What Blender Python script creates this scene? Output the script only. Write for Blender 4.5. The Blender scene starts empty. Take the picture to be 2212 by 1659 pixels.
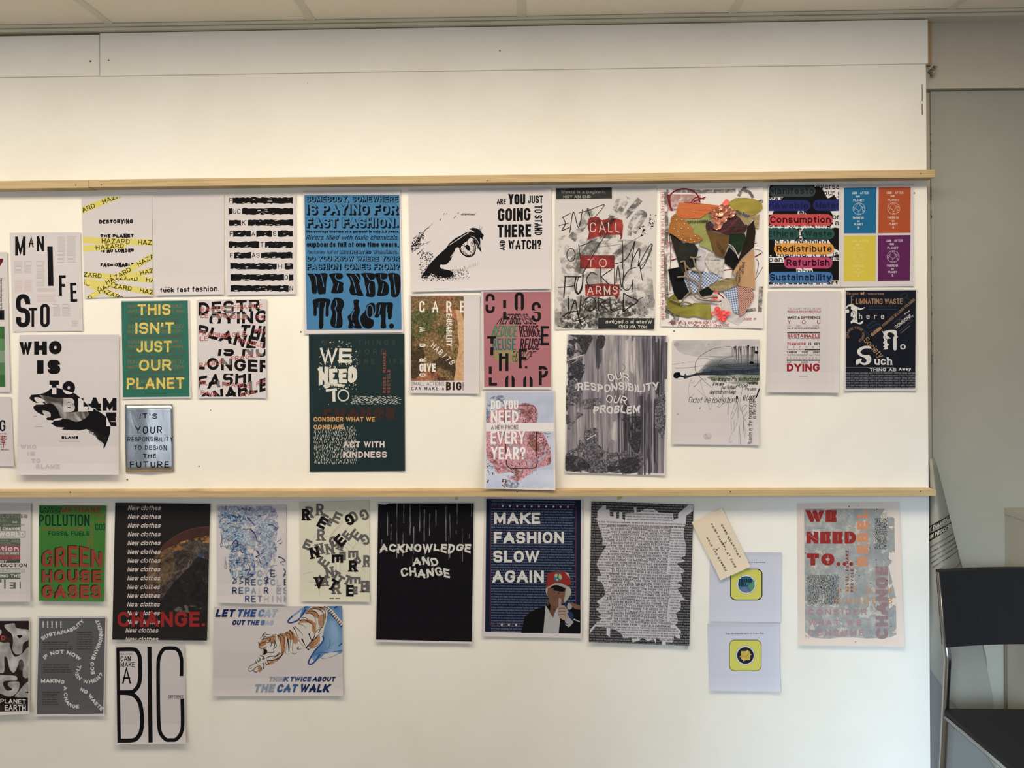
import bpy, bmesh, math, random
from math import sin, cos, pi, sqrt, hypot, atan2, radians
from mathutils import Vector, Matrix
from mathutils.geometry import tessellate_polygon
rnd = random.Random(7)
scn = bpy.context.scene
COL = scn.collection

# ------------------------------------------------------------------ camera, world, lights, exposure
FPX, PX, PY, DIST, EYE = 1700.0, 1106.0, 750.0, 2.41, 1.45
cam = bpy.data.objects.new('camera', bpy.data.cameras.new('camera'))
COL.objects.link(cam)
cam.data.sensor_fit = 'HORIZONTAL'; cam.data.sensor_width = 36.0
cam.data.lens = 36.0*FPX/2212.0
cam.data.shift_y = (PY-829.5)/2212.0
cam.data.clip_start = 0.05
CAMROT = Matrix.Rotation(radians(1.46), 3, 'Z') @ Matrix.Rotation(radians(90), 3, 'X') @ Matrix.Rotation(radians(-0.36), 3, 'Z')
cam.matrix_world = Matrix.Translation((0, -DIST, EYE)) @ CAMROT.to_4x4()
scn.camera = cam
scn.view_settings.view_transform = 'Standard'
scn.view_settings.look = 'None'
scn.view_settings.gamma = 1.0
scn.view_settings.exposure = 0.10
scn.cycles.max_bounces = 6; scn.cycles.transparent_max_bounces = 12
wd = bpy.data.worlds.new('room_ambience'); scn.world = wd; wd.use_nodes = True
wd.node_tree.nodes['Background'].inputs[0].default_value = (0.80, 0.88, 1.0, 1)
wd.node_tree.nodes['Background'].inputs[1].default_value = 0.33

ZLAMP = 2.42
def area(name, loc, rot, sx, sy, power, col):
    l = bpy.data.lights.new(name, 'AREA'); l.shape = 'RECTANGLE'; l.size = sx; l.size_y = sy
    l.energy = power; l.color = col
    o = bpy.data.objects.new(name, l); o.location = loc; o.rotation_euler = rot; COL.objects.link(o); return o
for x_, w_, e_ in ((-2.0, 1.2, 19.3), (-0.55, 1.2, 19.3), (0.78, 1.0, 18.8)):
    area('ceiling_lamp_and_fill', (x_, -1.0, ZLAMP), (0, 0, 0), w_, 0.55, e_, (1.0, 0.885, 0.72))
    area('ceiling_lamp_and_fill', (x_, -1.0, ZLAMP-.10), (radians(180), 0, 0), w_, 0.3, 1.5, (1.0, 0.92, 0.80))   # upward fill added below the lamps to brighten the ceiling
area('daylight_fill', (-0.7, -5.4, 1.35), (radians(90), 0, 0), 2.4, 1.5, 16, (0.80, 0.90, 1.0))
area('daylight_fill', (-2.9, -5.4, 1.25), (radians(90), 0, radians(-28)), 1.6, 1.3, 20, (0.84, 0.92, 1.0))  # added light for the foil sheet to reflect, also cool fill from the left
# narrow daylight beam, added left of centre to brighten the board's lower right
wl = area('daylight_fill', (-0.9, -4.3, 1.7), (0, 0, 0), 1.0, 0.9, 7.6, (0.58, 0.79, 1.0))
wl.rotation_euler = (Vector((1.60, 0, -.02))-Vector((-0.9, -4.3, 1.7))).to_track_quat('-Z', 'Y').to_euler()
wl.data.spread = radians(28)

# ------------------------------------------------------------------ photo pixel <-> room
def at(px, py, Y=0.0):
    d = CAMROT @ Vector(((px-PX)/FPX, -(py-PY)/FPX, -1.0))
    k = (Y+DIST)/d.y
    return Vector((d.x*k, Y, EYE+d.z*k))

# ------------------------------------------------------------------ materials
def lin(h):
    if isinstance(h, str):
        h = h.lstrip('#'); c = [int(h[i:i+2], 16)/255 for i in (0, 2, 4)]
    else:
        c = [x/255 for x in h]
    return tuple((x/12.92 if x <= .04045 else ((x+.055)/1.055)**2.4) for x in c)+(1.0,)
MATS = {}
def M(h, rough=.6, spec=.25, metal=0.0):
    k = (h, rough, spec, metal)
    if k in MATS: return MATS[k]
    m = bpy.data.materials.new('ink_'+str(h).strip('#')); m.use_nodes = True
    b = m.node_tree.nodes['Principled BSDF']
    b.inputs['Base Color'].default_value = lin(h); b.inputs['Roughness'].default_value = rough
    b.inputs['Specular IOR Level'].default_value = spec; b.inputs['Metallic'].default_value = metal
    MATS[k] = m; return m
INK = [1.0]
def tone(h):
    """printed inks are a little greyer and darker than their nominal colour"""
    c = [int(h[i:i+2], 16) for i in (1, 3, 5)]; g = sum(c)/3; k = INK[0]
    return '#%02x%02x%02x' % tuple(int(max(0, min(255, (x+(g-x)*(1-k)*.9)*(k if max(c) < 200 else k**.5)))) for x in c)
def tex(name, stops, scale=(40, 40), detail=6, rough=.6, dist=0.0, kind='noise', seed=0.0, alpha=None, bump=0, br=.6, spec=.25, rot=0.0, interp='LINEAR', metal=0.0):
    """procedural colour: noise/voronoi/wave over the wall plane (object x, z) through a colour ramp.
    alpha=(lo, hi, (sx, sz), seed): the ink is there only where a second noise passes the threshold"""
    if name in MATS: return MATS[name]
    m = bpy.data.materials.new(name); m.use_nodes = True
    nt = m.node_tree; N = nt.nodes; L = nt.links; b = N['Principled BSDF']
    b.inputs['Roughness'].default_value = br; b.inputs['Specular IOR Level'].default_value = spec; b.inputs['Metallic'].default_value = metal
    tc = N.new('ShaderNodeTexCoord')
    def coords(sc, sd, rt=0.0):
        r = N.new('ShaderNodeMapping'); r.inputs['Rotation'].default_value = (0, rt, 0); L.new(tc.outputs['Object'], r.inputs[0])
        mp = N.new('ShaderNodeMapping'); mp.inputs['Scale'].default_value = (sc[0], 3.0, sc[1]); mp.inputs['Location'].default_value = (sd, sd*.7, sd*1.3)
        L.new(r.outputs[0], mp.inputs[0]); return mp.outputs[0]
    def noise(v, det, rg, ds):
        n = N.new('ShaderNodeTexNoise'); n.inputs['Scale'].default_value = 1.0; n.inputs['Detail'].default_value = det
        n.inputs['Roughness'].default_value = rg; n.inputs['Distortion'].default_value = ds; L.new(v, n.inputs['Vector']); return n.outputs[0]
    v = coords(scale, seed, rot)
    if kind == 'noise': f = noise(v, detail, rough, dist)
    elif kind == 'voronoi':
        n = N.new('ShaderNodeTexVoronoi'); n.inputs['Scale'].default_value = 1.0; L.new(v, n.inputs['Vector']); f = n.outputs['Distance']
    else:
        n = N.new('ShaderNodeTexWave'); n.inputs['Scale'].default_value = 1.0; n.inputs['Distortion'].default_value = dist; n.inputs['Detail'].default_value = detail
        n.bands_direction = 'X'; L.new(v, n.inputs['Vector']); f = n.outputs['Fac']
    rp = N.new('ShaderNodeValToRGB'); cr = rp.color_ramp; cr.interpolation = interp
    while len(cr.elements) < len(stops): cr.elements.new(.5)
    for e, (p, c) in zip(cr.elements, stops): e.position = p; e.color = lin(tone(c) if INK[0] < 1 else c)
    L.new(f, rp.inputs[0]); L.new(rp.outputs[0], b.inputs['Base Color'])
    if bump:
        bp = N.new('ShaderNodeBump'); bp.inputs['Strength'].default_value = bump; bp.inputs['Distance'].default_value = .003
        L.new(f, bp.inputs['Height']); L.new(bp.outputs[0], b.inputs['Normal'])
    if alpha:
        lo, hi, sc, sd = alpha[:4]
        g = noise(coords(sc, sd, alpha[4] if len(alpha) > 4 else 0.0), 5, .65, .4)
        mr = N.new('ShaderNodeMapRange'); mr.inputs['From Min'].default_value = lo; mr.inputs['From Max'].default_value = hi
        L.new(g, mr.inputs['Value']); L.new(mr.outputs[0], b.inputs['Alpha'])
    MATS[name] = m; return m

# ------------------------------------------------------------------ objects
def link(name, me, parent=None, loc=(0, 0, 0)):
    o = bpy.data.objects.new(name, me); o.location = loc; COL.objects.link(o)
    if parent: o.parent = parent
    return o
def tag(o, label=None, cat=None, group=None, kind=None):
    for k, v in (('label', label), ('category', cat), ('group', group), ('kind', kind)):
        if v: o[k] = v
    return o
def mesh(name, V, F, mat, smooth=False):
    me = bpy.data.meshes.new(name); me.from_pydata([tuple(v) for v in V], [], F)
    me.materials.append(mat)
    if smooth:
        for p in me.polygons: p.use_smooth = True
    return me
class MB:
    """collects boxes, tubes and prisms into one mesh"""
    def __init__(s): s.V = []; s.F = []
    def add(s, V, F):
        n = len(s.V); s.V += [Vector(v) for v in V]; s.F += [tuple(i+n for i in f) for f in F]; return s
    def box(s, x0, x1, y0, y1, z0, z1):
        V = [(x, y, z) for x in (x0, x1) for y in (y0, y1) for z in (z0, z1)]
        return s.add(V, [(0, 1, 3, 2), (4, 6, 7, 5), (0, 4, 5, 1), (2, 3, 7, 6), (0, 2, 6, 4), (1, 5, 7, 3)])
    def hexa(s, A, B):
        n = len(A)
        return s.add(list(A)+list(B), [tuple(range(n))[::-1], tuple(range(n, 2*n))]+[(i, (i+1) % n, n+(i+1) % n, n+i) for i in range(n)])
    def tube(s, P, r, n=10, caps=True):
        P = [Vector(p) for p in P]; V = []; F = []
        t0 = (P[1]-P[0]).normalized(); a = t0.orthogonal().normalized()
        for i, p in enumerate(P):
            t = ((P[min(i+1, len(P)-1)]-P[max(i-1, 0)])).normalized()
            a = (a-t*a.dot(t)).normalized(); b = t.cross(a)
            rr = r[i] if isinstance(r, (list, tuple)) else r
            V += [p+a*(rr*cos(2*pi*k/n))+b*(rr*sin(2*pi*k/n)) for k in range(n)]
        for i in range(len(P)-1):
            for k in range(n):
                F.append((i*n+k, i*n+(k+1) % n, (i+1)*n+(k+1) % n, (i+1)*n+k))
        if caps: F += [tuple(range(n))[::-1], tuple(range((len(P)-1)*n, len(P)*n))]
        return s.add(V, F)
    def disc(s, c, r, y0, y1, n=14):
        A = [(c[0]+r*cos(2*pi*k/n), y0, c[2]+r*sin(2*pi*k/n)) for k in range(n)]
        return s.hexa(A, [(x, y1, z) for x, y, z in A])
    def build(s, name, mat, parent=None, origin=None, smooth=False):
        o = Vector(origin) if origin is not None else Vector((0, 0, 0))
        return link(name, mesh(name, [v-o for v in s.V], s.F, mat, smooth), parent, (0, 0, 0) if parent else o)
def rounded(P, r=.5, n=5):
    """a polyline with its corners rounded"""
    P = [Vector(p) for p in P]; out = [P[0]]
    for a, b, c in zip(P, P[1:], P[2:]):
        d = min((a-b).length, (c-b).length)*r
        p, q = b+(a-b).normalized()*d, b+(c-b).normalized()*d
        out += [p*(1-t)**2+b*2*t*(1-t)+q*t*t for t in [k/n for k in range(n+1)]]
    return out+[P[-1]]

# ------------------------------------------------------------------ 2-D drawing helpers
def clip_half(P, ax, lim, keep_less):
    out = []
    for i in range(len(P)):
        a, b = P[i-1], P[i]
        ia = (a[ax] <= lim) if keep_less else (a[ax] >= lim); ib = (b[ax] <= lim) if keep_less else (b[ax] >= lim)
        if ia != ib:
            t = (lim-a[ax])/(b[ax]-a[ax]); out.append((a[0]+(b[0]-a[0])*t, a[1]+(b[1]-a[1])*t))
        if ib: out.append(b)
    return out
def clip_box(P, x0, y0, x1, y1):
    for ax, l, k in ((0, x0, 0), (0, x1, 1), (1, y0, 0), (1, y1, 1)):
        if len(P) < 3: return []
        P = clip_half(P, ax, l, k)
    return P if len(P) >= 3 else []
def tris(P):
    return [[P[i] for i in t] for t in tessellate_polygon([[Vector((p[0], p[1], 0)) for p in P]])]
def rib(P, t, closed=False, t2=None):
    """convex quads of a stroke of width t (to t2 at its end) along P"""
    P = [p for i, p in enumerate(P) if i == 0 or hypot(p[0]-P[i-1][0], p[1]-P[i-1][1]) > 1e-6]
    while closed and len(P) > 2 and hypot(P[0][0]-P[-1][0], P[0][1]-P[-1][1]) < 1e-6: P = P[:-1]
    n = len(P)
    if n < 2: return []
    L = []; R = []
    for i in range(n):
        a = P[i-1] if (i or closed) else None; c = P[(i+1) % n] if (i < n-1 or closed) else None
        d1 = None if a is None else (P[i][0]-a[0], P[i][1]-a[1]); d2 = None if c is None else (c[0]-P[i][0], c[1]-P[i][1])
        def nm(d):
            l = hypot(*d) or 1; return (-d[1]/l, d[0]/l)
        if d1 is None: nx, ny = nm(d2); k = 1
        elif d2 is None: nx, ny = nm(d1); k = 1
        else:
            n1, n2 = nm(d1), nm(d2); nx, ny = n1[0]+n2[0], n1[1]+n2[1]; l = hypot(nx, ny)
            if l < .35: nx, ny = n1; k = 1
            else:
                nx, ny = nx/l, ny/l; k = min(1/max(nx*n1[0]+ny*n1[1], .2), 2.6)
        w = (t if t2 is None else t+(t2-t)*i/(n-1))/2*k
        L.append((P[i][0]+nx*w, P[i][1]+ny*w)); R.append((P[i][0]-nx*w, P[i][1]-ny*w))
    m = n if closed else n-1
    return [[L[i], L[(i+1) % n], R[(i+1) % n], R[i]] for i in range(m)]
def smooth2(P, n=6, closed=False):
    """Catmull-Rom through P"""
    m = len(P); out = []
    for i in range(m if closed else m-1):
        g = (lambda j: P[j % m]) if closed else (lambda j: P[min(max(j, 0), m-1)])
        a, b, c, d = g(i-1), g(i), g(i+1), g(i+2)
        for k in range(n):
            t = k/n
            out.append(tuple(.5*(2*b[q]+(c[q]-a[q])*t+(2*a[q]-5*b[q]+4*c[q]-d[q])*t*t+(3*b[q]-a[q]-3*c[q]+d[q])*t**3) for q in (0, 1)))
    if not closed: out.append(P[-1])
    return out
def pts(s):
    v = [float(x) for x in s.replace(',', ' ').split()]
    return list(zip(v[::2], v[1::2]))

# stroke alphabet: width | strokes; points on a 10 x 10 cap box, r = rounded corner, z = closed
G_ = {}
for ln in """A 7|0,0 5,10 10,0;1.9,3.2 8.1,3.2
B 5.8|0,0 0,10 9.2,10r 9.2,5.2r 0,5.2;0,5.2 10,5.2r 10,0r 0,0
C 6.2|10,6.8 10,10r 0,10r 0,0r 10,0r 10,3.2
D 6|0,0 0,10 10,10r 10,0r 0,0
E 5|10,10 0,10 0,0 10,0;0,5.2 8.8,5.2
F 4.8|10,10 0,10 0,0;0,5.1 8.6,5.1
G 6.4|10,7 10,10r 0,10r 0,0r 10,0r 10,4.8 5.4,4.8
H 6|0,0 0,10;10,0 10,10;0,5.2 10,5.2
I 0|0,0 0,10
J 4.4|10,10 10,0r 0,0r 0,3
K 6.2|0,0 0,10;10,10 0,3.6;3.2,5.8 10,0
L 4.6|0,10 0,0 10,0
M 7.6|0,0 0,10;0,10 5,1.5 10,10;10,0 10,10
N 6.2|0,0 0,10;0,10 10,0;10,0 10,10
O 6.6|5,10 10,10r 10,0r 0,0r 0,10r 5,10
P 5.6|0,0 0,10 10,10r 10,4.5r 0,4.5
Q 6.6|5,10 10,10r 10,0r 0,0r 0,10r 5,10;6,3 10.4,-.6
R 6|0,0 0,10 9.6,10r 9.6,4.8r 0,4.8;5,4.8 10,0
S 5.8|10,7.2 10,10r 0,10r 0,5.1r 10,5.1r 10,0r 0,0r 0,2.8
T 5.8|0,10 10,10;5,10 5,0
U 6|0,10 0,0r 10,0r 10,10
V 6.6|0,10 5,0 10,10
W 9.8|0,10 2.6,0 5,10 7.4,0 10,10
X 6.4|0,0 10,10;0,10 10,0
Y 6.4|0,10 5,4.6 10,10;5,5 5,0
Z 5.6|0,10 10,10 0,0 10,0
a 5|.6,5.4 .6,7.2r 10,7.2r 10,0;10,4.2 0,4.2r 0,0r 10,0r 10,2
b 5.4|0,10 0,0;0,5 0,7.2r 10,7.2r 10,0r 0,0r 0,2.2
c 5|10,5 10,7.2r 0,7.2r 0,0r 10,0r 10,2.2
d 5.4|10,10 10,0;10,5 10,7.2r 0,7.2r 0,0r 10,0r 10,2.2
e 5.3|0,3.6 10,3.6 10,7.2r 0,7.2r 0,0r 10,0r 10,1.7
f 3|10,10 4,10r 4,0;0,7 9,7
g 5.4|10,7.2 10,-2.8r 0,-2.8r 0,-1.2;10,5 10,7.2r 0,7.2r 0,0r 10,0r 10,2.2
h 5.2|0,10 0,0;0,4.5 0,7.2r 10,7.2r 10,0
i 0|0,6.5 0,0;0,10 0,9.9
j 1.6|10,6.5 10,-2.8r 0,-2.8;10,10 10,9.9
k 5|0,10 0,0;10,7.2 0,2.6;3.4,4.2 10,0
l 0|0,10 0,0
m 8.6|0,7.2 0,0;0,4.5 0,7.2r 5,7.2r 5,0;5,4.5 5,7.2r 10,7.2r 10,0
n 5.2|0,7.2 0,0;0,4.5 0,7.2r 10,7.2r 10,0
o 5.5|5,7.2 10,7.2r 10,0r 0,0r 0,7.2r 5,7.2
p 5.4|0,7.2 0,-2.8;0,5 0,7.2r 10,7.2r 10,0r 0,0r 0,2.2
q 5.4|10,7.2 10,-2.8;10,5 10,7.2r 0,7.2r 0,0r 10,0r 10,2.2
r 3|0,7.2 0,0;0,4 0,7.2r 10,7.2
s 4.7|10,5.4 10,7.2r 0,7.2r 0,3.7r 10,3.7r 10,0r 0,0r 0,1.8
t 2.9|4,9.4 4,0r 10,0;0,7 10,7
u 5.2|0,7.2 0,0r 10,0r 10,2.6;10,7.2 10,0
v 5.2|0,7.2 5,0 10,7.2
w 8|0,7.2 2.5,0 5,7.2 7.5,0 10,7.2
x 5|0,0 10,7.2;0,7.2 10,0
y 5.2|0,7.2 5,0;10,7.2 3.6,-2.8 0,-2.8
z 4.6|0,7.2 10,7.2 0,0 10,0
0 5.4|5,10 10,10r 10,0r 0,0r 0,10r 5,10
1 2|0,7.6 10,10 10,0
2 5.2|0,7 0,10r 10,10r 10,5.6 0,0 10,0
3 5.2|0,10 9.4,10r 9.4,5.2r 3,5.2;9.4,5.2 10,0r 0,0
. 0|0,0 0,.5
, 0|0,.6 -.6,-1.8
! 0|0,10 0,3;0,.6 0,-.2
? 5|0,7 0,10r 10,10r 10,5.5r 5,5.5r 5,2.8;5,.6 5,-.2
' 0|0,10 0,7
- 2.4|0,4 10,4
/ 3.6|0,-1 10,11
: 0|0,.6 0,0;0,6 0,5.4""".split('\n'):
    ch, rest = ln[0], ln[2:]; w, st = rest.split('|'); S_ = []
    for s_ in st.split(';'):
        S_.append([(float(q.rstrip('r').split(',')[0]), float(q.rstrip('r').split(',')[1]), q.endswith('r')) for q in s_.split()])
    G_[ch] = (float(w), S_)
def rpath(P, rd, n):
    """polyline with flagged corners rounded; P = (x, y, flag)"""
    out = []
    for i, (x, y, f) in enumerate(P):
        if not f or i in (0, len(P)-1): out.append((x, y)); continue
        a, c = P[i-1], P[i+1]
        la, lc = hypot(a[0]-x, a[1]-y), hypot(c[0]-x, c[1]-y)
        r = rd*min(la*(.5 if a[2] else 1), lc*(.5 if c[2] else 1))
        ka, kc = r/max(la, 1e-6), r/max(lc, 1e-6)
        p, q = (x+(a[0]-x)*ka, y+(a[1]-y)*ka), (x+(c[0]-x)*kc, y+(c[1]-y)*kc)
        h = .56
        for k in range(n+1):
            t = k/n; u = 1-t
            c1 = (p[0]+(x-p[0])*h, p[1]+(y-p[1])*h); c2 = (q[0]+(x-q[0])*h, q[1]+(y-q[1])*h)
            out.append(tuple(u**3*p[j]+3*u*u*t*c1[j]+3*u*t*t*c2[j]+t**3*q[j] for j in (0, 1)))
    return out
def lay_strokes(s, X, H, t, gap=.16, rd=1.0, slab=0, seg=None, jit=0, mono=False):
    """polygons of the string in the box (0..X, 0..H), y up"""
    Ws = []
    for c in s:
        g = G_.get(c)
        if g is None: Ws.append((3.0, 0))
        else: Ws.append(((6.0 if mono else g[0]), 1))
    n = sum(q for _, q in Ws)
    nom = sum(w for w, _ in Ws)/10*H+gap*H*(len(s)-1)
    if nom <= 0: nom = 1e-6
    if X is None: X = nom+n*t
    while True:
        k = (X-n*t)/nom
        if k > .12 or nom < 1e-3: break
        t *= .8
    if seg is None: seg = 6 if H > 40 else (4 if H > 16 else 2)
    out = []; x = 0
    diag = 'AVWMNKXYZ'
    for c, (w, q) in zip(s, Ws):
        wd_ = w/10*H*k
        if q:
            gw, st = G_[c]
            x0 = x+t/2; dx = 0
            ww = wd_
            if mono and gw < 2: x0 += wd_*.35; ww = wd_*.3
            for S_ in st:
                P = [(x0+px/10*ww, t/2+py/10*(H-t), f) for px, py, f in S_]
                if jit: P = [(a+rnd.uniform(-jit, jit), b+rnd.uniform(-jit, jit), f) for a, b, f in P]
                P = rpath(P, rd, seg)
                slabs = []
                if slab:
                    for e, d in ((P[0], P[1]), (P[-1], P[-2])):
                        if abs(e[1]-d[1]) > abs(e[0]-d[0])*.6 and (abs(e[1]-t/2) < .02*H or abs(e[1]-(H-t/2)) < .02*H or (c.islower() and abs(e[1]-t/2-.72*(H-t)) < .02*H)):
                            yy = 0 if e[1] < H*.3 else (H if e[1] > H*.85 else e[1]+t/2)
                            sg = 1 if yy == 0 else -1
                            slabs.append([(e[0]-t*.5-slab, yy), (e[0]+t*.5+slab, yy), (e[0]+t*.5+slab, yy+sg*t*.55), (e[0]-t*.5-slab, yy+sg*t*.55)])
                ext = c in diag
                def push(e, d, a):
                    l = hypot(e[0]-d[0], e[1]-d[1]) or 1; return (e[0]+(e[0]-d[0])/l*a, e[1]+(e[1]-d[1])/l*a)
                if c not in '.,:!?\'':
                    def enda(e, d):
                        if ext and c != 'Z': return t*.9
                        if abs(e[1]-d[1]) > abs(e[0]-d[0]) and (abs(e[1]-t/2) < 1e-4*H or abs(e[1]-H+t/2) < 1e-4*H or c.islower()): return t/2
                        if abs(e[0]-d[0]) > abs(e[1]-d[1])*3 and (abs(e[0]-x0) < 1e-4*H+ww*.15 or abs(e[0]-x0-ww) < 1e-4*H+ww*.15): return t/2
                        return 0
                    a0, a1 = enda(P[0], P[1]), enda(P[-1], P[-2])
                    P[0], P[-1] = push(P[0], P[1], a0), push(P[-1], P[-2], a1)
                else:
                    P[0] = push(P[0], P[1], t*.35); P[-1] = push(P[-1], P[-2], t*.35)
                cl_ = hypot(P[0][0]-P[-1][0], P[0][1]-P[-1][1]) < t*.02 and len(P) > 4
                Q = rib(P[:-1], t, True) if cl_ else rib(P, t)
                if ext and not jit:
                    xa, xb = (x0-t/2, x0+ww+t/2) if c in 'MN' else (-1e9, 1e9)
                    Q = [z for z in (clip_box(p_, xa, 0, xb, H) for p_ in Q) if z]
                out += Q+slabs
            x += wd_+t
        else: x += wd_
        x += gap*H*k
    return out, X
# the plain text face that Blender carries
BF = {}
def bglyph(c):
    if c in BF: return BF[c]
    if 'cap' not in BF:
        cu = bpy.data.curves.new('tmp_face', 'FONT'); cu.resolution_u = 2; ob = bpy.data.objects.new('tmp_face', cu); COL.objects.link(ob); BF['cu'], BF['ob'] = cu, ob
        def run(s):
            cu.body = s; dg = bpy.context.evaluated_depsgraph_get(); e = ob.evaluated_get(dg); m = e.to_mesh()
            V = [(v.co.x, v.co.y) for v in m.vertices]; F = [[V[i] for i in p.vertices] for p in m.polygons]; e.to_mesh_clear(); return V, F
        BF['run'] = run; V, F = run('H'); BF['cap'] = max(v[1] for v in V)
        BF['bar'] = (lambda V: max(v[0] for v in V)-min(v[0] for v in V))(run('HH')[0])
    V, F = BF['run'](c); W, _ = BF['run']('H'+c+'H')
    adv = (max(v[0] for v in W)-min(v[0] for v in W)-BF['bar'])
    k = 1/BF['cap']; x0 = 0
    g = (adv*k, [[((x-x0)*k, y*k) for x, y in f] for f in F])
    BF[c] = g; return g
def lay_face(s, X, H, bold=0):
    x = 0; out = []
    for c in s:
        if c == ' ': x += .38; continue
        a, F = bglyph(c); out += [[(px+x, py) for px, py in f] for f in F]; x += a
    if not out: return [], 0
    lo = min(p[0] for f in out for p in f); hi = max(p[0] for f in out for p in f)
    k = ((X-2*bold)/(hi-lo)) if X else H
    out = [[((px-lo)*k+bold, py*H) for px, py in f] for f in out]
    if bold:
        b = bold
        out = [[(x+dx, y+dy) for x, y in f] for f in out for dx, dy in ((-b, -b*.6), (b, -b*.6), (b, b*.6), (-b, b*.6), (0, 0))]
    return out, (X or (hi-lo)*k)

# ------------------------------------------------------------------ a sheet on the wall
def homog(src, dst):
    import numpy as np
    A = []; B = []
    for (x, y), (u, v) in zip(src, dst):
        A += [[x, y, 1, 0, 0, 0, -u*x, -u*y], [0, 0, 0, x, y, 1, -v*x, -v*y]]; B += [u, v]
    h = np.linalg.solve(np.array(A, float), np.array(B, float)); return list(h)+[1.0]
def hmap(h, p):
    w = h[6]*p[0]+h[7]*p[1]+h[8]
    return ((h[0]*p[0]+h[1]*p[1]+h[2])/w, (h[3]*p[0]+h[4]*p[1]+h[5])/w)
PAPER = '#c6c0c2'
EPS = 7e-6
class Sheet:
    """a printed sheet hung on the display wall. zoom = (ox, oy, s): the drawing is given in the units of that
    enlarged view of the photograph. lift = how far (mm) top, bottom, left, right edges and the middle stand off"""
    def __init__(s, name, zoom, corners, label, cat='poster', group=None, paper=PAPER, lift=(1, 3, 1.5, 1.5, 0), base=1.0, uk=None, vk=None, gv=None, mat=None, smooth=False, fu=None):
        s.zoom = zoom; s.name = name
        s.c = [s.px(p) for p in pts(corners)]
        s.h = homog([(0, 0), (1, 0), (1, 1), (0, 1)], s.c); s.hi = homog(s.c, [(0, 0), (1, 0), (1, 1), (0, 1)])
        t, b, l, r, m = lift
        s.uk = uk or [0, .06, .16, .5, .84, .94, 1]; s.vk = vk or [0, .05, .15, .5, .8, .92, .97, 1]
        s.fu = [l, l*.45, l*.12, m, r*.12, r*.45, r] if not fu else fu
        s.gv = gv or [t, t*.4, t*.1, m, b*.15, b*.5, b*.78, b]
        s.base = base
        ctr = at(*hmap(s.h, (.5, .5)), -base/1000); s.org = ctr
        V = []; F = []; nu, nv = len(s.uk), len(s.vk)
        for back in (0, 1):
            for v in s.vk:
                for u in s.uk: V.append(s.world(u, v, -back*.00025)-ctr)
        n = nu*nv
        for j in range(nv-1):
            for i in range(nu-1):
                a = j*nu+i; F += [(a, a+1, a+1+nu, a+nu), (n+a, n+a+nu, n+a+1+nu, n+a+1)]
        for i in range(nu-1): F += [(i+1, i, n+i, n+i+1), ((nv-1)*nu+i, (nv-1)*nu+i+1, n+(nv-1)*nu+i+1, n+(nv-1)*nu+i)]
        for j in range(nv-1): F += [(j*nu, (j+1)*nu, n+(j+1)*nu, n+j*nu), ((j+1)*nu+nu-1, j*nu+nu-1, n+j*nu+nu-1, n+(j+1)*nu+nu-1)]
        s.root = link(name, mesh(name, V, F, mat or M(paper, .7, .2), smooth), None, ctr)
        tag(s.root, label, cat, group)
        s.parts = {}; s.cur = 'lettering'; s.layer = 1; s.clip = None; s.cut = []; s.hold = False
    def px(s, p): return (s.zoom[0]+p[0]/s.zoom[2], s.zoom[1]+p[1]/s.zoom[2])
    def disp(s, u, v):
        def ev(K, Fv, x):
            for i in range(len(K)-1):
                if x <= K[i+1] or i == len(K)-2: return Fv[i]+(Fv[i+1]-Fv[i])*(x-K[i])/(K[i+1]-K[i])
        return (s.base+ev(s.uk, s.fu, u)+ev(s.vk, s.gv, v))/1000
    def world(s, u, v, off):
        d = s.disp(u, v)
        return at(*hmap(s.h, (u, v)), -d-off)
    def part(s, n): s.cur = n; return s
    def emit(s, polys, mat):
        if isinstance(mat, str): mat = M(tone(mat), .78, .06)
        if s.clip: polys = [q for q in (clip_box(p, *s.clip) for p in polys) if q]
        for x0, y0, x1, y1 in s.cut:
            l = hypot(x1-x0, y1-y0); c, d = (x1-x0)/l, (y1-y0)/l
            f = lambda a: ((a[0]-x0)*c+(a[1]-y0)*d, -(a[0]-x0)*d+(a[1]-y0)*c); g = lambda a: (x0+a[0]*c-a[1]*d, y0+a[0]*d+a[1]*c)
            polys = [[g(a) for a in q] for q in (clip_half([f(a) for a in p], 1, 0, 0) for p in polys) if len(q) > 2]
        uv = []
        for p in polys:
            q = [hmap(s.hi, s.px(a)) for a in p]
            xs = [a[0] for a in q]; ys = [a[1] for a in q]
            if min(xs) < 0 or max(xs) > 1 or min(ys) < 0 or max(ys) > 1:
                q = clip_box(q, 0, 0, 1, 1)
                if not q: continue
            fr = [q]
            for ax, K in ((0, s.uk), (1, s.vk)):
                for k in K[1:-1]:
                    nx = []
                    for f in fr:
                        vs = [a[ax] for a in f]
                        if min(vs) < k-1e-9 and max(vs) > k+1e-9:
                            for less in (1, 0):
                                g = clip_half(f, ax, k, less)
                                if len(g) > 2: nx.append(g)
                        else: nx.append(f)
                    fr = nx
            uv += fr
        s.parts.setdefault(s.cur, []).append((uv, mat, s.layer))
        if not s.hold: s.layer += 1
        return s
    # drawing calls -------------------------------------------------
    def rect(s, x0, y0, x1, y1, m): return s.emit([[(x0, y0), (x1, y0), (x1, y1), (x0, y1)]], m)
    def poly(s, P, m, sm=0):
        P = pts(P) if isinstance(P, str) else P
        if sm: P = smooth2(P, sm, True)
        return s.emit(tris(P), m)
    def line(s, P, w, m, sm=0, closed=False, w2=None):
        P = pts(P) if isinstance(P, str) else P
        if sm: P = smooth2(P, sm, closed)
        return s.emit(rib(P, w, closed, w2), m)
    def ell(s, cx, cy, rx, ry, m, n=28): return s.emit([[(cx+rx*cos(2*pi*k/n), cy+ry*sin(2*pi*k/n)) for k in range(n)]], m)
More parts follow.
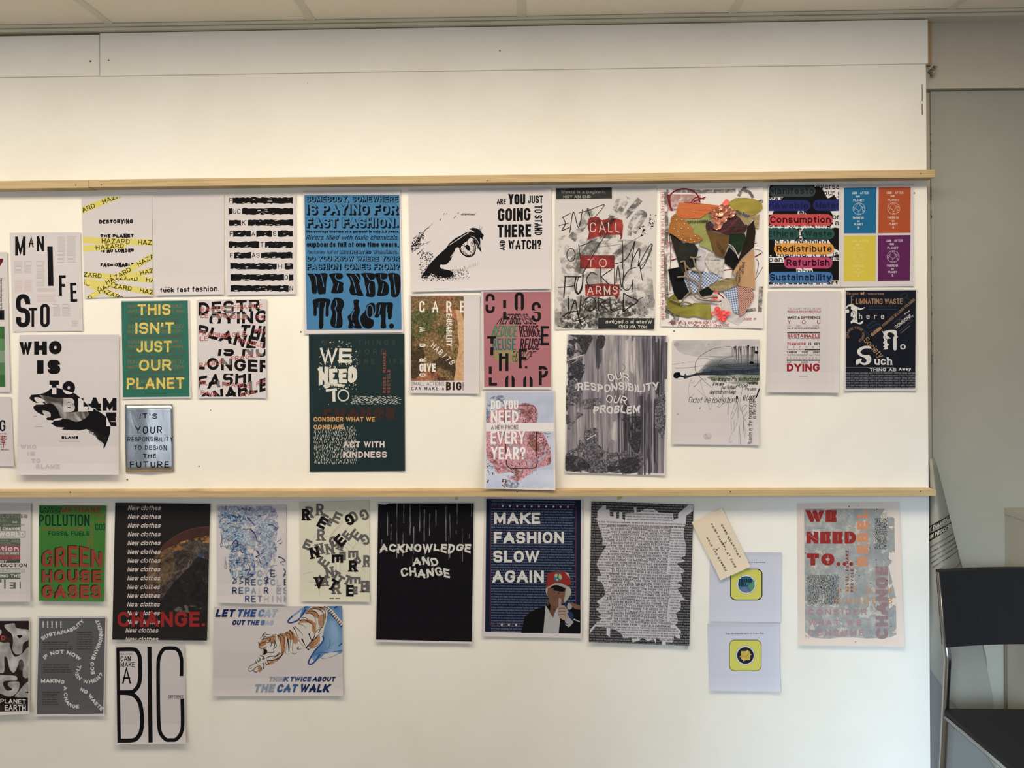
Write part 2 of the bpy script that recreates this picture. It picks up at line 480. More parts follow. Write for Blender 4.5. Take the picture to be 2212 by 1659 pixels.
    def ring(s, cx, cy, rx, ry, w, m, n=32, a0=0, a1=360):
        P = [(cx+rx*cos(radians(a0+(a1-a0)*k/n)), cy+ry*sin(radians(a0+(a1-a0)*k/n))) for k in range(n if a1-a0 == 360 else n+1)]
        return s.emit(rib(P, w, a1-a0 == 360), m)
    def rrect(s, x0, y0, x1, y1, r, m, n=6):
        P = []
        for cx, cy, a in ((x1-r, y0+r, -90), (x1-r, y1-r, 0), (x0+r, y1-r, 90), (x0+r, y0+r, 180)):
            P += [(cx+r*cos(radians(a+90*k/n)), cy+r*sin(radians(a+90*k/n))) for k in range(n+1)]
        return s.emit([P], m)
    def lay(s, txt, X, H, t, face, **k):
        return lay_face(txt, X, H, t) if face else lay_strokes(txt, X, H, t, **k)
    def t(s, txt, x0, y0, x1, y1, m, w=3, face=0, sh=0, warp=None, q=None, slope=0, **k):
        """text with cap top y0, baseline y1 from x0 to x1; q = quad TL TR BR BL instead"""
        if q is not None:
            q = pts(q) if isinstance(q, str) else q
            W = hypot(q[1][0]-q[0][0], q[1][1]-q[0][1]); H = hypot(q[3][0]-q[0][0], q[3][1]-q[0][1])
            P, X = s.lay(txt, W, H, w, face, **k)
            def f(p):
                a, b = p[0]/W, 1-p[1]/H
                return tuple((q[0][j]*(1-a)+q[1][j]*a)*(1-b)+(q[3][j]*(1-a)+q[2][j]*a)*b for j in (0, 1))
        else:
            H = y1-y0; P, X = s.lay(txt, x1-x0 if x1 else None, H, w, face, **k)
            f = lambda p: (x0+p[0]+sh*p[1], y1-p[1]+slope*p[0])
        if warp and not face:
            fine = []
            for p in P:
                if len(p) == 4:
                    l = max(hypot(p[0][0]-p[1][0], p[0][1]-p[1][1]), 1e-6); n = max(1, int(l/(H*.14)))
                    for i in range(n):
                        a, b = i/n, (i+1)/n
                        L = lambda A, B, z: (A[0]+(B[0]-A[0])*z, A[1]+(B[1]-A[1])*z)
                        fine.append([L(p[0], p[1], a), L(p[0], p[1], b), L(p[3], p[2], b), L(p[3], p[2], a)])
                else: fine.append(p)
            P = fine
        g = (lambda p: warp(*f(p))) if warp else f
        return s.emit([[g(a) for a in p] for p in P], m)
    def tv(s, txt, x0, y0, x1, y1, m, w, up=True, **k):
        return s.t(txt, 0, 0, 0, 0, m, w, q=[(x0, y1), (x0, y0), (x1, y0), (x1, y1)] if up else [(x1, y0), (x1, y1), (x0, y1), (x0, y0)], **k)
    def shade(s, txt, x0, y0, x1, y1, w, d, fg, bg, n=5, ol=2.5, **k):
        """letters with a solid drop shade and a thin outline"""
        for i in range(n, 0, -1): s.t(txt, x0+d*i/n, y0+d*i/n*.8, x1-d*(1-i/n), y1-d*.8*(1-i/n), bg, w+ol, **k)
        s.t(txt, x0-ol/2, y0-ol/2, x1-d+ol/2, y1-d*.8+ol/2, bg, w+ol, **k)
        return s.t(txt, x0+ol/2, y0+ol/2, x1-d-ol/2, y1-d*.8-ol/2, fg, w-ol*.6, **k)
    def words(s, x0, y0, x1, y1, rows, m, th=.38, ragged=.2, wl=(.06, .2), slope=0):
        P = []; H = (y1-y0)/rows; W = x1-x0
        for r in range(rows):
            x = x0; e = x0+W*(1-rnd.random()*ragged); y = y0+r*H+H*.3
            while x < e:
                l = min(rnd.uniform(*wl)*W, e-x); yy = y+slope*(x-x0); P.append([(x, yy), (x+l, yy+slope*l), (x+l, yy+slope*l+H*th), (x, yy+H*th)]); x += l+W*.02
        return s.emit(P, m)
    def band(s, x0, y0, x1, y1, th, m, txt=None, tl=0, gap=0, off=0, tw=6, tm='#2c2a16', fh=.62):
        l = hypot(x1-x0, y1-y0); c, d = (x1-x0)/l, (y1-y0)/l
        g = lambda a, b: (x0+a*c-b*d, y0+a*d+b*c)
        s.emit([[g(0, -th/2), g(l, -th/2), g(l, th/2), g(0, th/2)]], m)
        a = off
        while txt and a < l:
            h = th*fh/2; s.t(txt, 0, 0, 0, 0, tm, tw, q=[g(a, -h), g(a+tl, -h), g(a+tl, h), g(a, h)]); a += tl+gap
        return s
    def tp(s, txt, path, h, m, w, sm=8, fit=True, gap=.16, flip=False):
        """text along a path, baseline on it"""
        P = smooth2(pts(path), sm); acc = [0]
        for a, b in zip(P, P[1:]): acc.append(acc[-1]+hypot(b[0]-a[0], b[1]-a[1]))
        Q, X = lay_strokes(txt, acc[-1] if fit else None, h, w, gap)
        def f(p):
            d = min(max(p[0], 0), acc[-1]-1e-6); i = max(j for j in range(len(acc)-1) if acc[j] <= d)
            a, b = P[i], P[i+1]; l = acc[i+1]-acc[i] or 1; k = (d-acc[i])/l; tx, ty = (b[0]-a[0])/l, (b[1]-a[1])/l
            return (a[0]+(b[0]-a[0])*k+ty*p[1], a[1]+(b[1]-a[1])*k-tx*p[1])
        return s.emit([[f(a) for a in p] for p in Q], m)
    def micro(s, x0, y0, x1, y1, rows, m, w=.9, fill=.62, text=None, ragged=.15, up=False, slope=0, cw=.62, k=0):
        """rows of small print"""
        text = text or 'the garment was made to be worn again and not thrown away we must reuse repair and rethink what we buy and how it is made '
        if up: text = text.upper()
        H = (y1-y0)/rows; P = []
        n = max(4, int((x1-x0)/(H*fill*cw)))
        for r in range(rows):
            k %= len(text); ln_ = (text+text*(1+(n+k)//len(text)))[k:k+n].strip(); k += n
            X = (x1-x0)*(1-rnd.random()*ragged)
            Q, _ = lay_strokes(ln_, X, H*fill, w, seg=1)
            P += [[(x0+a, y0+r*H+H*.8-b+slope*a) for a, b in p] for p in Q]
        return s.emit(P, m)
    def dashes(s, x0, y0, x1, y1, nx, ny, l, w, m, vert=True, jit=.35):
        P = []
        for j in range(ny):
            for i in range(nx):
                x = x0+(x1-x0)*(i+.5*(j % 2)+rnd.uniform(-jit, jit))/nx; y = y0+(y1-y0)*(j+rnd.uniform(-jit, jit))/ny
                ll = l*rnd.uniform(.6, 1.25); a = rnd.uniform(-.15, .15)+(pi/2 if vert else 0)
                P += rib([(x-cos(a)*ll/2, y-sin(a)*ll/2), (x+cos(a)*ll/2, y+sin(a)*ll/2)], w*rnd.uniform(.7, 1.2))
        return s.emit(P, m)
    def specks(s, x0, y0, x1, y1, n, r, m, dens=None, elong=1.0):
        P = []
        for _ in range(n):
            x, y = rnd.uniform(x0, x1), rnd.uniform(y0, y1)
            if dens and rnd.random() > dens(x, y): continue
            rr = r*rnd.uniform(.3, 1.2); a0 = rnd.uniform(0, pi); k = rnd.choice((3, 4, 5))
            c, d = cos(a0), sin(a0)
            P.append([(x+rr*(elong*cos(2*pi*j/k)*c-sin(2*pi*j/k)*d), y+rr*(elong*cos(2*pi*j/k)*d+sin(2*pi*j/k)*c)) for j in range(k)])
        return s.emit(P, m)
    def done(s, labels=None):
        for name, calls in s.parts.items():
            V = []; F = []; I = []; mats = []
            for uv, mat, L in calls:
                if mat not in mats: mats.append(mat)
                mi = mats.index(mat)
                for q, f in enumerate(uv):
                    n = len(V)
                    V += [s.world(a, b, EPS*L+6e-7*(q % 10))-s.org for a, b in f]; F.append(tuple(range(n, n+len(f)))); I.append(mi)
            if not F: continue
            me = bpy.data.meshes.new(name); me.from_pydata([tuple(v) for v in V], [], F)
            for m in mats: me.materials.append(m)
            me.polygons.foreach_set('material_index', I)
            me.validate()
            o = link(name, me, s.root)
            if labels and name in labels: o['label'] = labels[name]
        return s.root

# ================================================================== the room
XE = at(2004.5, 850).x            # right end of the display wall
ZT = at(1106, 57).z               # underside of the ceiling trim
YW = 0.055                        # plane of the wall behind the display wall
wallm = tex('wall_paint', [(.3, '#e5e0d5'), (.5, '#e9e5db'), (.7, '#ece8e0')], (3, 3), 5, .6, .3, br=.75, spec=.2, bump=.12)
greym = tex('shaded_wall_paint', [(.3, '#b3aa9a'), (.7, '#bab2a3')], (4, 4), 4, .6, .2, br=.8, spec=.2, bump=.1)  # grey base colour stands in for the shade on this wall
panelm = tex('shaded_panel_paint', [(.3, '#98968a'), (.7, '#9f9d91')], (3, 3), 4, .6, .2, br=.7, spec=.25)  # white panel toned grey in place of the shade over it
woodm = tex('plywood', [(.25, '#9a8565'), (.45, '#b49d75'), (.6, '#c2aa82'), (.8, '#a28b66')], (5, 380), 4, .6, .5, br=.7, spec=.2)
ceilm = tex('ceiling_tile', [(.3, '#f0e6d4'), (.7, '#f5ecdb')], (5, 5), 6, .7, br=.9, spec=.1)
barm = M('#ddd8c6', .6, .2)
trimm = M('#c9c4ae', .55, .3)
dark = M('#3a332b', .9, .1)

def struct(mb, name, mat, smooth=False):
    o = mb.build(name, mat, smooth=smooth); o['kind'] = 'structure'; return o
ZF = at(1106, 152).z              # underside of the top fascia board
struct(MB().box(-3.4, XE, 0.0, 0.018, 0.0, ZF+.004), 'wall_back', wallm)
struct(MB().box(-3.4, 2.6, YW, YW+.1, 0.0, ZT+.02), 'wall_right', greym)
# fascia boards along the top, with the joint near the left
xj = at(218, 130).x
zt_l = at(100, 99).z-.001
struct(MB().box(-3.4, xj-.0008, -.0065, .018, ZF+.001, ZT-.007), 'trim_1', wallm)
struct(MB().box(xj+.0008, XE+.0035, -.006, .018, ZF, ZT-.0025), 'trim_2', wallm)
struct(MB().box(XE-.08, at(2011.5, 100, .018).x, .018, .029, ZF+.002, ZT-.002), 'trim_3', M('#a88860', .7, .2))
# ceiling, its bars and the edge profile
struct(MB().box(-3.4, 2.6, -6.0, YW+.1, ZT+.020, ZT+.05), 'ceiling', ceilm)
for k, (px, py) in enumerate(((234, 76), (672, 70), (1127, 62), (1583, 54), (2055, 42))):
    x = at(px, py, -.03).x
    struct(MB().box(x-.0125, x+.0125, -6.0, -.027, ZT+.0175, ZT+.0205), 'trim_%d' % (k+4), barm)
m = MB(); m.box(-3.4, 2.6, -.020, YW, ZT+.0005, ZT+.009); m.box(-3.4, 2.6, -.027, YW, ZT+.0105, ZT+.0185); m.box(-3.4, 2.6, -.017, YW, ZT+.009, ZT+.0105)
struct(m, 'trim_9', trimm)
struct(MB().box(-3.4, 2.6, -6.0, YW+.1, -.05, 0), 'floor', tex('floor_lino', [(.3, '#7f786d'), (.7, '#8b8478')], (6, 6), 4, .6, br=.5))
# panel, greyed for its shade, on the wall to the right of the display wall
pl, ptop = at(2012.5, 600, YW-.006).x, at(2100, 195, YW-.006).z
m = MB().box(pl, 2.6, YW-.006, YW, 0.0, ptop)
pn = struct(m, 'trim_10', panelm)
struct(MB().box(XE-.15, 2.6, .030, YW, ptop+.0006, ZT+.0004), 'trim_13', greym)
m = MB()
for _ in range(26):
    z = rnd.uniform(1.35, ptop-.03); h = rnd.uniform(.002, .012)
    m.box(pl-.0008, pl+rnd.uniform(.0004, .0016), YW-.0066, YW-.005, z, z+h)
m.box(pl, 2.6, YW-.0064, YW-.0058, ptop-.0012, ptop+.0004)
struct(m, 'trim_11', M('#6f6a5e', .9, .1))
# holes, marks and seams of the display wall
m = MB()
for px, py, r in ((198, 134, .0032), (237, 132, .0022), (1080, 111, .0022), (650, 717, .0026), (1456, 715, .0024), (665, 179, .0012), (1974, 417, .003), (455, 886, .0015), (430, 1007, .0022), (275, 1036, .0026)):
    c = at(px, py); m.disc((c.x, 0, c.z), r, -.0008 if py > 150 else -.0068, .001, 9)
for x0, y0, x1, y1, w in ((1992, 182, 1992, 219, 1.6), (1992, 225, 1992, 248, 1.8)):
    a, b = at(x0-w/2, y0), at(x1+w/2, y1); m.box(a.x, b.x, -.0006, .001, b.z, a.z)
struct(m, 'trim_12', M('#5c5348', .9, .1))

# ---- wooden rails with their screws
def rail(px0, px1, ytop, ybot, label, screws, depth=.043, end=None):
    xc = at((px0+px1)/2 if px0 > -200 else 900, ytop)
    zt = at(1106, ytop, 0).z; zb = at(1106, ybot, 0).z
    x0 = at(px0, ytop, -depth).x if px0 > -200 else -3.4
    x1 = at(px1, ytop, -depth).x
    r = MB()
    x1b = x1
    r.hexa([(x0, 0, zb), (x0, -depth, zb), (x0, -depth, zt), (x0, 0, zt)], [(x1, 0, zb), (x1, -depth, zb), (x1, -depth, zt), (x1, 0, zt)])
    o = r.build('wooden_rail', woodm, origin=((x0+x1)/2, 0, zb))
    tag(o, label, 'rail', 'wooden rails on the display wall')
    for s_, sy in screws:
        c = at(s_, sy, -depth)
        m = MB(); m.disc((c.x, 0, c.z), .0036, -depth-.0006, -depth+.002, 12)
        q = m.build('screw_hole', M('#c9b48d', .7, .2), o, origin=o.location)
        m = MB(); m.disc((c.x, 0, c.z), .0021, -depth-.0012, -depth+.002, 10)
        m.build('screw', M('#2c2418', .5, .4), q, origin=o.location)
    return o
rail(-300, 191, 384.5, 401, 'short plywood rail at the left end of the upper row, butted against a long one', [(164, 400)])
rail(191.6, 2020, 384, 400, 'long plywood rail above the upper row of posters', [(219, 399), (1052, 390), (1989, 375)])
rail(-300, 2022, 1054.5, 1067, 'long plywood rail between the upper and lower rows of posters', [(152, 1063), (1117, 1062), (1578, 1061.5), (1988, 1061)])

# ================================================================== upper row of posters
INK[0] = .89
GP = 'posters and sheets stuck on the display wall'
K = '#17161a'
# --- MANIFESTO
p = Sheet('poster', (0, 400, 4.879), '105 502 848 496 872 1536 135 1545', 'white poster with MANIFESTO in scattered black letters and grey text columns', group=GP, lift=(1, 2, 1, 2, 0))
p.part('text_columns')
for a in ((148, 803, 240, 932, 10), (252, 800, 340, 932, 10), (383, 800, 475, 1070, 21), (610, 540, 690, 820, 20), (708, 535, 805, 820, 21), (388, 1085, 598, 1125, 3), (560, 1255, 638, 1385, 10), (655, 1255, 745, 1385, 10), (755, 1425, 825, 1492, 5)):
    p.words(*a, '#aaa5a6', .3, .15, (.12, .35))
for a in ((155, 998, 242, 1125, 10), (255, 996, 347, 1125, 10), (388, 1150, 598, 1235, 7)): p.words(*a, '#c9a5a6', .3, .15, (.12, .35))
p.part('lettering')
p.t('M', 160, 541, 270, 742, K, 29).t('A', 302, 541, 355, 655, K, 15).t('N', 388, 538, 463, 697, K, 24)
p.poly('498 646 555 646 565 1062 507 1062', K)
p.t('F', 0, 0, 0, 0, K, 30, q='620 950 692 949 695 1166 624 1167').t('E', 0, 0, 0, 0, K, 29, q='737 1030 805 1028 815 1229 741 1232')
p.t('S', 168, 1147, 318, 1500, K, 50).t('T', 303, 1293, 389, 1494, K, 28).t('O', 424, 1250, 523, 1497, K, 34)
p.poly('240 1147 310 1190 305 1240 262 1235', K).poly('170 1440 200 1400 225 1400 215 1480', K)
p.done()
# --- hazard tape poster
p = Sheet('poster', (0, 400, 4.879), '858 128 1598 120 1612 1172 893 1190', 'white poster crossed by yellow HAZARD tapes', group=GP, lift=(1, 3, 1, 2, 0))
p.part('lettering')
for a in (('DESTORYING', 1045, 364, 1402, 408), ('THE PLANET', 1057, 517, 1410, 557), ('IS NO LONGER', 1060, 670, 1412, 711), ('FASHIONABLE', 1060, 822, 1410, 862)):
    p.t(*a, K, 13, slope=-.012, jit=1.2)
p.part('hazard_tape')
Yt = '#ddd06c'
hz = lambda x0, y0, x1, y1, off, th=64: p.band(x0, y0, x1, y1, th, Yt, 'HAZARD', 296, 88, off, 8, fh=.78)
hz(790, 298, 1260, 104, -70); hz(870, 578, 1640, 607, 202, 66); hz(870, 670, 1330, 634, 140, 62); hz(893, 943, 1640, 1003, -118, 62)
hz(1330, 965, 1640, 890, 150, 58); hz(890, 1020, 1250, 1180, -230, 62); hz(895, 1010, 1640, 1135, 204, 60); hz(930, 1200, 1200, 1010, -250, 60); hz(1100, 1040, 1640, 730, 20, 62)
p.done()
# --- blank sheet with one line
p = Sheet('paper_sheet', (320, 400, 4.879), '38 105 800 105 800 1150 72 1165', 'almost blank white sheet with one line of black type at its foot', 'paper', GP, lift=(1, 5, 1, 2, 1))
p.t('fuck', 126, 1082, 272, 1132, K, 11, slope=-.02).t('fast', 302, 1075, 438, 1128, K, 11, slope=-.02).t('fashion.', 464, 1068, 750, 1124, K, 11, slope=-.02)
p.line('160 1112 200 1104 235 1110 272 1102', 6, K).line('178 1080 192 1072 188 1084', 4, K).line('206 1076 226 1082', 4, K).line('222 1072 208 1086', 4, K).line('178 1058 180 1062', 4, K)
p.done()
# --- redacted lines
p = Sheet('poster', (320, 400, 4.879), '812 105 1558 98 1556 1148 832 1160', 'white poster of nine struck-out black lines with single letters left open', group=GP, lift=(1, 4, 1, 3, 1))
def blot(x0, y0, x1, y1, j=6, m=K):
    n = max(3, int((x1-x0)/22)); up = [(x0+(x1-x0)*i/n, y0+rnd.uniform(-j, j)) for i in range(n+1)]; dn = [(x0+(x1-x0)*i/n, y1+rnd.uniform(-j, j)) for i in range(n+1)]
    p.emit([[up[i], up[i+1], dn[i+1], dn[i]] for i in range(n)], m)
RD = [(130, 192, 'F@852', (890, 1523)), (243, 308, 'UC@893', (848, 885), (990, 1528)), (365, 426, 'K@990', (852, 978), (1050, 1528)), (479, 542, 'F@860 A@1090 S@1315', (895, 1082), (1140, 1305), (1365, 1523)),
      (595, 658, 'T@1182', (848, 1172), (1232, 1523)), (708, 770, 'F@862 AS@1092', (903, 1085), (1190, 1520)), (824, 886, 'HI@1368', (865, 1355), (1438, 1527)), (940, 1004, 'O@1438', (868, 1432), (1485, 1530)), (1056, 1118, 'N@1490', (868, 1480))]
p.part('lettering')
for y0, y1, tx, *bars in RD:
    for w_ in tx.split():
        a, b = w_.split('@'); p.t(a, float(b), y0+6, float(b)+(82 if len(a) == 2 and a != 'HI' else 58 if a == 'HI' else 36), y1-6, K, 7)
p.part('struck_lines')
for y0, y1, tx, *bars in RD:
    for a, b in bars:
        blot(a, y0, b, y1)
        for _ in range(int((b-a)/75)):
            x = rnd.uniform(a+20, b-50); y = rnd.choice((y0+rnd.uniform(10, 50), y1-8)); p.line([(x, y), (x+rnd.uniform(12, 36), y-2)], rnd.uniform(3, 8), '#cfcaca')
p.done()
# --- two sheets cut by the left edge of the view
p = Sheet('poster', (0, 400, 4.879), '-630 700 75 705 109 2178 -620 2190', 'poster with green bands and a dark red corner, cut by the left edge', group=GP, lift=(1, 3, 1, 3, 0))
p.part('picture').poly('-500 775 33 775 33 800 -10 872 -500 872', '#6e1f2b').rect(-560, 1318, 45, 1420, K)
for i, c in enumerate(('#3f7040', '#5f8f5d', '#83a386', '#58865a', '#3d713f')):
    p.poly([(-560, 1490+i*127), (47+i*2, 1490+i*127), (49+i*2, 1617+i*127), (-560, 1617+i*127)], c)
p.part('lettering').tv('Company hazardous selling keeps what this', 4, 980, 24, 1312, K, 3.4, up=False)
p.done()
p = Sheet('poster', (0, 700, 4.6075), '-560 725 110 725 140 1415 -560 1420', 'white poster with black and red print, cut off below the green banded one', group=GP, lift=(1, 3, 1, 3, 0))
p.t('SAVING', -300, 955, 54, 1068, K, 17).part('text_columns').micro(-500, 1080, 90, 1265, 7, '#3c3a3c', 3, .6, up=True).part('red_lettering').t('E', 15, 1110, 52, 1160, '#b5303a', 9).t('T', 12, 1175, 56, 1225, '#b5303a', 9)
p.done()
# --- WHO IS TO BLAME
p = Sheet('poster', (0, 700, 4.6075), '195 108 1185 105 1182 1500 170 1502', 'large white poster WHO IS TO BLAME with a smoky black hand', group=GP, lift=(2, 16, 2, 3, 2), base=1.5)
p.part('hand_picture')
smoke = tex('smoke_print', [(.3, '#141316'), (.48, '#55504f'), (.62, '#a19c99'), (.8, '#cfcac9')], (30, 14), 4, .5, 1.2, rot=.7)
grain = tex('grain_fade', [(0, '#1a181a'), (1, '#2a2829')], (200, 200), 2, .5, alpha=(.42, .62, (170, 170), 3))
p.poly('290 738 312 705 400 698 450 682 510 642 560 632 625 650 690 668 745 690 795 730 850 785 890 820 1000 880 1060 925 1100 1010 1096 1085 1072 1160 1040 1235 1028 1236 1034 1190 985 1150 930 1080 860 1045 790 1060 700 1056 612 1050 640 1030 560 1025 508 990 545 960 470 955 458 940 505 905 430 908 380 885 338 850 332 822 360 802 445 800 420 775 355 785 315 762', K)
p.poly('395 705 470 720 560 735 640 745 640 850 700 880 800 870 880 880 860 930 770 972 690 950 610 930 575 850 520 795 450 790 425 745', smoke, 5)
p.poly('345 730 400 735 450 770 380 778 350 760', '#d3cdce', 4).poly('425 860 495 880 500 930 440 905', '#c5bfc0', 4).poly('545 945 620 935 600 955 540 962', '#cfc9ca', 4)
p.poly('880 1040 960 1070 1060 1130 1040 1200 1000 1180 940 1110 880 1080', grain)
p.poly('330 918 362 912 366 924 335 926', '#b3adae').poly('338 1018 430 1018 420 1026 350 1026', '#b9b3b4')
p.part('lettering')
p.t('W', 197, 178, 315, 306, K, 39).t('H', 340, 172, 467, 305, K, 48).t('O', 487, 168, 613, 301, K, 50)
p.t('I', 368, 362, 437, 494, K, 66).t('S', 472, 357, 600, 497, K, 47)
p.t('T', 492, 562, 586, 700, K, 44).t('O', 622, 568, 747, 700, K, 50).t('L', 780, 738, 872, 872, K, 50).t('A', 885, 730, 1000, 866, K, 46).t('M', 1022, 735, 1160, 862, K, 40).t('E', 1058, 880, 1158, 1017, K, 44)
Wt = '#d9d3d5'
p.t('B', 630, 735, 746, 876, tex('smoke_pale', [(.3, '#8f8a89'), (.6, '#cfc9c9')], (20, 20), 3, .5, 1), 42)
p.cut = [(490, 634, 580, 634)]; p.t('T', 492, 562, 586, 700, Wt, 44)
p.cut = [(615, 648, 750, 693)]; p.t('O', 622, 568, 747, 700, Wt, 50)
p.cut = [(780, 716, 885, 818)]; p.t('L', 780, 738, 872, 872, Wt, 50)
p.cut = [(880, 812, 1000, 880)]; p.t('A', 885, 730, 1000, 866, Wt, 46)
p.cut = [(1052, 905, 1105, 1020)]; p.t('E', 1058, 880, 1158, 1017, Wt, 44); p.cut = []
p.t('BLAME', 613, 1115, 777, 1142, K, 10).rect(585, 1165, 796, 1168, '#555555')
p.part('faint_lettering')
for a in (('WHO', 205, 1202, 362, 1246), ('IS', 270, 1270, 350, 1313), ('TO', 312, 1338, 402, 1384), ('BLAME', 358, 1395, 594, 1441)): p.t(*a, '#c6c0c6', 15)
p.done()
# --- THIS ISN'T JUST OUR PLANET
p = Sheet('poster', (240, 630, 4.047), '88 75 683 70 700 932 98 940', 'green poster with yellow THIS ISN\'T JUST OUR PLANET over dull red lines', group=GP, lift=(1, 2, 1, 2, 0))
p.part('green_print').poly('90 86 670 78 686 918 104 924', '#317767')
TX = "SUSTAINABILITY/REBUILD|CAPITAL/REGENERATE MA-|TERIALS/RENEWABLES/FI-|NITE/RETHINK/REFUSE/|REDUCE/REUSE/RECYCLE/|REPAIR/REFURBISH/OP-|TIMISE/USER/CONSUMER/|MANUFACTURE/CARE/|ETHICAL/ECONOMY/MAIN-|TAIN/PRESENT/FUTURE/LIN-|EAR VS CIRCULAR/POLLU-|TION/TAKE/MAKE/WASTE/|INNOVATION/ECOSYSTEM/|CHANGE/URGENCY/RADI-|CAL CHANGE/AWARENESS/|DISRUPTING SYSTEM/|BREAKING PATTERNS/".split('|')
XS = [(145, 620), (128, 640), (142, 625), (160, 606), (137, 632), (143, 625), (142, 632), (150, 618), (128, 640), (128, 650), (138, 636), (142, 636), (136, 642), (144, 640), (132, 652), (138, 636), (188, 600)]
p.part('small_lettering')
for i, (tx, (a, b)) in enumerate(zip(TX, XS)): p.t(tx, a, 115+44.2*i, b, 143+44.2*i, '#6d4b43', 4.2, slope=-.008)
p.words(295, 876, 498, 900, 2, '#1d4a40', .3, .05)
p.part('yellow_lettering')
for a in (('THIS', 232, 110, 520, 206), ("ISN'T", 212, 271, 550, 369), ('JUST', 222, 432, 530, 531), ('OUR', 245, 595, 527, 692), ('PLANET', 137, 755, 640, 853)): p.t(*a, '#e3cd66', 18, slope=-.01)
p.clip = (140, 105, 640, 860)
for i in (0, 1, 4, 5, 7, 8, 11, 12, 15, 16):
    a, b = XS[i]; p.t(TX[i], a, 115+44.2*i, b, 143+44.2*i, '#a9834c', 2.4, slope=-.008)
p.done()
# --- DESTROYING THE PLANET
p = Sheet('poster', (240, 630, 4.047), '748 72 1362 65 1358 930 758 932', 'white poster of sliced black capitals DESTROYING THE PLANET with red FRAGILE print', group=GP, lift=(1, 3, 1, 3, 0))
def T(tx, q, cl, m=K, w=26):
    p.clip = (764,)+(cl[0],)+(1350,)+(cl[1],); p.t(tx, 0, 0, 0, 0, m, w, q=q)
p.part('black_lettering')
T('DESTR', '764 95 1300 64 1300 168 764 212', (75, 214)); T('OYING', '858 196 1362 160 1362 270 858 312', (160, 279)); T('PLANET', '772 288 1400 424 1365 540 742 378', (286, 495)); T('THE', '1142 286 1405 306 1385 432 1112 392', (286, 430))
T('IS NO', '945 470 1370 462 1362 572 932 562', (503, 580)); T('LONGER', '740 572 1395 600 1395 708 740 678', (545, 707)); T('FASHI', '762 744 1225 668 1225 792 742 866', (717, 872)); T('ONABLE', '780 895 1372 748 1372 862 790 1000', (740, 918))
p.part('grey_lettering')
for x0, y0, x1, y1, tx, q, w in ((862, 150, 930, 195, 'DESTR', '764 95 1300 64 1300 168 764 212', 26), (1000, 120, 1060, 185, 'DESTR', '764 95 1300 64 1300 168 764 212', 26), (1170, 90, 1250, 135, 'DESTR', '764 95 1300 64 1300 168 764 212', 26), (880, 205, 1010, 235, 'OYING', '858 196 1362 160 1362 270 858 312', 26), (1050, 195, 1190, 240, 'OYING', '858 196 1362 160 1362 270 858 312', 26), (1200, 700, 1300, 862, 'ONABLE', '780 895 1372 748 1372 862 790 1000', 26), (930, 780, 1010, 830, 'FASHI', '762 744 1225 668 1225 792 742 866', 26), (970, 590, 1050, 640, 'LONGER', '740 572 1395 600 1395 708 740 678', 26), (1180, 503, 1330, 560, 'IS NO', '945 470 1370 462 1362 572 932 562', 26), (1110, 330, 1160, 395, 'THE', '1142 286 1405 306 1385 432 1112 392', 26)):
    p.clip = (x0, y0, x1, y1); p.t(tx, 0, 0, 0, 0, '#7d7a7a', w, q=q)
p.part('red_lettering')
for tx, x0, y, x1, sl in (('RAGILE', 778, 138, 996, -.06), ('FRAGILE', 1068, 120, 1325, -.06), ('LE', 782, 192, 850, 0), ('FRAGILE', 922, 190, 1182, .05), ('FRA', 1272, 205, 1380, .05), ('FRAGILE', 765, 338, 1010, .12), ('FRAGILE', 930, 370, 1180, -.1), ('FRA', 1252, 330, 1370, -.1), ('ILE', 765, 392, 845, -.05), ('FRAGILE', 1110, 405, 1330, .2), ('RAGILE', 768, 625, 980, -.17), ('FRAGILE', 1045, 570, 1300, -.16), ('GIL', 768, 772, 850, .1), ('FRAGILE', 970, 788, 1220, .06), ('FR', 1270, 790, 1370, -.3), ('RAGI', 785, 862, 920, .1), ('FRA', 1130, 890, 1260, -.3)):
    p.clip = (764, 75, 1350, 919); p.t(tx, x0, y, x1, y+40, '#c0635f', 6.5, slope=sl)
p.done()
# --- foil
foil = tex('silver_foil', [(.2, '#b4b7ba'), (.8, '#d3d6d8')], (16, 7), 3, .5, 1.0, br=.30, bump=.5, metal=1.0)
p = Sheet('foil_poster', (240, 630, 4.047), '120 988 538 985 550 1572 128 1580', 'small silver foil sheet with hand-scratched capitals', 'poster', GP, lift=(0, 0, 0, 0, 0), base=3, mat=foil, uk=[i/16 for i in range(17)], vk=[i/12 for i in range(13)], fu=[4.5*sin(pi*i/16)**.8+.9*sin(2.3+i*.75) for i in range(17)], gv=[2.2, 1.7, 1.35, 1.1, .95, .85, .8, .9, .95, .85, .8, .7, .5], smooth=True)
p.part('scratched_lettering')
for a in (("IT'S", 250, 1064, 400, 1112, 8), ('YOUR', 212, 1176, 446, 1242, 9), ('RESPONSIBILITY', 145, 1270, 540, 1310, 5.5), ('TO DESIGN', 200, 1344, 486, 1384, 6), ('THE', 280, 1418, 392, 1457, 8), ('FUTURE', 165, 1484, 506, 1540, 9)): p.t(*a[:5], '#121416', a[5], jit=2.2, gap=.3)
p.done()
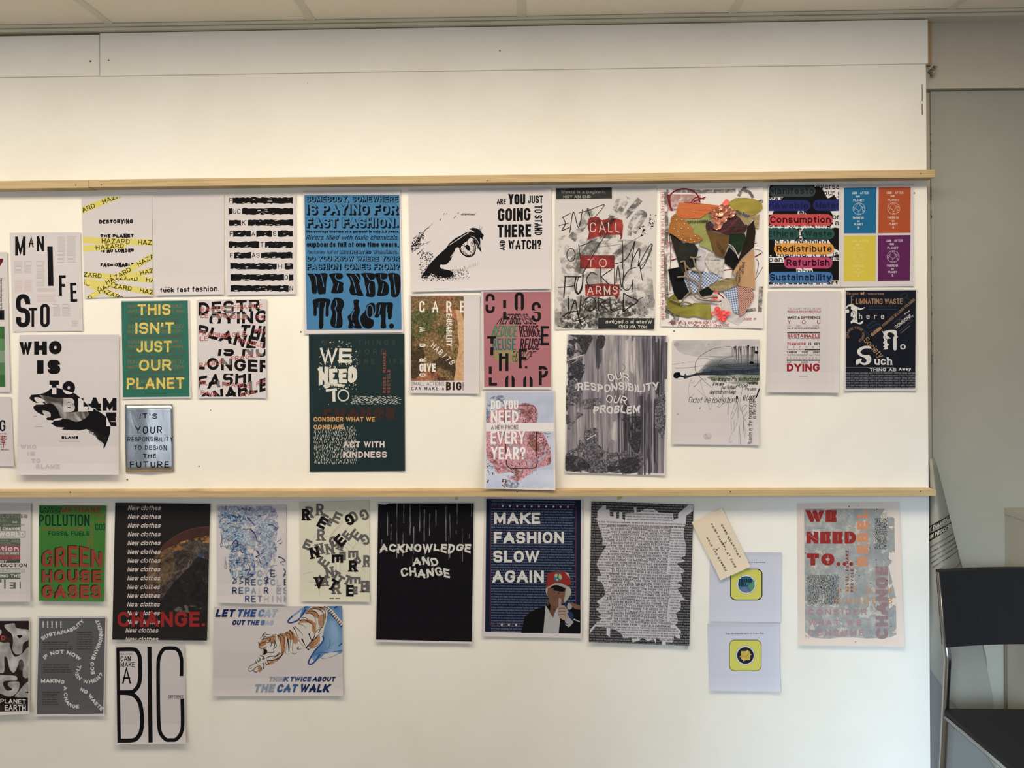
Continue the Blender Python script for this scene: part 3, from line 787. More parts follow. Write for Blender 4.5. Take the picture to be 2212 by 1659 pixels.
# --- big blue poster
p = Sheet('poster', (640, 400, 5.028), '77 60 1130 50 1165 1598 85 1615', 'big bright blue poster of shaded black lettering, ending in WE NEED TO ACT', group=GP, lift=(2, 4, 2, 2, 1))
BL, B = '#4684b8', '#121318'
p.part('blue_print').poly('87 108 1120 104 1145 1570 113 1572', BL)
p.part('shaded_lettering')
for tx, x0, y0, x1, y1, w, d in (('SOMEBODY, SOMEWHERE', 104, 114, 1112, 190, 13, 10), ('IS PAYING FOR', 105, 206, 1116, 330, 24, 18), ('FAST FASHION.', 106, 352, 1118, 470, 24, 18), ('DO YOU KNOW WHERE YOUR', 112, 770, 1126, 830, 12, 9), ('FASHION COMES FROM?', 112, 850, 1128, 926, 13, 10)): p.shade(tx, x0, y0, x1, y1, w, d, BL, B)
p.shade('MISTREATED WORKERS.', 472, 706, 1112, 748, 8, 6, BL, B, n=3, ol=2)
p.part('lettering')
p.t('The average lifetime of a garment is only 2.2 years.', 106, 490, 1120, 518, B, 8.5).t('Rivers filled with toxic chemicals,', 106, 542, 1106, 594, B, 7, sh=.3).t('cupboards full of one time wears,', 114, 616, 1114, 672, B, 13).t('factories full of', 116, 706, 448, 746, B, 5, sh=.32)
p.part('wavy_lettering')
def fat(tx, polyline_slits, P):
    p.poly(P, B, 4)
for P in ('118 960 190 962 205 958 252 968 262 958 338 962 325 1060 318 1172 290 1180 240 1180 225 1100 220 1172 185 1178 168 1150 160 1050 135 985',
          '362 965 490 958 500 1012 440 1030 470 1045 512 1062 508 1092 500 1165 385 1172 392 1120 400 1070 375 1010',
          '542 960 620 962 680 960 700 1010 690 1090 710 1150 730 1200 670 1202 640 1180 650 1195 600 1190 575 1140 590 1080 580 1020',
          '705 958 845 960 850 1018 800 1030 848 1052 855 1100 850 1208 760 1206 765 1150 745 1080 735 1010',
          '858 958 980 960 985 1010 940 1030 980 1055 1005 1100 990 1190 880 1202 885 1150 890 1090 870 1020',
          '1000 958 1090 958 1130 1000 1130 1130 1100 1210 1035 1210 1030 1150 1020 1060 1005 1010'): p.poly(P, B, 3)
for P in ('190 965 215 1010 222 1090', '265 965 285 1030 300 1110', '430 970 425 1000 445 1025 490 1025', '462 1062 452 1100 444 1140', '590 990 620 1050 650 1170', '640 965 690 1040 680 1085', '760 970 800 1030 845 1028', '800 1062 785 1110 800 1180', '915 970 925 1025 975 1028', '945 1062 940 1120 925 1175', '1055 970 1068 1090 1080 1185'): p.line(P, 8, BL, 4)
for P in ('190 1240 362 1238 352 1330 352 1415 320 1420 318 1320 300 1330 295 1420 290 1548 245 1550 250 1430 240 1340 222 1330 222 1410 190 1415 188 1330',
          '380 1290 410 1228 455 1222 505 1245 520 1300 490 1380 502 1460 495 1540 440 1552 380 1530 372 1470 392 1390 375 1340',
          '622 1250 680 1248 675 1300 692 1365 672 1440 690 1500 712 1555 640 1555 605 1530 615 1555 565 1550 575 1490 556 1430 590 1395 628 1330',
          '850 1290 820 1275 770 1300 745 1370 700 1420 698 1480 730 1540 790 1560 835 1530 840 1470 800 1440 850 1390 858 1330',
          '875 1280 960 1275 1046 1280 1044 1360 1032 1445 998 1450 992 1380 975 1400 968 1480 975 1548 918 1548 925 1460 910 1400 892 1435 850 1430 868 1370'): p.poly(P, B, 3)
for P in ('248 1270 242 1420', '318 1270 312 1400', '432 1245 440 1300 422 1340 440 1400 428 1530', '630 1355 600 1415 600 1465', '615 1495 632 1530', '915 1300 895 1400', '985 1300 975 1390 992 1440'): p.line(P, 9, BL, 4)
p.ring(800, 1370, 34, 70, 9, BL, 24, 100, 400); p.ell(1034, 1530, 27, 29, B)
p.done()
# --- dark green WE NEED TO
DG = '#13272a'
p = Sheet('poster', (640, 700, 4.88), '132 112 1140 105 1147 1548 142 1555', 'dark green poster with white brushed WE NEED TO and orange CONSIDER lines', group=GP, paper=DG, lift=(1, 2, 1, 2, 0))
p.part('faint_lettering')
for a in (('SOME THINGS', 285, 165, 1045, 220, 8), ('MORE', 625, 262, 935, 320, 8), ('ONE LIFE', 635, 365, 1132, 420, 8)): p.t(*a[:5], '#3f4642', a[5], gap=.7)
p.t('CHANGE', 275, 885, 1042, 1003, '#4a312e', 44)
for i in range(9): p.line([(270+20*k, 893+i*13+4*sin(k*1.3+i)) for k in range(40)], 2.5, DG)
p.part('brushed_lettering'); W_ = '#d9d6cb'
wh = tex('dry_brush_white', [(.3, '#bdbab0'), (.6, '#dedbd0')], (60, 60), 3, .5, alpha=(.36, .44, (110, 90), 5))
p.t('W', 252, 262, 428, 416, W_, 24, jit=3).t('E', 450, 258, 585, 410, W_, 34, jit=3).t('NEED', 238, 470, 640, 622, W_, 40, jit=4)
p.poly('560 450 620 460 642 520 620 590 560 600 600 560 605 500 570 480', W_, 4).poly('290 640 400 625 520 640 470 665 380 655 310 680', wh, 4)
p.line('312 700 428 690', 26, W_).line('395 690 398 818', 30, W_).ring(497, 752, 56, 57, 13, W_)
p.specks(235, 180, 650, 690, 330, 6, W_, lambda x, y: .75 if (440 < x < 560 and y < 265) or 410 < y < 470 or y > 620 else .25, 1.6)
p.specks(300, 800, 620, 850, 14, 4, W_)
p.part('dash_pattern').dashes(595, 762, 1100, 852, 14, 8, 22, 5, W_, False).dashes(192, 1090, 638, 1488, 25, 15, 22, 4.2, W_)
p.part('red_lettering').tv('REUSE, REMAKE,', 914, 282, 944, 725, '#a2503f', 6.5, gap=.35).tv('RECYCLE', 960, 482, 990, 725, '#a2503f', 6.5, gap=.35)
p.part('orange_lettering').t('CONSIDER WHAT WE', 183, 980, 828, 1027, '#d29d60', 10).t('CONSUME', 183, 1062, 498, 1108, '#d29d60', 10)
p.part('pink_lettering').t('ACT WITH', 497, 1236, 930, 1300, '#d7c5c5', 14).t('KINDNESS', 497, 1343, 955, 1408, '#d7c5c5', 14)
p.done()
# --- the eye
p = Sheet('poster', (870, 400, 6.506), '80 60 2088 30 2088 1455 120 1500', 'wide white poster with a big black eye below the upper rail', group=GP, lift=(2, 6, 2, 4, 2))
p.part('lettering')
p.t('ARE', 1322, 188, 1450, 270, K, 15).t('YOU', 1485, 124, 1722, 273, K, 32).t('JUST', 1760, 146, 1970, 255, K, 19)
p.t('GOING', 1338, 328, 1796, 508, K, 36, slope=-.02).t('THERE', 1330, 556, 1804, 736, K, 36, slope=-.02).t('WATCH?', 1485, 772, 1948, 906, K, 25, slope=-.012)
p.tv('TO STAND', 1852, 283, 1960, 703, K, 19, up=False).tv('AND', 1360, 776, 1440, 912, K, 15)
p.part('eye_picture')
p.poly('262 1290 300 1225 330 1190 365 1125 400 1085 480 1000 540 945 605 888 660 810 740 745 800 715 860 680 910 655 960 650 1010 665 1060 690 1085 735 1092 800 1088 850 1098 900 1110 948 1080 915 1058 895 1030 830 1000 800 1000 770 960 735 935 750 900 790 860 815 830 845 815 880 800 890 775 870 745 885 725 930 700 985 680 1040 650 1080 612 1115 560 1122 535 1112 518 1140 540 1170 600 1185 650 1195 700 1215 708 1245 690 1275 640 1295 590 1305 540 1285 480 1270 440 1258 400 1240 370 1262 330 1275 300 1285', K)
p.poly('928 615 985 598 1040 605 1080 630 1082 600 1090 640 1125 690 1142 705 1120 740 1130 770 1100 750 1070 725 1040 690 985 640', K)
p.line('800 890 830 950 880 990 935 1004 985 985 1012 940 1020 880 1010 820 985 775', 20, K, 5).line('812 880 850 940 900 975 950 985 985 955 1000 900 990 840 960 790', 7, K, 5)
p.poly('880 850 905 835 935 855 950 890 935 920 910 915 885 890', K, 3).line('830 840 880 865', 12, K).line('930 905 965 950', 8, K).line('850 900 890 965', 6, K).line('990 800 960 850', 6, K).line('905 985 940 1000 985 975', 18, K, 4).line('960 1005 962 985', 5, '#cfcacb')
p.line('1000 745 1045 820 1075 900', 13, '#4a474a', 4).line('950 715 1010 735 1060 800 1085 870', 6, '#cfcacb', 4)
for i in range(9): a = radians(20+i*40); p.line([(915+55*cos(a), 885+60*sin(a)), (915+88*cos(a+.1), 885+105*sin(a+.1))], 5, K)
for i in range(14):
    x = 660+i*18+rnd.uniform(-5, 5); y = 840-i*12; p.line([(x, y), (x+34, y-22)], 7, '#d2cccd')
for i in range(6): p.line([(668+i*18, 1010-i*26), (700+i*16, 985-i*22)], 6, '#d6d0d1')
for P in ('1075 650 1110 580', '1085 660 1125 575', '1100 690 1140 690', '1070 640 1085 560', '1110 740 1120 780'): p.line(P, 6, K, w2=1)
for i in range(16):
    x = 700+i*23; y = 1240-i*7+rnd.uniform(-10, 10); p.line([(x, y), (x+rnd.uniform(-20, 26), y-rnd.uniform(20, 60))], rnd.uniform(2, 7)*(1 if i < 8 else .5), K, w2=1)
p.specks(225, 930, 430, 1230, 420, 7, K, lambda x, y: .6-abs(x-330)/220, 1.6).specks(255, 1200, 720, 1350, 420, 8, K, lambda x, y: 1.1-abs(y-1268)/75, 1.8).specks(650, 1180, 930, 1320, 120, 5, K, None, 2)
p.specks(125, 660, 300, 920, 260, 8, K, lambda x, y: .9-abs((y-790)+(x-210)*1.0)/140, 2.4)
for P in ('128 945 200 885 300 825 320 820', '130 860 190 800 250 745 300 660 330 615 400 560 420 528', '205 970 250 930 300 880', '200 760 240 690 290 650 350 600', '150 830 230 760 280 700', '300 640 380 590', '330 820 390 785', '520 495 545 465', '575 410 590 395', '612 408 622 392', '720 460 760 425', '770 400 790 380'): p.line(P, rnd.uniform(5, 13), K, 4, w2=2)
for i in range(22): x = 815+i*9; p.line([(x, 425-rnd.uniform(0, 14)), (x+rnd.uniform(15, 45), 395-rnd.uniform(-14, 16))], 5, K, w2=1)
p.done()
# --- CARE / GROW
p = Sheet('poster', (870, 620, 6.506), '92 112 1085 105 1072 1500 98 1490', 'white poster with a brown leaf litter photo and pale CARE, GROW and HABITS', group=GP, lift=(2, 5, 2, 5, 1))
leaf = tex('leaf_litter', [(.30, '#2a2312'), (.42, '#5b4526'), (.5, '#7d6237'), (.58, '#a8845a'), (.68, '#c9a27c')], (150, 150), 7, .75, .8)
leafg = tex('leaf_green', [(.32, '#1c2412'), (.48, '#47522a'), (.58, '#75713c'), (.7, '#b39a6a')], (140, 140), 7, .75, .8, alpha=(.44, .56, (22, 22), 2))
leafr = tex('leaf_red', [(.3, '#8a4a32'), (.5, '#b06a4a'), (.68, '#d0906e')], (150, 150), 6, .7, .8, alpha=(.42, .56, (20, 20), 8))
leafd = tex('leaf_dark', [(.35, '#1f180e'), (.55, '#4a3620'), (.68, '#7a5a38')], (150, 150), 7, .75, .8, alpha=(.42, .54, (22, 18), 4))
sand = tex('sand_print', [(.3, '#b98a5c'), (.55, '#cfa377'), (.75, '#dbb48c')], (90, 90), 6, .7, .6)
p.part('photo_print').clip = (115, 130, 858, 1318)
p.rect(115, 130, 858, 1318, leaf).poly('115 380 260 330 480 320 640 400 620 600 500 760 300 700 115 760', leafg, 4).poly('440 130 858 130 858 480 700 430 560 330 480 220', leafr, 4).poly('115 1180 300 1140 480 1200 520 1318 115 1318', leafr, 4).poly('115 720 220 760 300 900 280 1120 220 1250 115 1250', leafd, 4).poly('420 1060 560 980 700 1000 760 1120 740 1318 420 1318', leafd, 4)
p.poly('742 320 762 420 775 560 770 660 792 800 780 900 775 960 742 1060 745 1180 722 1318 858 1318 858 460', sand, 3)
p.part('lettering'); L_ = '#e6e0d6'
for c, a, b in (('C', 233, 308), ('A', 416, 500), ('R', 612, 688), ('E', 805, 880)): p.t(c, a, 197, b, 356, L_, 23)
for c, a, b in (('G', 1212, 1258), ('R', 1000, 1048), ('O', 794, 840), ('W', 563, 630)): p.tv(c, 233, a, 320, b, L_, 14)
p.tv('E-USABILITY', 612, 375, 692, 832, L_, 15, up=False).t('GIVE', 235, 1075, 462, 1190, L_, 26)
for i, c in enumerate('HABITS'):
    x, y = 432+i*52, 820+i*48; a = radians(35+i*5); ux, uy = cos(a), sin(a); w_ = 5 if c == 'I' else 24
    g = lambda s_, t_: (x+ux*s_-uy*t_, y+uy*s_+ux*t_)
    p.t(c, 0, 0, 0, 0, L_, 10, q=[g(-w_, -40), g(w_, -40), g(w_, 40), g(-w_, 40)])
p.tv('EXPAND THE EXTENT', 826, 660, 852, 1300, '#d8b896', 5, up=False); p.clip = None
p.part('caption').t('SMALL ACTIONS', 122, 1332, 580, 1386, '#2a282a', 4.5).t('CAN MAKE', 122, 1400, 495, 1450, '#232123', 8, gap=.5).t('A', 552, 1400, 580, 1450, '#232123', 8).tv('DIFFERENCE', 838, 1335, 858, 1455, '#3a3638', 3)
p.t('BIG', 608, 1335, 826, 1452, '#3b271b', 27, gap=.3)
p.done()
# --- CLOSE THE LOOP
p = Sheet('poster', (870, 620, 6.506), '1100 60 2085 52 2092 1442 1118 1436', 'pink poster CLOSE THE LOOP with a green and black globe of words', group=GP, lift=(3, 3, 2, 3, 1))
PK = '#b6737d'
p.part('pink_print').poly('1133 72 2080 66 2085 1402 1145 1406', PK)
p.part('globe_lettering')
def glob(x, y):
    k = (y-712)/350; r = sqrt(max(.05, 1-k*k*.8)); return (1600+(x-1600)*r, y)
def ball(tx, x0, x1, y0, y1, m, w, lean=0): p.t(tx, x0, y0, x1, y1, m, w, warp=lambda x, y: glob(x+lean*(712-y), y), gap=.1)
ball('REFUSE', 1235, 1640, 375, 525, '#2c2b2e', 17, .2); ball('REFUSE', 1560, 1960, 375, 525, '#2c2b2e', 17, -.2)
ball('REDUCE', 1245, 1600, 540, 702, '#3c8659', 19, .1); ball('REDUCE', 1650, 1955, 540, 702, '#33232d', 19, -.1)
ball('REUSE', 1250, 1595, 722, 888, '#2c7b66', 21, .05); ball('REUSE', 1660, 1962, 722, 884, '#33232d', 21, .08)
ball('RECYCLE', 1225, 1690, 900, 1056, '#7aa84a', 17, .25); ball('ECYLCE', 1600, 1975, 900, 1056, '#33232d', 15, .3)
ball('RECYCLE', 1250, 1720, 900, 1056, '#86b257', 7, -.3)
p.part('lettering'); D = '#1e1b1f'
def cutt(c, x0, y0, x1, y1, w, gaps):
    ys = [y0-2]+[g for ab in gaps for g in ab]+[y1+2]
    for a, b in zip(ys[::2], ys[1::2]):
        p.clip = (x0-50, a, x1+50, b); p.t(c, x0, y0, x1, y1, D, w)
    p.clip = None
cutt('C', 1163, 93, 1292, 370, 38, [(200, 248)]); cutt('L', 1410, 183, 1500, 460, 43, [(298, 348)]); cutt('O', 1573, 72, 1704, 345, 44, [(332, 345)])
p.cut = [(1560, 335, 1600, 60)]; p.cut = []
p.rect(1615, 300, 1662, 346, PK); cutt('S', 1812, 210, 1940, 490, 40, [(330, 352)])
cutt('E', 1940, 548, 2054, 820, 38, []); p.rect(2012, 660, 2036, 698, D)
p.rect(1185, 690, 1315, 725, D).rect(1232, 725, 1276, 795, D).rect(1230, 845, 1274, 962, D)
p.rect(1352, 930, 1394, 1180, D).rect(1443, 930, 1485, 1180, D).rect(1394, 975, 1443, 1010, D)
cutt('E', 1630, 870, 1745, 1142, 40, [(1142, 1143)]); p.rect(1675, 1040, 1760, 1145, PK).rect(1718, 1106, 1750, 1144, D)
cutt('L', 1210, 1118, 1324, 1388, 41, [(1222, 1270)])
p.clip = (1140, 1230, 2085, 1402); p.t('O', 1440, 1238, 1573, 1500, D, 42).t('O', 1693, 1246, 1826, 1500, D, 42); p.clip = None
p.rect(1484, 1230, 1530, 1300, PK).rect(1737, 1238, 1783, 1310, PK)
cutt('P', 1912, 1108, 2042, 1378, 42, [(1165, 1178)])
p.done()
# --- A NEW PHONE EVERY YEAR
p = Sheet('poster', (1030, 830, 6.911), '130 95 1165 92 1172 1582 108 1558', 'pale blue and pink NEW PHONE poster hanging over the middle rail', group=GP, lift=(1, 47, 2, 2, 0), gv=[1, 1, 1, 8, 25, 40, 45, 48])
snow = tex('pale_blue_print', [(.3, '#a9b3cf'), (.55, '#b7c0d8'), (.75, '#c3c3d9')], (16, 16), 5, .6, .5)
rash = tex('pink_speckle', [(.34, '#7a3a46'), (.45, '#b56f7f'), (.55, '#d3a0ae'), (.68, '#dcb8c4')], (190, 190), 6, .75, .8, alpha=(.34, .5, (34, 34), 6))
rust = tex('rust_speckle', [(.34, '#5a2418'), (.5, '#94524a'), (.66, '#c08a84')], (190, 190), 6, .75, .8, alpha=(.50, .64, (40, 40), 12))
bru = tex('bruise_speckle', [(.4, '#5d6a8e'), (.6, '#8d97b8')], (120, 120), 5, .7, .6, alpha=(.46, .58, (44, 44), 15))
p.part('photo_print').clip = (140, 118, 1146, 1548)
p.rect(140, 118, 1146, 1548, snow).poly('150 300 230 190 400 170 480 260 420 560 150 580', bru, 4).poly('440 1300 700 1480 640 1548 440 1530', bru, 4)
p.poly('170 500 260 400 420 330 640 300 700 280 800 300 880 340 920 470 880 600 960 690 1040 830 1090 960 1110 1100 1080 1200 950 1240 900 1250 850 1300 640 1440 540 1430 300 1330 250 1210 150 1090 140 700', rash, 4)
p.poly('640 300 820 290 880 400 880 575 780 575 760 480 640 420', rust, 4).poly('140 950 300 1100 440 1250 520 1400 330 1330 250 1200 150 1090', rust, 4).poly('900 710 1010 820 1100 1050 1090 1200 960 1180 900 1000', rust, 4).poly('480 1240 700 1290 620 1440 520 1400', rust, 4).poly('700 705 900 705 890 1000 780 900', rust, 4)
p.specks(500, 1160, 900, 1400, 150, 6, '#5a2a32', lambda x, y: .8 if 1180 < y < 1300 else .35, 1.8).specks(850, 720, 1100, 1100, 120, 6.5, '#5a2a32', None, 2).specks(680, 400, 900, 575, 80, 6, '#6a2a22', None, 1.8).specks(160, 1180, 240, 1500, 12, 12, '#5a3434', None, 2.4).specks(380, 1420, 440, 1530, 22, 10, '#6a3a2e', None, 2)
p.part('phone_outline').line('420 575 418 380 440 335 500 322 640 318 800 318 850 330 880 380 884 575', 8, '#4a1d26', 4).line('414 705 415 760', 9, '#4a1d26').line('432 890 440 1160 450 1210 500 1255 560 1258 850 1248 890 1210 902 1150 892 950 890 705', 13, '#3d1820', 4)
p.part('white_band').poly('140 580 1146 578 1146 704 138 703', '#e2dddf'); p.clip = None
p.part('lettering'); L_ = '#e8e3e4'
p.t('DO YOU', 210, 238, 618, 372, L_, 25).t('NEED', 210, 390, 620, 578, L_, 29).t('EVERY', 207, 702, 716, 890, L_, 29).t('YEAR?', 215, 936, 726, 1122, L_, 29)
p.part('small_lettering').t('A NEW PHONE', 213, 609, 622, 676, '#8a6d7c', 10)
p.done()
# --- END OF THE WORLD charcoal sheet
p = Sheet('charcoal_drawing', (1190, 390, 5.029), '48 72 1150 60 1125 1614 42 1620', 'charcoal scrawled sheet with red CALL TO ARMS blocks and black strips', 'poster', GP, paper='#c3bfbd', lift=(1, 2, 1, 3, 0))
smd = tex('charcoal_smudge', [(.3, '#4c4a49'), (.7, '#8a8786')], (60, 60), 4, .6, alpha=(.40, .66, (36, 48), 2))
smd2 = tex('charcoal_haze', [(.3, '#8d8987'), (.7, '#b5b1af')], (40, 40), 4, .6, alpha=(.46, .7, (22, 26), 7))
smd3 = tex('charcoal_grit', [(.3, '#242322'), (.7, '#5c5a58')], (120, 120), 5, .7, alpha=(.45, .56, (110, 110), 9))
blk = tex('inked_strip', [(.3, '#161718'), (.7, '#2e3030')], (60, 60), 4, .6)
redp = tex('red_paint', [(.34, '#4c1815'), (.5, '#94211f'), (.66, '#b83630')], (26, 26), 5, .6, .4)
p.part('smudges').poly('70 640 300 600 560 680 800 640 1060 720 1100 1000 1120 1400 1090 1590 600 1600 80 1590 60 1300 120 1000', smd2, 4).poly('70 1300 400 1240 800 1290 1100 1250 1100 1590 70 1590', smd2, 4).poly('135 1440 320 1420 520 1450 510 1590 130 1600', smd3, 2).poly('560 1090 760 1060 950 1130 960 1450 760 1500 580 1420', smd2, 4).poly('330 1330 600 1290 880 1320 900 1460 600 1490 350 1470', smd3, 4)
for P, w in (('690 320 745 180', 46), ('735 360 838 180', 62), ('800 400 970 205', 66), ('850 600 872 470 960 350 1020 370 990 430 900 570', 52), ('640 400 720 335', 55), ('225 640 330 500 440 320', 92), ('250 960 380 800 520 620 700 560', 110), ('320 1010 450 800 640 600', 60), ('180 960 290 820 330 880 280 1000', 70), ('650 860 740 780 820 720', 60), ('560 470 640 420 700 350', 40)): p.line(P, w, smd, 5)
p.part('red_blocks').poly('405 430 440 400 520 395 545 430 640 415 775 430 780 560 770 630 748 636 750 590 560 600 420 640 395 650 415 560 400 520', redp, 2).rect(316, 812, 692, 956, redp).poly('372 1128 560 1118 745 1130 745 1240 715 1290 690 1250 520 1262 375 1252', redp)
p.line('560 500 700 420 560 560 470 640', 34, tex('charcoal_over_red', [(.3, '#2a1210'), (.7, '#5a2420')], (60, 60), 4, .6, alpha=(.4, .6, (40, 40), 4)), 4)
p.part('scratched_lettering'); O_ = '#d5c5c0'
p.t('CALL', 425, 452, 750, 562, O_, 9, jit=5, gap=.3).t('TO', 400, 850, 605, 940, O_, 8, jit=4, gap=.5).t('ARMS', 398, 1150, 728, 1240, O_, 9, jit=5, gap=.35)
p.part('black_strips').poly('55 84 662 74 664 194 56 204', blk).poly('514 1490 1126 1496 1120 1616 512 1612', blk)
p.part('strip_writing'); p.t('Waste is a beginnin', 110, 108, 590, 140, '#8d8f8c', 6, jit=3).t('NOT AN END', 135, 162, 435, 190, '#a9aba6', 6, jit=2)
p.t('Waste is a beginin', 0, 0, 0, 0, '#cfcfc9', 6, q='1098 1516 595 1512 595 1552 1098 1552', jit=2).t('NOT AN END', 0, 0, 0, 0, '#cfcfc9', 6, q='1044 1574 740 1568 740 1602 1044 1608', jit=2)
p.part('scrawl'); C_ = '#262524'
for P, w in (('120 402 215 355', 8), ('130 402 158 470 122 540 205 508', 9), ('84 492 190 462', 8), ('205 570 245 340 300 512 345 310', 9), ('395 300 432 420', 9), ('300 352 420 320 575 262 545 320 475 400', 7), ('302 690 320 850', 8), ('300 716 380 690 455 655', 8),
             ('775 655 782 800 778 960', 10), ('695 906 800 868 860 780 912 655', 9), ('912 655 890 800 870 948', 10), ('880 880 930 780 962 738 965 800 945 935', 9), ('948 935 1040 760 1090 688 1100 720 1060 830 985 960 960 890 975 980 994 1084', 9), ('1085 690 1096 700 1040 850 975 930', 7),
             ('156 1036 150 1150 140 1278', 12), ('150 1044 330 1046', 11), ('76 1160 170 1155 262 1140', 9), ('275 1044 258 1150 288 1232 335 1180 350 1020', 14), ('300 1050 275 1150 300 1225 350 1110', 9), ('500 1025 440 1000 386 1070 405 1130 440 1155', 10), ('541 940 546 1130', 10), ('665 962 560 1035 552 1050 630 1125', 10), ('692 955 690 1130', 9), ('706 1120 730 930 772 1165 796 908', 10), ('925 944 850 970 785 1080 790 1170 840 1190 890 1110', 9), ('892 1070 880 1212', 10), ('700 1110 690 1125 770 1190', 7),
             ('188 1270 202 1445 262 1300 300 1475 328 1246', 12), ('300 1440 310 1520 340 1590', 12), ('240 1530 330 1510 410 1462', 10), ('512 1270 522 1420', 11), ('512 1276 590 1306 535 1345 612 1400', 10), ('640 1268 662 1412 760 1394', 10), ('792 1216 784 1428', 14), ('786 1222 860 1265 945 1308 860 1370 788 1426', 12), ('925 1308 1004 1264', 8), ('340 1030 520 700 620 560', 7), ('600 960 800 720 980 600', 3), ('560 720 760 690', 3), ('130 1480 200 1430 300 1420', 12)): p.line(P, w, C_, 5)
p.ring(218, 808, 45, 70, 8, C_); p.ring(425, 1340, 66, 76, 11, C_); p.ring(430, 1336, 56, 72, 6, C_)
p.specks(1060, 370, 1140, 530, 16, 8, C_, None, 2.2).specks(960, 480, 1030, 600, 14, 9, C_, None, 2).specks(80, 1250, 1100, 1600, 160, 6, C_, None, 1.8)
p.done()
# --- OUR RESPONSIBILITY OUR PROBLEM
p = Sheet('poster', (1210, 710, 5.183), '78 58 1205 75 1180 1645 55 1612', 'grey streaked photo poster OUR RESPONSIBILITY OUR PROBLEM', group=GP, lift=(1, 4, 1, 2, 0))
strk = tex('streak_print', [(.28, '#2f2c38'), (.42, '#625d69'), (.52, '#8e8893'), (.62, '#aaa3ac'), (.75, '#c9c2c6')], (75, 2.6), 6, .65, .3)
strd = tex('streak_dark', [(.3, '#1d1b24'), (.5, '#45414d'), (.68, '#7c7682')], (80, 3), 6, .65, .3, alpha=(.40, .52, (40, 2.2), 5))
strl = tex('streak_light', [(.3, '#b3abb2'), (.7, '#cdc6c8')], (60, 3), 4, .6, .2, alpha=(.42, .62, (40, 3), 9))
moss = tex('moss_print', [(.36, '#17161c'), (.48, '#4b4852'), (.58, '#8b8690'), (.7, '#d3cdd0')], (170, 150), 7, .75, 1.0, alpha=(.42, .48, (34, 30), 4))
mosd = tex('moss_dark', [(.36, '#121117'), (.54, '#3a3740'), (.7, '#77727c')], (150, 140), 7, .75, 1.0, alpha=(.42, .48, (30, 26), 14))
p.part('photo_print').poly('93 68 1190 80 1162 1620 65 1592', strk)
p.cut = [(93, 68, 1190, 80)]
rs = random.Random(9)
for x, y0, y1, m_ in [(480+i*34, 90, 640, strl) for i in range(12)]+[(190+i*34, 900, 1380, strl) for i in range(13)]+[(1030+i*32, 82, 720, strd) for i in range(5)]+[(400, 80, 520, strd), (440, 80, 480, strd)]+[(650+i*36, 760, 1620, strd) for i in range(12)]+[(880, 760, 1610, strd), (940, 720, 1600, strd), (985, 740, 1610, strd)]:
    w_ = rs.uniform(14, 52); a_, b_ = y0+rs.uniform(-20, 140), y1+rs.uniform(-160, 60)
    p.poly([(x, a_+40), (x+w_*.5, a_), (x+w_, a_+30), (x+w_, b_-60), (x+w_*.6, b_), (x, b_-40)], m_, 2)
p.poly('93 68 350 76 320 210 240 380 290 420 220 590 120 620 85 640', mosd, 3).poly('420 85 500 85 490 200 440 220', mosd, 3).poly('70 640 260 620 180 900 260 960 180 1020 75 1130', moss, 3).poly('250 800 450 780 420 880 250 900', moss, 3)
p.poly('70 1400 230 1320 400 1280 560 1390 880 1360 860 1600 70 1592', moss, 3).poly('70 1430 230 1440 340 1560 70 1592', mosd, 3).poly('680 1010 900 980 910 1100 880 1400 760 1260 780 1080', mosd, 3).poly('1070 850 1175 700 1170 1190 1075 1180', moss, 3).poly('220 1190 410 1110 400 1320 240 1400', moss, 3).poly('560 1500 860 1440 860 1610 560 1605', mosd, 3)
p.cut = []
p.line('92 358 180 320 275 290', 9, '#cfc8cc', 3).line('130 390 200 350', 6, '#b9b2b8').line('300 1240 400 1185', 9, '#cfc9cc').line('700 480 730 430 690 390', 4, '#5d5864', 4)
p.part('lettering'); wob = lambda x, y: (x+5*sin(y*.06), y+9*sin(x*.035))
for c, m_, w in ((6, '#35323b', 20), (0, '#dcd6d8', 13)): p.t('OUR', 530, 496, 772, 578, m_, w, warp=wob).t('OUR', 0, 0, 0, 0, m_, w, q='520 735 756 762 740 850 512 820', warp=wob)
p.t('RESPONSIBILITY', 192, 610, 1104, 700, '#d3cdd0', 17, warp=lambda x, y: (x+6*sin(y*.05), y+14*sin(x*.016))).t('PROBLEM', 374, 860, 892, 948, '#d6d0d2', 19, warp=wob)
p.done()
# --- ink drawing
p = Sheet('ink_drawing', (1440, 720, 6.382), '80 92 1282 82 1280 1540 72 1528', 'white sheet with an ink landscape wash, black drips and loose handwriting', 'drawing', GP, lift=(2, 5, 2, 4, 1))
wash = tex('ink_wash', [(.3, '#5a6a78'), (.5, '#8e9ba6'), (.7, '#b5bbc2')], (14, 30), 4, .6, .6, alpha=(.36, .6, (9, 22), 3))
wash2 = tex('ink_wash_dark', [(.3, '#141c2c'), (.6, '#2e3b4e'), (.75, '#4f5d6c')], (20, 50), 4, .6, .6)
wgr = tex('ink_wash_green', [(.3, '#78836f'), (.6, '#9ba48e'), (.75, '#b9bda9')], (24, 24), 4, .6, .6, alpha=(.38, .52, (26, 26), 8))
p.part('wash').poly('120 110 600 98 1275 95 1275 300 900 340 500 330 200 270', tex('ink_wash_pale', [(.3, '#b9bbc2'), (.7, '#cfcdd2')], (8, 20), 4, .6, .5, alpha=(.3, 1.1, (7, 16), 5)), 4)
veil = tex('ink_veil', [(.3, '#5c6b7a'), (.7, '#7d8a97')], (14, 30), 4, .6, .6, alpha=(.2, 2.6, (9, 22), 3))
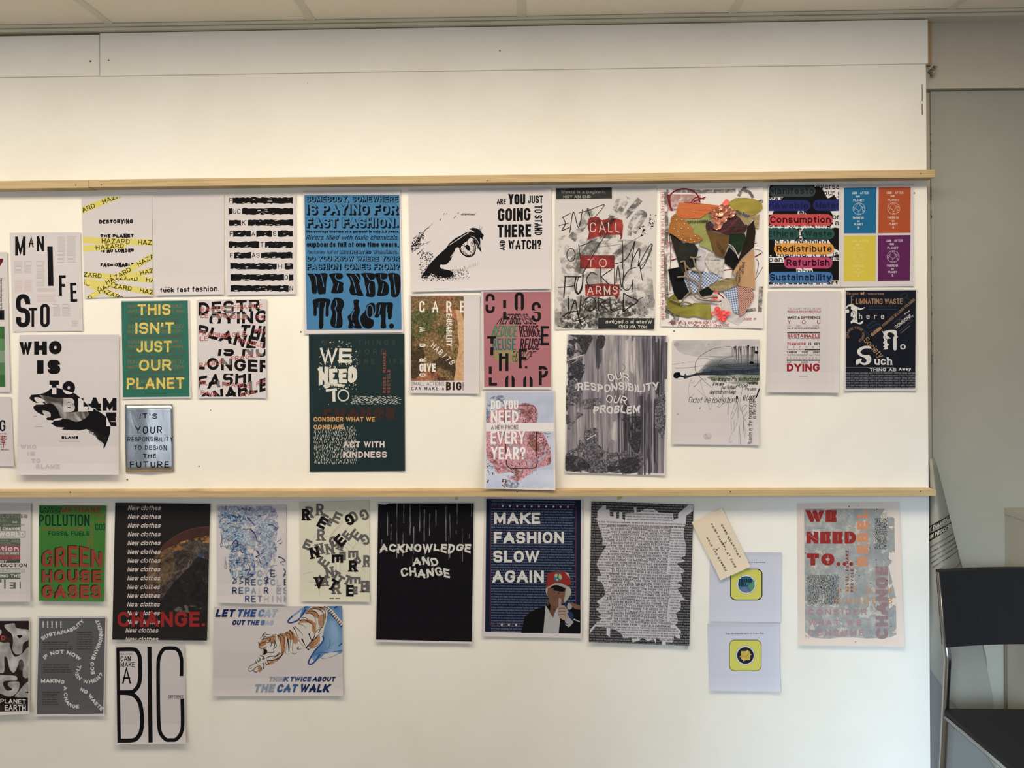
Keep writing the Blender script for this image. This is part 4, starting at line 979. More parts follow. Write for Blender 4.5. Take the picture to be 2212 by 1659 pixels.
for i in range(11):
    y = 300+i*20; x = 520-i*12+rnd.uniform(-30, 30)
    p.poly([(x, 530), (x+60, y+70), (x+220, y+18), (x+420, y), (1278, y+rnd.uniform(-8, 8)), (1278, 540), (900, 545), (600, 550)], veil, 3)
p.poly('240 600 260 550 280 580 380 560 420 545 600 530 620 500 700 515 900 505 1080 510 1278 480 1278 575 1000 570 800 580 600 578 430 580 330 600 250 628', wash2, 4)
p.poly('600 590 1278 575 1278 650 1200 700 1100 690 980 700 860 690 700 660 610 640', wgr, 3).poly('92 590 110 545 180 538 190 570 240 590 250 610 180 600 150 622 110 615', '#0f131c', 4)
for x, y, r in ((140, 155, 40), (580, 150, 14), (155, 1115, 20), (560, 1420, 60)): p.ell(x, y, r, r*.7, tex('thumb_smear', [(.3, '#a9a6ae'), (.7, '#c3c0c8')], (40, 40), 3, .6, alpha=(.3, 1.0, (60, 60), 2)))
p.part('pen_lines'); I_ = '#1b1c20'
for P, w in (('882 180 780 190 640 215 520 275 430 350 392 440 400 520 450 590 540 680 600 725', 5), ('365 735 400 720 470 645 530 625 545 650', 4), ('75 430 180 415', 3), ('205 410 250 405', 3), ('290 400 400 390', 2), ('430 352 530 345 640 370', 4), ('115 480 250 478 380 465 480 448 640 452 900 485', 4), ('590 318 700 322 780 320', 4), ('800 320 915 318', 3), ('915 320 800 345 730 390 712 420 730 450 800 435 860 430 920 450 1275 440', 4), ('720 458 900 462 1275 455', 2), ('840 362 1100 368 1275 385', 2), ('900 185 905 320', 4), ('770 485 900 490 1200 480', 2), ('460 640 500 790 540 880 470 820 425 770', 2), ('330 640 300 760 310 860 340 870 380 830', 2), ('340 620 350 690 390 650', 2), ('600 730 640 760 700 830', 2), ('455 1045 466 1018', 7), ('640 800 640 900 600 1050 580 1000 560 900', 2), ('770 850 760 920 700 1010', 2), ('800 800 770 850 790 920 740 1010 695 1010', 2), ('960 930 900 1100 890 1150 905 1172 960 1040 980 960 1000 1240 1020 1538', 3), ('965 960 980 1100 960 1260 880 1420 865 1480 880 1515 900 1480', 2), ('1045 760 1010 960 1020 1060 1050 1075 1110 990 1040 1020 1050 1130 1080 1190', 3), ('1060 1200 1065 1350', 5), ('1085 1260 1078 1440', 2), ('890 1190 895 1340', 2), ('930 1190 935 1340', 2), ('1235 885 1280 760', 16), ('860 860 850 1000 840 1110 850 1110 860 1000', 2), ('1110 1080 1060 1180 1090 1200', 3)): p.line(P, w, I_, 5)
for i, (x, y) in enumerate(((920, 330), (938, 400), (955, 370), (990, 420), (1012, 300), (1030, 420), (1070, 340), (1098, 410), (1115, 440), (1130, 420), (1165, 400), (1190, 380), (1210, 300), (1250, 500))):
    p.line([(x-2, 170+rnd.uniform(0, 15)), (x+rnd.uniform(-4, 4), 260), (x+rnd.uniform(-5, 5), y)], rnd.uniform(9, 17), '#101014', 3, w2=3)
p.ell(1172, 405, 30, 20, '#101014').ell(1240, 262, 24, 20, '#101014').ell(1125, 172, 18, 8, '#101014').ell(970, 885, 14, 26, '#101014')
for x, y in ((608, 510), (955, 510), (1050, 490), (1120, 505), (700, 530), (830, 520)): p.line([(x, y), (x-3, y+50)], 6, '#172030')
p.part('handwriting'); hw = dict(jit=6, gap=.1, sh=.3)
p.t('End of the ticking bomb', 295, 880, 985, 955, I_, 4.5, **hw).t('Say Imagine the ticking bomb', 605, 605, 1270, 655, I_, 6, **hw).t('if we see', 630, 668, 780, 720, I_, 6, **hw).t('can Refuge', 750, 715, 950, 770, I_, 4.5, **hw).t('Hope', 955, 690, 1110, 745, I_, 6, **hw).t('depends on Keep', 590, 775, 945, 835, I_, 4.5, **hw).t('In Loop', 1040, 835, 1215, 925, I_, 6, **hw).t('remake', 1110, 660, 1255, 705, I_, 7, **hw).t('the idea', 1075, 745, 1225, 785, I_, 4, **hw)
p.tv('Waste is the beginning I', 1120, 905, 1182, 1530, I_, 4.5, jit=3, gap=.12).tv('is the Core', 1180, 930, 1232, 1170, I_, 5, jit=3, gap=.12)
p.done()
# --- MANIFESTO pills
p = Sheet('poster', (1640, 390, 6.32), '118 62 1098 50 1108 1446 132 1450', 'black and white print crossed by coloured pill labels from Manifesto down to Sustainability', group=GP, lift=(1, 5, 2, 2, 0))
p.clip = (130, 60, 1088, 1420); BK, WH = '#17171a', '#dcd8da'
p.part('black_print').rect(130, 60, 1088, 1420, BK)
p.part('white_shapes')
for P in ('735 55 1088 55 1088 258 1030 245 1032 190 950 242 930 238 880 150 850 95 760 85', '130 60 150 60 135 110 130 110', '130 232 322 228 300 270 130 270', '130 410 200 412 180 465 130 465', '530 415 610 418 650 465 520 465', '970 420 1088 415 1088 650 1030 640 990 660 130 660 130 610 1010 600 1000 560 1005 470', '545 640 600 660 560 720 600 800 540 800', '210 810 940 808 990 880 1000 920 1050 940 1088 960 1088 1000 1050 1030 900 1040 250 1040 230 1010 215 900', '145 1020 170 1020 160 1048', '130 1045 330 1040 345 1090 330 1120 135 1122', '985 1040 1088 1055 1088 1095 990 1095', '505 1200 725 1200 735 1250 510 1250', '130 1370 1088 1365 1088 1420 150 1420'): p.poly(P, WH)
p.part('serif_lettering'); sf = dict(slab=5)
for tx, x0, y0, x1, y1 in (('reversa', 735, 40, 1095, 115), ('our c', 880, 130, 1120, 202), ('ore r', 130, 215, 320, 285), ('at', 990, 200, 1110, 270), ('or', 1000, 455, 1100, 530), ('g a', 930, 540, 1088, 612), ('ocial marketing', 130, 585, 980, 628), ('und the', 140, 630, 580, 695), ('exploration', 600, 636, 1075, 690), ('c', 535, 730, 590, 800), ('d of meaning', 222, 795, 925, 868), ('is', 1005, 965, 1075, 1030), ('making, it in', 250, 990, 920, 1040), ('pan', 135, 1045, 320, 1110), ('ris', 990, 1025, 1088, 1088), ('phe', 515, 1200, 720, 1270), ('expressed in art', 135, 1368, 1075, 1418), ('al', 545, 405, 620, 460)): p.t(tx, x0, y0, x1, y1, BK, 12, **sf)
PL = (('Manifesto', 135, 66, 770, 222, '#3f4b4e', 148, 750, '#22282b'), ('Renewable', -80, 266, 698, 416, '#292c74', -40, 668, '#1b1e50'), ('Materials', 735, 262, 1300, 412, '#292c74', 768, 1290, '#1b1e50'), ('Consumption', 128, 460, 1002, 616, '#c9474b', 150, 978, '#2d1517'), ('Ethical', 20, 652, 546, 806, '#2d5652', 116, 500, '#18312f'), ('Waste', 582, 652, 1028, 798, '#2d5652', 624, 992, '#18312f'), ('Redistribute', 203, 856, 1022, 1008, '#dc9642', 240, 990, '#2a1d12'), ('Refurbish', 335, 1046, 1000, 1200, '#bf4570', 372, 962, '#2e1422'), ('Sustainability', 128, 1246, 1004, 1396, '#4275b6', 146, 984, '#141c30'))
for tx, x0, y0, x1, y1, c, a, b, tc_ in PL:
    p.part('coloured_pills').rrect(x0, y0, x1, y1, (y1-y0)/2, c, 8)
for tx, x0, y0, x1, y1, c, a, b, tc_ in PL: p.part('pill_lettering').t(tx, a, y0+30, b, y0+118, tc_, 17)
p.clip = None; p.done()
# --- LOOK AFTER OUR PLANET in four colours
p = Sheet('poster', (1640, 390, 6.32), '1108 55 2112 42 2112 1440 1105 1452', 'white sheet of four coloured panels, each with a line-drawn globe', group=GP, lift=(1, 3, 1, 2, 0))
PT = (('1157 98 1602 90 1593 720 1157 723', '#1d6fa2', 0, 0, '#c8d6dc'), ('1632 92 2068 86 2065 714 1624 720', '#bf5630', 474, -4, '#e2c8b8'), ('1158 755 1593 750 1588 1374 1153 1378', '#d6c245', -3, 656, '#e4d778'), ('1620 748 2065 744 2056 1368 1618 1374', '#66265f', 466, 652, '#cdbccb'))
for q, c, dx, dy, lc in PT: p.part('colour_panels').poly(q, c)
for q, c, dx, dy, lc in PT:
    p.part('panel_lettering')
    for tx, a, b, y0, y1 in (('LOOK', 1268, 1337, 154, 186), ('AFTER', 1378, 1494, 152, 186), ('OUR', 1318, 1373, 203, 229), ('PLANET', 1283, 1433, 253, 285), ('THERE', 1274, 1384, 495, 527), ('IS', 1396, 1426, 495, 527), ('NO', 1337, 1371, 545, 566), ('PLANET', 1297, 1416, 582, 611), ('B', 1346, 1366, 628, 661)): p.t(tx, a+dx, y0+dy, b+dx, y1+dy, lc, 5, rd=.3)
    p.part('globe_drawing').ring(1362+dx, 386+dy, 82, 80, 4.5, lc)
    for P in ('1330 335 1350 320 1380 325 1375 345 1395 350 1390 385 1365 420 1355 435 1345 400 1318 385 1318 360 1330 345', '1395 350 1412 365 1425 360 1435 385', '1290 360 1305 385 1298 410', '1405 420 1425 410 1430 430 1415 440', '1415 365 1405 385 1420 405', '1330 458 1365 450 1400 458', '1350 320 1360 305 1385 312'): p.line([(x+dx, y+dy) for x, y in pts(P)], 4, lc, 3)
p.done()
# --- DYING list
p = Sheet('poster', (1640, 615, 6.32), '120 90 1115 86 1090 1478 100 1466', 'white sheet with a narrow column of red and black lines ending in DYING', group=GP, lift=(1, 7, 3, 4, 1))
R_, G2 = '#a32436', '#a9a5a8'
p.part('lettering')
for tx, x0, y0, x1, y1, c, w, gp in (('THE PLANET NEEDS SAVING', 390, 315, 842, 341, '#6b686c', 3, .2), ('REDUCE REUSE RECYCLE', 388, 353, 842, 381, '#b03a44', 6.5, .16), ('BIODEGRADABLE', 388, 393, 835, 414, '#cfcbce', 2.5, .9), ('MAKE A DIFFERENCE', 386, 430, 838, 468, '#222024', 8, .14), ('Y', 388, 482, 430, 538, R_, 8, .2), ('O', 585, 482, 634, 538, R_, 8, .2), ('U', 790, 482, 835, 538, R_, 8, .2), ('CAN', 384, 555, 430, 573, '#6b686c', 2.5, .2), ('MAKE', 506, 555, 566, 573, '#6b686c', 2.5, .2), ('A', 640, 555, 655, 573, '#6b686c', 2.5, .2), ('CHANGE', 728, 555, 820, 573, '#b0606a', 2.5, .2), ('ALL OF US HAVE A RESPONSIBILITY', 384, 584, 836, 606, '#2b292d', 4.5, .2), ('ITS COSTING SO MUCH', 384, 616, 832, 636, '#cfcbce', 2.5, .6), ('SUSTAINABLE', 386, 678, 834, 722, R_, 10, .14), ('THERE ARE SO MANY LANDFILLS AND SO MUCH RUBBISH', 384, 729, 834, 741, '#333', 2.6, .2), ('KINDNESS', 384, 756, 830, 776, '#c9c5c8', 2.5, 1.6), ('TEAMWORK', 382, 789, 638, 826, '#b02a3a', 8, .14), ('IS', 674, 789, 712, 826, '#1f1d21', 8, .2), ('KEY', 748, 789, 832, 826, '#1f1d21', 8, .14), ('EFFORT', 382, 840, 832, 868, '#55525a', 3.5, 2.2), ('THERE IS SO MUCH', 380, 880, 606, 893, '#333', 3, .3), ('CARBON', 380, 909, 512, 936, '#222024', 6, .16), ('FOOT', 585, 909, 666, 936, '#222024', 6, .16), ('PRINT', 740, 909, 832, 936, '#222024', 6, .16), ('THE ENVIRONMENT MATTERS', 380, 948, 832, 974, '#55525a', 3, .2), ('DEVELOPMENT', 378, 988, 832, 1012, '#9a5560', 3, .9), ('OUR', 376, 1048, 436, 1069, '#222024', 4.5, .16), ('EARTH', 575, 1048, 670, 1069, '#222024', 4.5, .16), ('IS', 805, 1048, 830, 1069, '#222024', 4.5, .16), ('DYING', 378, 1076, 826, 1184, R_, 27, .12)):
    p.t(tx, x0, y0, x1, y1, '#333333' if c == '#333' else c, w, gap=gp)
p.words(550, 1236, 668, 1256, 1, '#555555', .4, .05)
p.part('black_bars').rect(382, 648, 835, 665, '#17151a').rect(616, 880, 832, 896, '#17151a').rect(376, 1022, 832, 1040, '#17151a')
p.t('WE CAN BUILD A NEW NATION', 395, 651, 820, 661, '#b8b4b8', 2, gap=.3).t('POLLUTION', 640, 883, 815, 893, '#8a868a', 2, gap=.8).t('SCIENCE MUST USE CARE TO CHANGE', 390, 1026, 820, 1037, '#b8b4b8', 2, gap=.3)
p.done()
# --- dark NO SUCH THING AS AWAY
NV = '#1b202c'
p = Sheet('poster', (1640, 615, 6.32), '1165 70 2152 63 2140 1446 1158 1450', 'dark navy poster with white blackletter There, No, Such and orange lines', group=GP, lift=(2, 4, 2, 2, 0))
p.part('dark_print').poly('1182 82 2138 76 2131 1414 1180 1418', NV); OR, WT = '#b98a62', '#d5d3d2'
p.clip = (1180, 78, 2134, 1416)
p.part('faint_lettering').t('R', 0, 0, 0, 0, '#2b3440', 16, q='1915 140 2010 90 2080 210 1985 262').t('IS', 0, 0, 0, 0, '#24344c', 20, q='1400 600 1570 480 1680 560 1480 690').words(1490, 282, 1900, 350, 3, '#3f4654', .35, .1)
p.part('orange_lettering').t('Re-use', 1195, 100, 1352, 138, '#9a7a64', 6).t('of', 1384, 96, 1436, 138, '#d59a58', 11).t('resources', 1465, 104, 1702, 138, '#9a7a64', 6).t('E', 1254, 152, 1294, 266, OR, 7).t('LIMNATING WASTE', 1320, 190, 1956, 264, OR, 10)
p.t('CLOTHING', 0, 0, 0, 0, '#c09068', 10, q='1520 668 1655 568 1678 600 1540 710').t('PRODUCED IN LARGE VOLUMNS', 0, 0, 0, 0, '#8f7058', 8, q='1672 548 2110 180 2134 214 1694 580').t('Society', 0, 0, 0, 0, '#c0946c', 10, q='1480 706 1710 958 1640 1005 1420 770')
p.tp('CHANGE YOUR WORLD', '1232 722 1222 668 1255 625 1310 605 1365 615 1400 660 1395 720 1350 760', 36, '#8f7058', 6, gap=.2)
p.part('white_lettering').t('SOMEONE,', 0, 0, 0, 0, '#c9c5c0', 8, q='1842 568 2070 388 2100 425 1872 606').t('once', 0, 0, 0, 0, WT, 5, q='1975 390 2046 345 2056 365 1985 412').micro(1910, 470, 2100, 490, 1, '#5f6570', 2)
p.clip = None
p.line([(1820, 540), (2050, 345)], 6, '#4a505e'); p.line([(1910, 640), (2105, 480)], 7, '#454b59'); p.line([(1935, 660), (2060, 560)], 10, '#6a6f78')
for P in ('1190 300 1215 275 1260 262 1290 275 1330 300 1390 320 1445 305 1420 330 1370 345 1340 345 1340 500 1365 520 1418 490 1410 525 1370 540 1290 515 1255 530 1250 500 1280 470 1270 440 1250 430 1255 380 1275 350 1250 330 1255 300 1215 300 1195 330', '1182 345 1222 340 1225 380 1182 384'): p.poly(P, WT, 3)
for P in ('1285 350 1268 380 1290 400 1265 430 1290 460', '1300 360 1320 420 1300 480'): p.line(P, 6, NV, 3)
for c, x in (('h', 1362), ('e', 1462), ('r', 1568), ('e', 1662)): p.t(c, x, 395, x+44, 466, WT, 10, slab=3)
for P in ('1672 625 1690 640 1720 632 1770 618 1850 618 1880 640 1878 690 1895 715 1875 740 1875 884 1832 884 1832 720 1850 700 1820 660 1770 650 1745 690 1800 735 1750 740 1745 790 1775 820 1745 840 1758 880 1690 884 1715 860 1690 845 1712 820 1690 790 1712 760 1690 720 1700 680',): p.poly(P, WT, 2)
p.line('1730 680 1725 730 1745 750', 7, NV, 3); p.t('o', 1925, 790, 2000, 884, WT, 16)
p.poly('1510 840 1520 870 1440 870 1380 920 1430 960 1500 960 1530 1010 1510 1070 1440 1098 1390 1080 1370 1070 1330 1098 1322 1030 1400 1010 1390 1050 1440 1070 1465 1040 1440 1000 1370 970 1335 920 1360 870 1430 838', WT, 3)
p.t('uch', 1572, 990, 1815, 1095, WT, 22, slab=5)
p.rect(1180, 1128, 1850, 1132, '#8a8c90').t('THING AS', 1508, 1138, 1870, 1182, WT, 9, slab=3).t('Away', 1905, 1132, 2072, 1172, WT, 9, slab=2)
p.part('small_lettering'); p.clip = (1184, 1180, 2128, 1412)
p.micro(1184, 1192, 2180, 1425, 7, '#83868c', 3.8, .66, 'WHEN WE THROW ANYTHING AWAY IT MUST GO SOMEWHERE. ', .0, cw=.6); p.clip = None
p.done()
# --- fabric collage
def collage():
    p = Sheet('fabric_collage', (1410, 390, 5.028), '85 72 1195 66 1198 1606 85 1582', 'sheet covered with sewn fabric scraps, sequins and cords over red and charcoal marks', 'collage', GP, paper='#d6d0cf', lift=(1, 3, 1, 3, 0))
    ch = tex('collage_charcoal', [(.3, '#4f4c4a'), (.7, '#8b8785')], (60, 60), 4, .6, alpha=(.38, .6, (40, 40), 12))
    rd = tex('collage_red_haze', [(.3, '#a8645f'), (.7, '#c99a95')], (40, 40), 4, .6, alpha=(.42, .62, (30, 30), 5))
    p.part('charcoal_marks')
    for P, w in (('150 120 300 110 500 120 900 110', 44), ('145 120 150 500 140 900 150 1200 160 1500', 40), ('930 170 985 90 1040 60', 34), ('930 110 1040 120 1090 190', 34), ('1175 1150 1165 1430', 44), ('1000 1420 1120 1400', 36), ('140 1400 260 1480 200 1560', 60)): p.line(P, w, ch, 4)
    p.rect(160, 150, 520, 330, rd).rect(150, 620, 330, 960, rd).rect(180, 1000, 420, 1250, rd)
    p.part('red_strokes'); Q = '#842833'
    for P, w in (('200 330 185 230 190 160 250 110 340 90 430 110 490 165 512 240', 17), ('165 150 178 250 215 330', 20), ('410 245 470 185 560 205', 12), ('440 230 575 180', 14), ('200 870 260 850', 16), ('740 980 900 960', 12), ('1110 830 1180 790', 14), ('1085 690 1130 680', 9), ('680 1200 780 1290 690 1320', 12)): p.line(P, w, Q, 5)
    p.part('pen_scribble')
    for P, w in (('180 580 195 780 190 960 185 1200', 6), ('1110 750 1170 760 1200 800', 5), ('1120 850 1150 900 1120 1040', 6), ('1195 940 1140 1030 1105 1080', 6), ('270 1590 310 1520 280 1560 340 1590 360 1550 330 1520', 5), ('370 1570 420 1600 480 1540 440 1550 520 1600 600 1540', 5), ('120 1250 220 1220', 5)): p.line(P, w, '#26242a', 4)
    p.line([(1120+i*7+(6 if i % 2 else -4), 190+(22 if i % 2 else 45)+rnd.uniform(-12, 12)) for i in range(12)], 5, '#1c1a1c', 4)
    p.part('red_writing'); p.tv("THE EFFECT YOU AND ME EVEN DIDN'T NOTICE THE PROBLEM!", 92, 118, 126, 1515, '#b83c44', 5, up=False, jit=2, gap=.3)
    p.t('THIS WILL BE THE END OF', 165, 1540, 700, 1570, '#b83c44', 5, jit=2, slope=-.04).t('CHANGE IF', 900, 1492, 1128, 1520, '#b83c44', 5, jit=2).t('WE DONT CHANGE', 450, 1570, 830, 1600, '#b83c44', 5, jit=2, slope=-.04)
    p.done()
    R = p.root
    def pt(x, y, h): return at(*p.px((x, y)), -(p.base+h)/1000)-p.org
    def patch(name, P, h, m, label, wav=2.0, sm=0, fold=True):
        """a scrap of cloth: rim close to the sheet, the middle raised, real thickness"""
        P = pts(P)
        if sm: P = smooth2(P, sm, True)
        n = len(P); cx, cy = sum(a[0] for a in P)/n, sum(a[1] for a in P)/n
        V = []; F = []
        rings = (1.0, .9, .62, .3)
        ph = rnd.uniform(0, 6)
        # rings toward the centroid would cross on concave scraps: raise only the rim by an inward nudge there
        T = tris(P); ids = {}
        for a in P: V.append(pt(a[0], a[1], h+wav*sin(a[0]*.021+ph)*.6+wav*.5*sin(a[1]*.027)))
        for a in P: V.append(pt(a[0], a[1], max(.2, h-1.2)))
        idx = {a: i for i, a in enumerate(P)}
        for t in T:
            try: F.append(tuple(idx[a] for a in t))
            except KeyError: pass
        F += [(i, (i+1) % n, n+(i+1) % n, n+i) for i in range(n)]
        me = mesh(name, V, F, m); o = link(name, me, R); o['label'] = label
        bm = bmesh.new(); bm.from_mesh(me)
        bmesh.ops.subdivide_edges(bm, edges=[e for e in bm.edges if e.calc_length() > .008], cuts=3, use_grid_fill=False)
        for v in bm.verts:
            if v.link_faces and len(v.link_faces) > 2: v.co.y -= .0009*(1+sin(v.co.x*210+ph)*sin(v.co.z*190+ph*2))
        bmesh.ops.recalc_face_normals(bm, faces=bm.faces); bm.to_mesh(me); bm.free()
        return o
    def ink(o, tx, q, m, w=4, h=9):
        """pen writing on a scrap, as its child"""
        q = pts(q); W = hypot(q[1][0]-q[0][0], q[1][1]-q[0][1]); H = hypot(q[3][0]-q[0][0], q[3][1]-q[0][1])
        Pl, X = lay_strokes(tx, W, H, w, jit=2); V = []; F = []
        for k, f in enumerate(Pl):
            n = len(V)
            for a in f:
                u, v = a[0]/W, 1-a[1]/H
                x, y = [(q[0][j]*(1-u)+q[1][j]*u)*(1-v)+(q[3][j]*(1-u)+q[2][j]*u)*v for j in (0, 1)]
                V.append(pt(x, y, h+.004*(k % 8)))
            F.append(tuple(range(n, n+len(f))))
        link('writing', mesh('writing', V, F, M(m)), o)
    def dots(name, c, r, step, c2):
        """open mesh cloth: a lattice of round holes"""
        if name in MATS: return MATS[name]
        m = bpy.data.materials.new(name); m.use_nodes = True; nt = m.node_tree; N, L = nt.nodes, nt.links
        tc = N.new('ShaderNodeTexCoord'); mp = N.new('ShaderNodeMapping'); mp.inputs['Rotation'].default_value = (0, .7, 0); s_ = 1/step
        mp.inputs['Scale'].default_value = (s_, .01, s_); L.new(tc.outputs['Object'], mp.inputs[0])
        v = N.new('ShaderNodeTexVoronoi'); v.inputs['Randomness'].default_value = .12; v.inputs['Scale'].default_value = 1; L.new(mp.outputs[0], v.inputs['Vector'])
        rp = N.new('ShaderNodeValToRGB'); rp.color_ramp.elements[0].position = r; rp.color_ramp.elements[0].color = lin(c2); rp.color_ramp.elements[1].position = r+.08; rp.color_ramp.elements[1].color = lin(c)
        L.new(v.outputs['Distance'], rp.inputs[0]); b = N['Principled BSDF']; b.inputs['Roughness'].default_value = .7; L.new(rp.outputs[0], b.inputs['Base Color']); MATS[name] = m; return m
    def gingham(name, rot):
        m = bpy.data.materials.new(name); m.use_nodes = True; nt = m.node_tree; N, L = nt.nodes, nt.links
        tc = N.new('ShaderNodeTexCoord'); mp = N.new('ShaderNodeMapping'); mp.inputs['Rotation'].default_value = (0, rot, 0); L.new(tc.outputs['Object'], mp.inputs[0])
        sep = N.new('ShaderNodeSeparateXYZ'); L.new(mp.outputs[0], sep.inputs[0]); outs = []
        for ax in ('X', 'Z'):
            a = N.new('ShaderNodeMath'); a.operation = 'MULTIPLY'; a.inputs[1].default_value = 1/.0068; L.new(sep.outputs[ax], a.inputs[0])
            f = N.new('ShaderNodeMath'); f.operation = 'FRACT'; L.new(a.outputs[0], f.inputs[0])
            g = N.new('ShaderNodeMath'); g.operation = 'GREATER_THAN'; g.inputs[1].default_value = .5; L.new(f.outputs[0], g.inputs[0]); outs.append(g)
        ad = N.new('ShaderNodeMath'); ad.operation = 'ADD'; L.new(outs[0].outputs[0], ad.inputs[0]); L.new(outs[1].outputs[0], ad.inputs[1])
        hv = N.new('ShaderNodeMath'); hv.operation = 'MULTIPLY'; hv.inputs[1].default_value = .5; L.new(ad.outputs[0], hv.inputs[0])
        rp = N.new('ShaderNodeValToRGB'); rp.color_ramp.interpolation = 'CONSTANT'; rp.color_ramp.elements.new(.7)
        for e, (q, c) in zip(rp.color_ramp.elements, ((0, '#c9cdd6'), (.3, '#8d9bb5'), (.8, '#4a5f8c'))): e.position = q; e.color = lin(c)
        L.new(hv.outputs[0], rp.inputs[0]); b = N['Principled BSDF']; b.inputs['Roughness'].default_value = .8; L.new(rp.outputs[0], b.inputs['Base Color']); return m
    cloth = lambda nm, a, b, sc=30: tex(nm, [(.32, a), (.68, b)], (sc, sc), 4, .6, .6, br=.85, spec=.15, bump=.4)
    FP = 'fabric_patch'
    patch('paper_scrap', '470 700 580 770 560 850 575 950 520 1000 480 950 470 850', 2, cloth('scrap_white', '#bcbabd', '#cfccd0'), 'white torn paper scrap')
    patch(FP, '180 570 240 600 330 680 440 672 495 745 470 850 462 930 330 1000 285 930 240 770', 3, cloth('cloth_charcoal', '#252422', '#312f2c'), 'charcoal grey cloth scrap')
    patch(FP, '165 965 330 930 345 1050 405 1230 330 1290 250 1298 200 1110', 3, cloth('cloth_black', '#0c0c0e', '#151518'), 'black cloth scrap')
    patch(FP, '490 1220 600 1150 660 1200 640 1240 520 1262', 2.5, cloth('cloth_blackgreen', '#10180f', '#1a2318'), 'very dark green scrap')
    o = patch(FP, '480 400 600 360 640 400 575 470 575 540 622 650 655 780 600 742 505 705 520 650 430 560 430 520 360 420', 4, cloth('cloth_lime', '#969b55', '#a9ad69', 12), 'lime green cloth scrap')
    ink(o, 'WASTE AS A BEGINNING', '378 435 600 428 600 452 378 458', '#2a2c1c', 5)
    patch(FP, '555 480 620 440 700 520 780 440 880 368 945 410 1032 490 1000 570 800 592 680 545 600 546', 5, tex('velvet', [(.35, '#2c0d12'), (.55, '#4a1a20'), (.72, '#743038')], (18, 60), 4, .6, 1.2, br=.6, rot=.6, bump=.6), 'dark red velvet scrap', 3)
    patch(FP, '1100 430 1116 560 1100 720 960 850 872 985 940 830 1010 640 1030 500', 4.5, cloth('cloth_darkbrown', '#1d1512', '#2c211b'), 'dark brown cloth strip')
    patch(FP, '780 830 830 720 905 800 935 850 865 1000 852 1085 868 960 780 895', 4, cloth('cloth_black', '#0c0c0e', '#151518'), 'black rag')
    patch(FP, '835 568 1002 580 1012 640 960 760 930 805 880 740 825 690', 5.5, cloth('cloth_green', '#17281a', '#203624', 14), 'bottle green cloth scrap')
    o = patch(FP, '575 540 832 600 826 680 792 780 776 842 682 815 652 740 610 620', 6, cloth('cloth_brown', '#664a27', '#785930', 14), 'brown suede scrap')
    ink(o, 'Ida', '700 640 790 770 760 800 690 690', '#2a1c0c', 5)
    patch(FP, '285 240 450 240 640 262 725 272 700 302 625 345 565 372 510 416 400 410 320 416 250 396 262 300', 6, dots('mesh_orange', '#a8481f', .34, .0042, '#c9763a'), 'orange open-mesh fabric')
    o = patch(FP, '205 390 240 362 330 412 380 460 432 520 430 560 520 610 542 640 510 662 450 682 400 682 300 650 240 602 158 560 185 480', 7, cloth('cloth_gold', '#a5652c', '#bd7c3e', 16), 'golden cloth with pearl beads')
    for x, y in ((218, 400), (258, 430), (192, 450), (318, 428), (345, 470), (232, 525), (312, 522), (275, 552), (340, 585), (155, 557), (282, 600), (315, 635), (355, 652), (412, 638), (455, 665), (500, 632), (385, 520), (460, 600)):
        c = pt(x, y, 10); b = MB(); n = 8
        for k in range(4): pass
        V = [c+Vector((.0019*sin(t*pi/4)*cos(2*pi*k/n), -.0019*cos(t*pi/4), .0019*sin(t*pi/4)*sin(2*pi*k/n))) for t in range(0, 5) for k in range(n)]
        b.add(V, [(t*n+k, t*n+(k+1) % n, (t+1)*n+(k+1) % n, (t+1)*n+k) for t in range(4) for k in range(n)]); b.build('bead', M('#e4dac4', .2, .6), o, smooth=True)
    patch(FP, '820 240 900 190 1000 188 1100 200 1180 240 1196 300 1130 362 1060 392 980 342 860 312', 6, cloth('cloth_yellow', '#a2913a', '#bbaa4c', 12), 'mustard yellow cloth, frayed')
    patch(FP, '735 272 800 195 832 222 828 262 780 285', 5, M('#e2695c', .5), 'coral ribbon end')
    o = patch(FP, '880 340 950 330 1095 400 1040 482 1000 482 940 402', 7, cloth('lace_beige', '#9a845c', '#b8a379', 90), 'beige lace scrap')
    ink(o, 'No', '920 318 970 340 960 375 910 350', '#1c1c20', 5, 11); ink(o, 'CUT', '980 342 1055 378 1045 412 972 372', '#26407c', 10, 11)
    patch(FP, '1090 390 1160 368 1150 526 1104 512', 4, cloth('lace_beige', '#9a845c', '#b8a379', 90), 'beige lace strip')
    o = patch('paper_scrap', '560 870 600 785 662 800 690 850 772 872 766 1060 620 980', 4.5, tex('dotted_paper', [(.3, '#8a8684'), (.42, '#c2bdb8'), (.7, '#ceCAc4')], (120, 120), 3, .5), 'speckled cream paper scrap')
    o = patch(FP, '1100 735 1112 1182 930 1142 900 1052 870 992 960 860', 7, cloth('cloth_peach', '#b98d63', '#c99e74', 10), 'peach felt scrap')
    ink(o, 'END OF', '1000 885 985 1010 962 1010 972 885', '#26221c', 5, 12); ink(o, 'THE FUCKING', '960 925 948 1110 925 1110 938 925', '#26221c', 5, 12); ink(o, 'WORLD', '928 980 918 1075 900 1075 910 980', '#26304c', 5, 12)
    patch(FP, '325 1040 430 980 560 985 742 1042 720 1072 600 1150 450 1226 392 1210', 5, gingham('gingham_cloth', .9), 'blue gingham cloth')
    patch(FP, '600 1150 720 1090 800 1060 900 1062 922 1132 820 1182 720 1202 640 1192', 6.5, cloth('lace_straw', '#8b7a50', '#ad9b6e', 80), 'straw coloured lace')
    patch('paper_scrap', '745 1290 830 1268 935 1452 1002 1450 950 1588 820 1522 745 1420', 3, cloth('scrap_card', '#c9c3c4', '#d3cdce'), 'white card scrap')
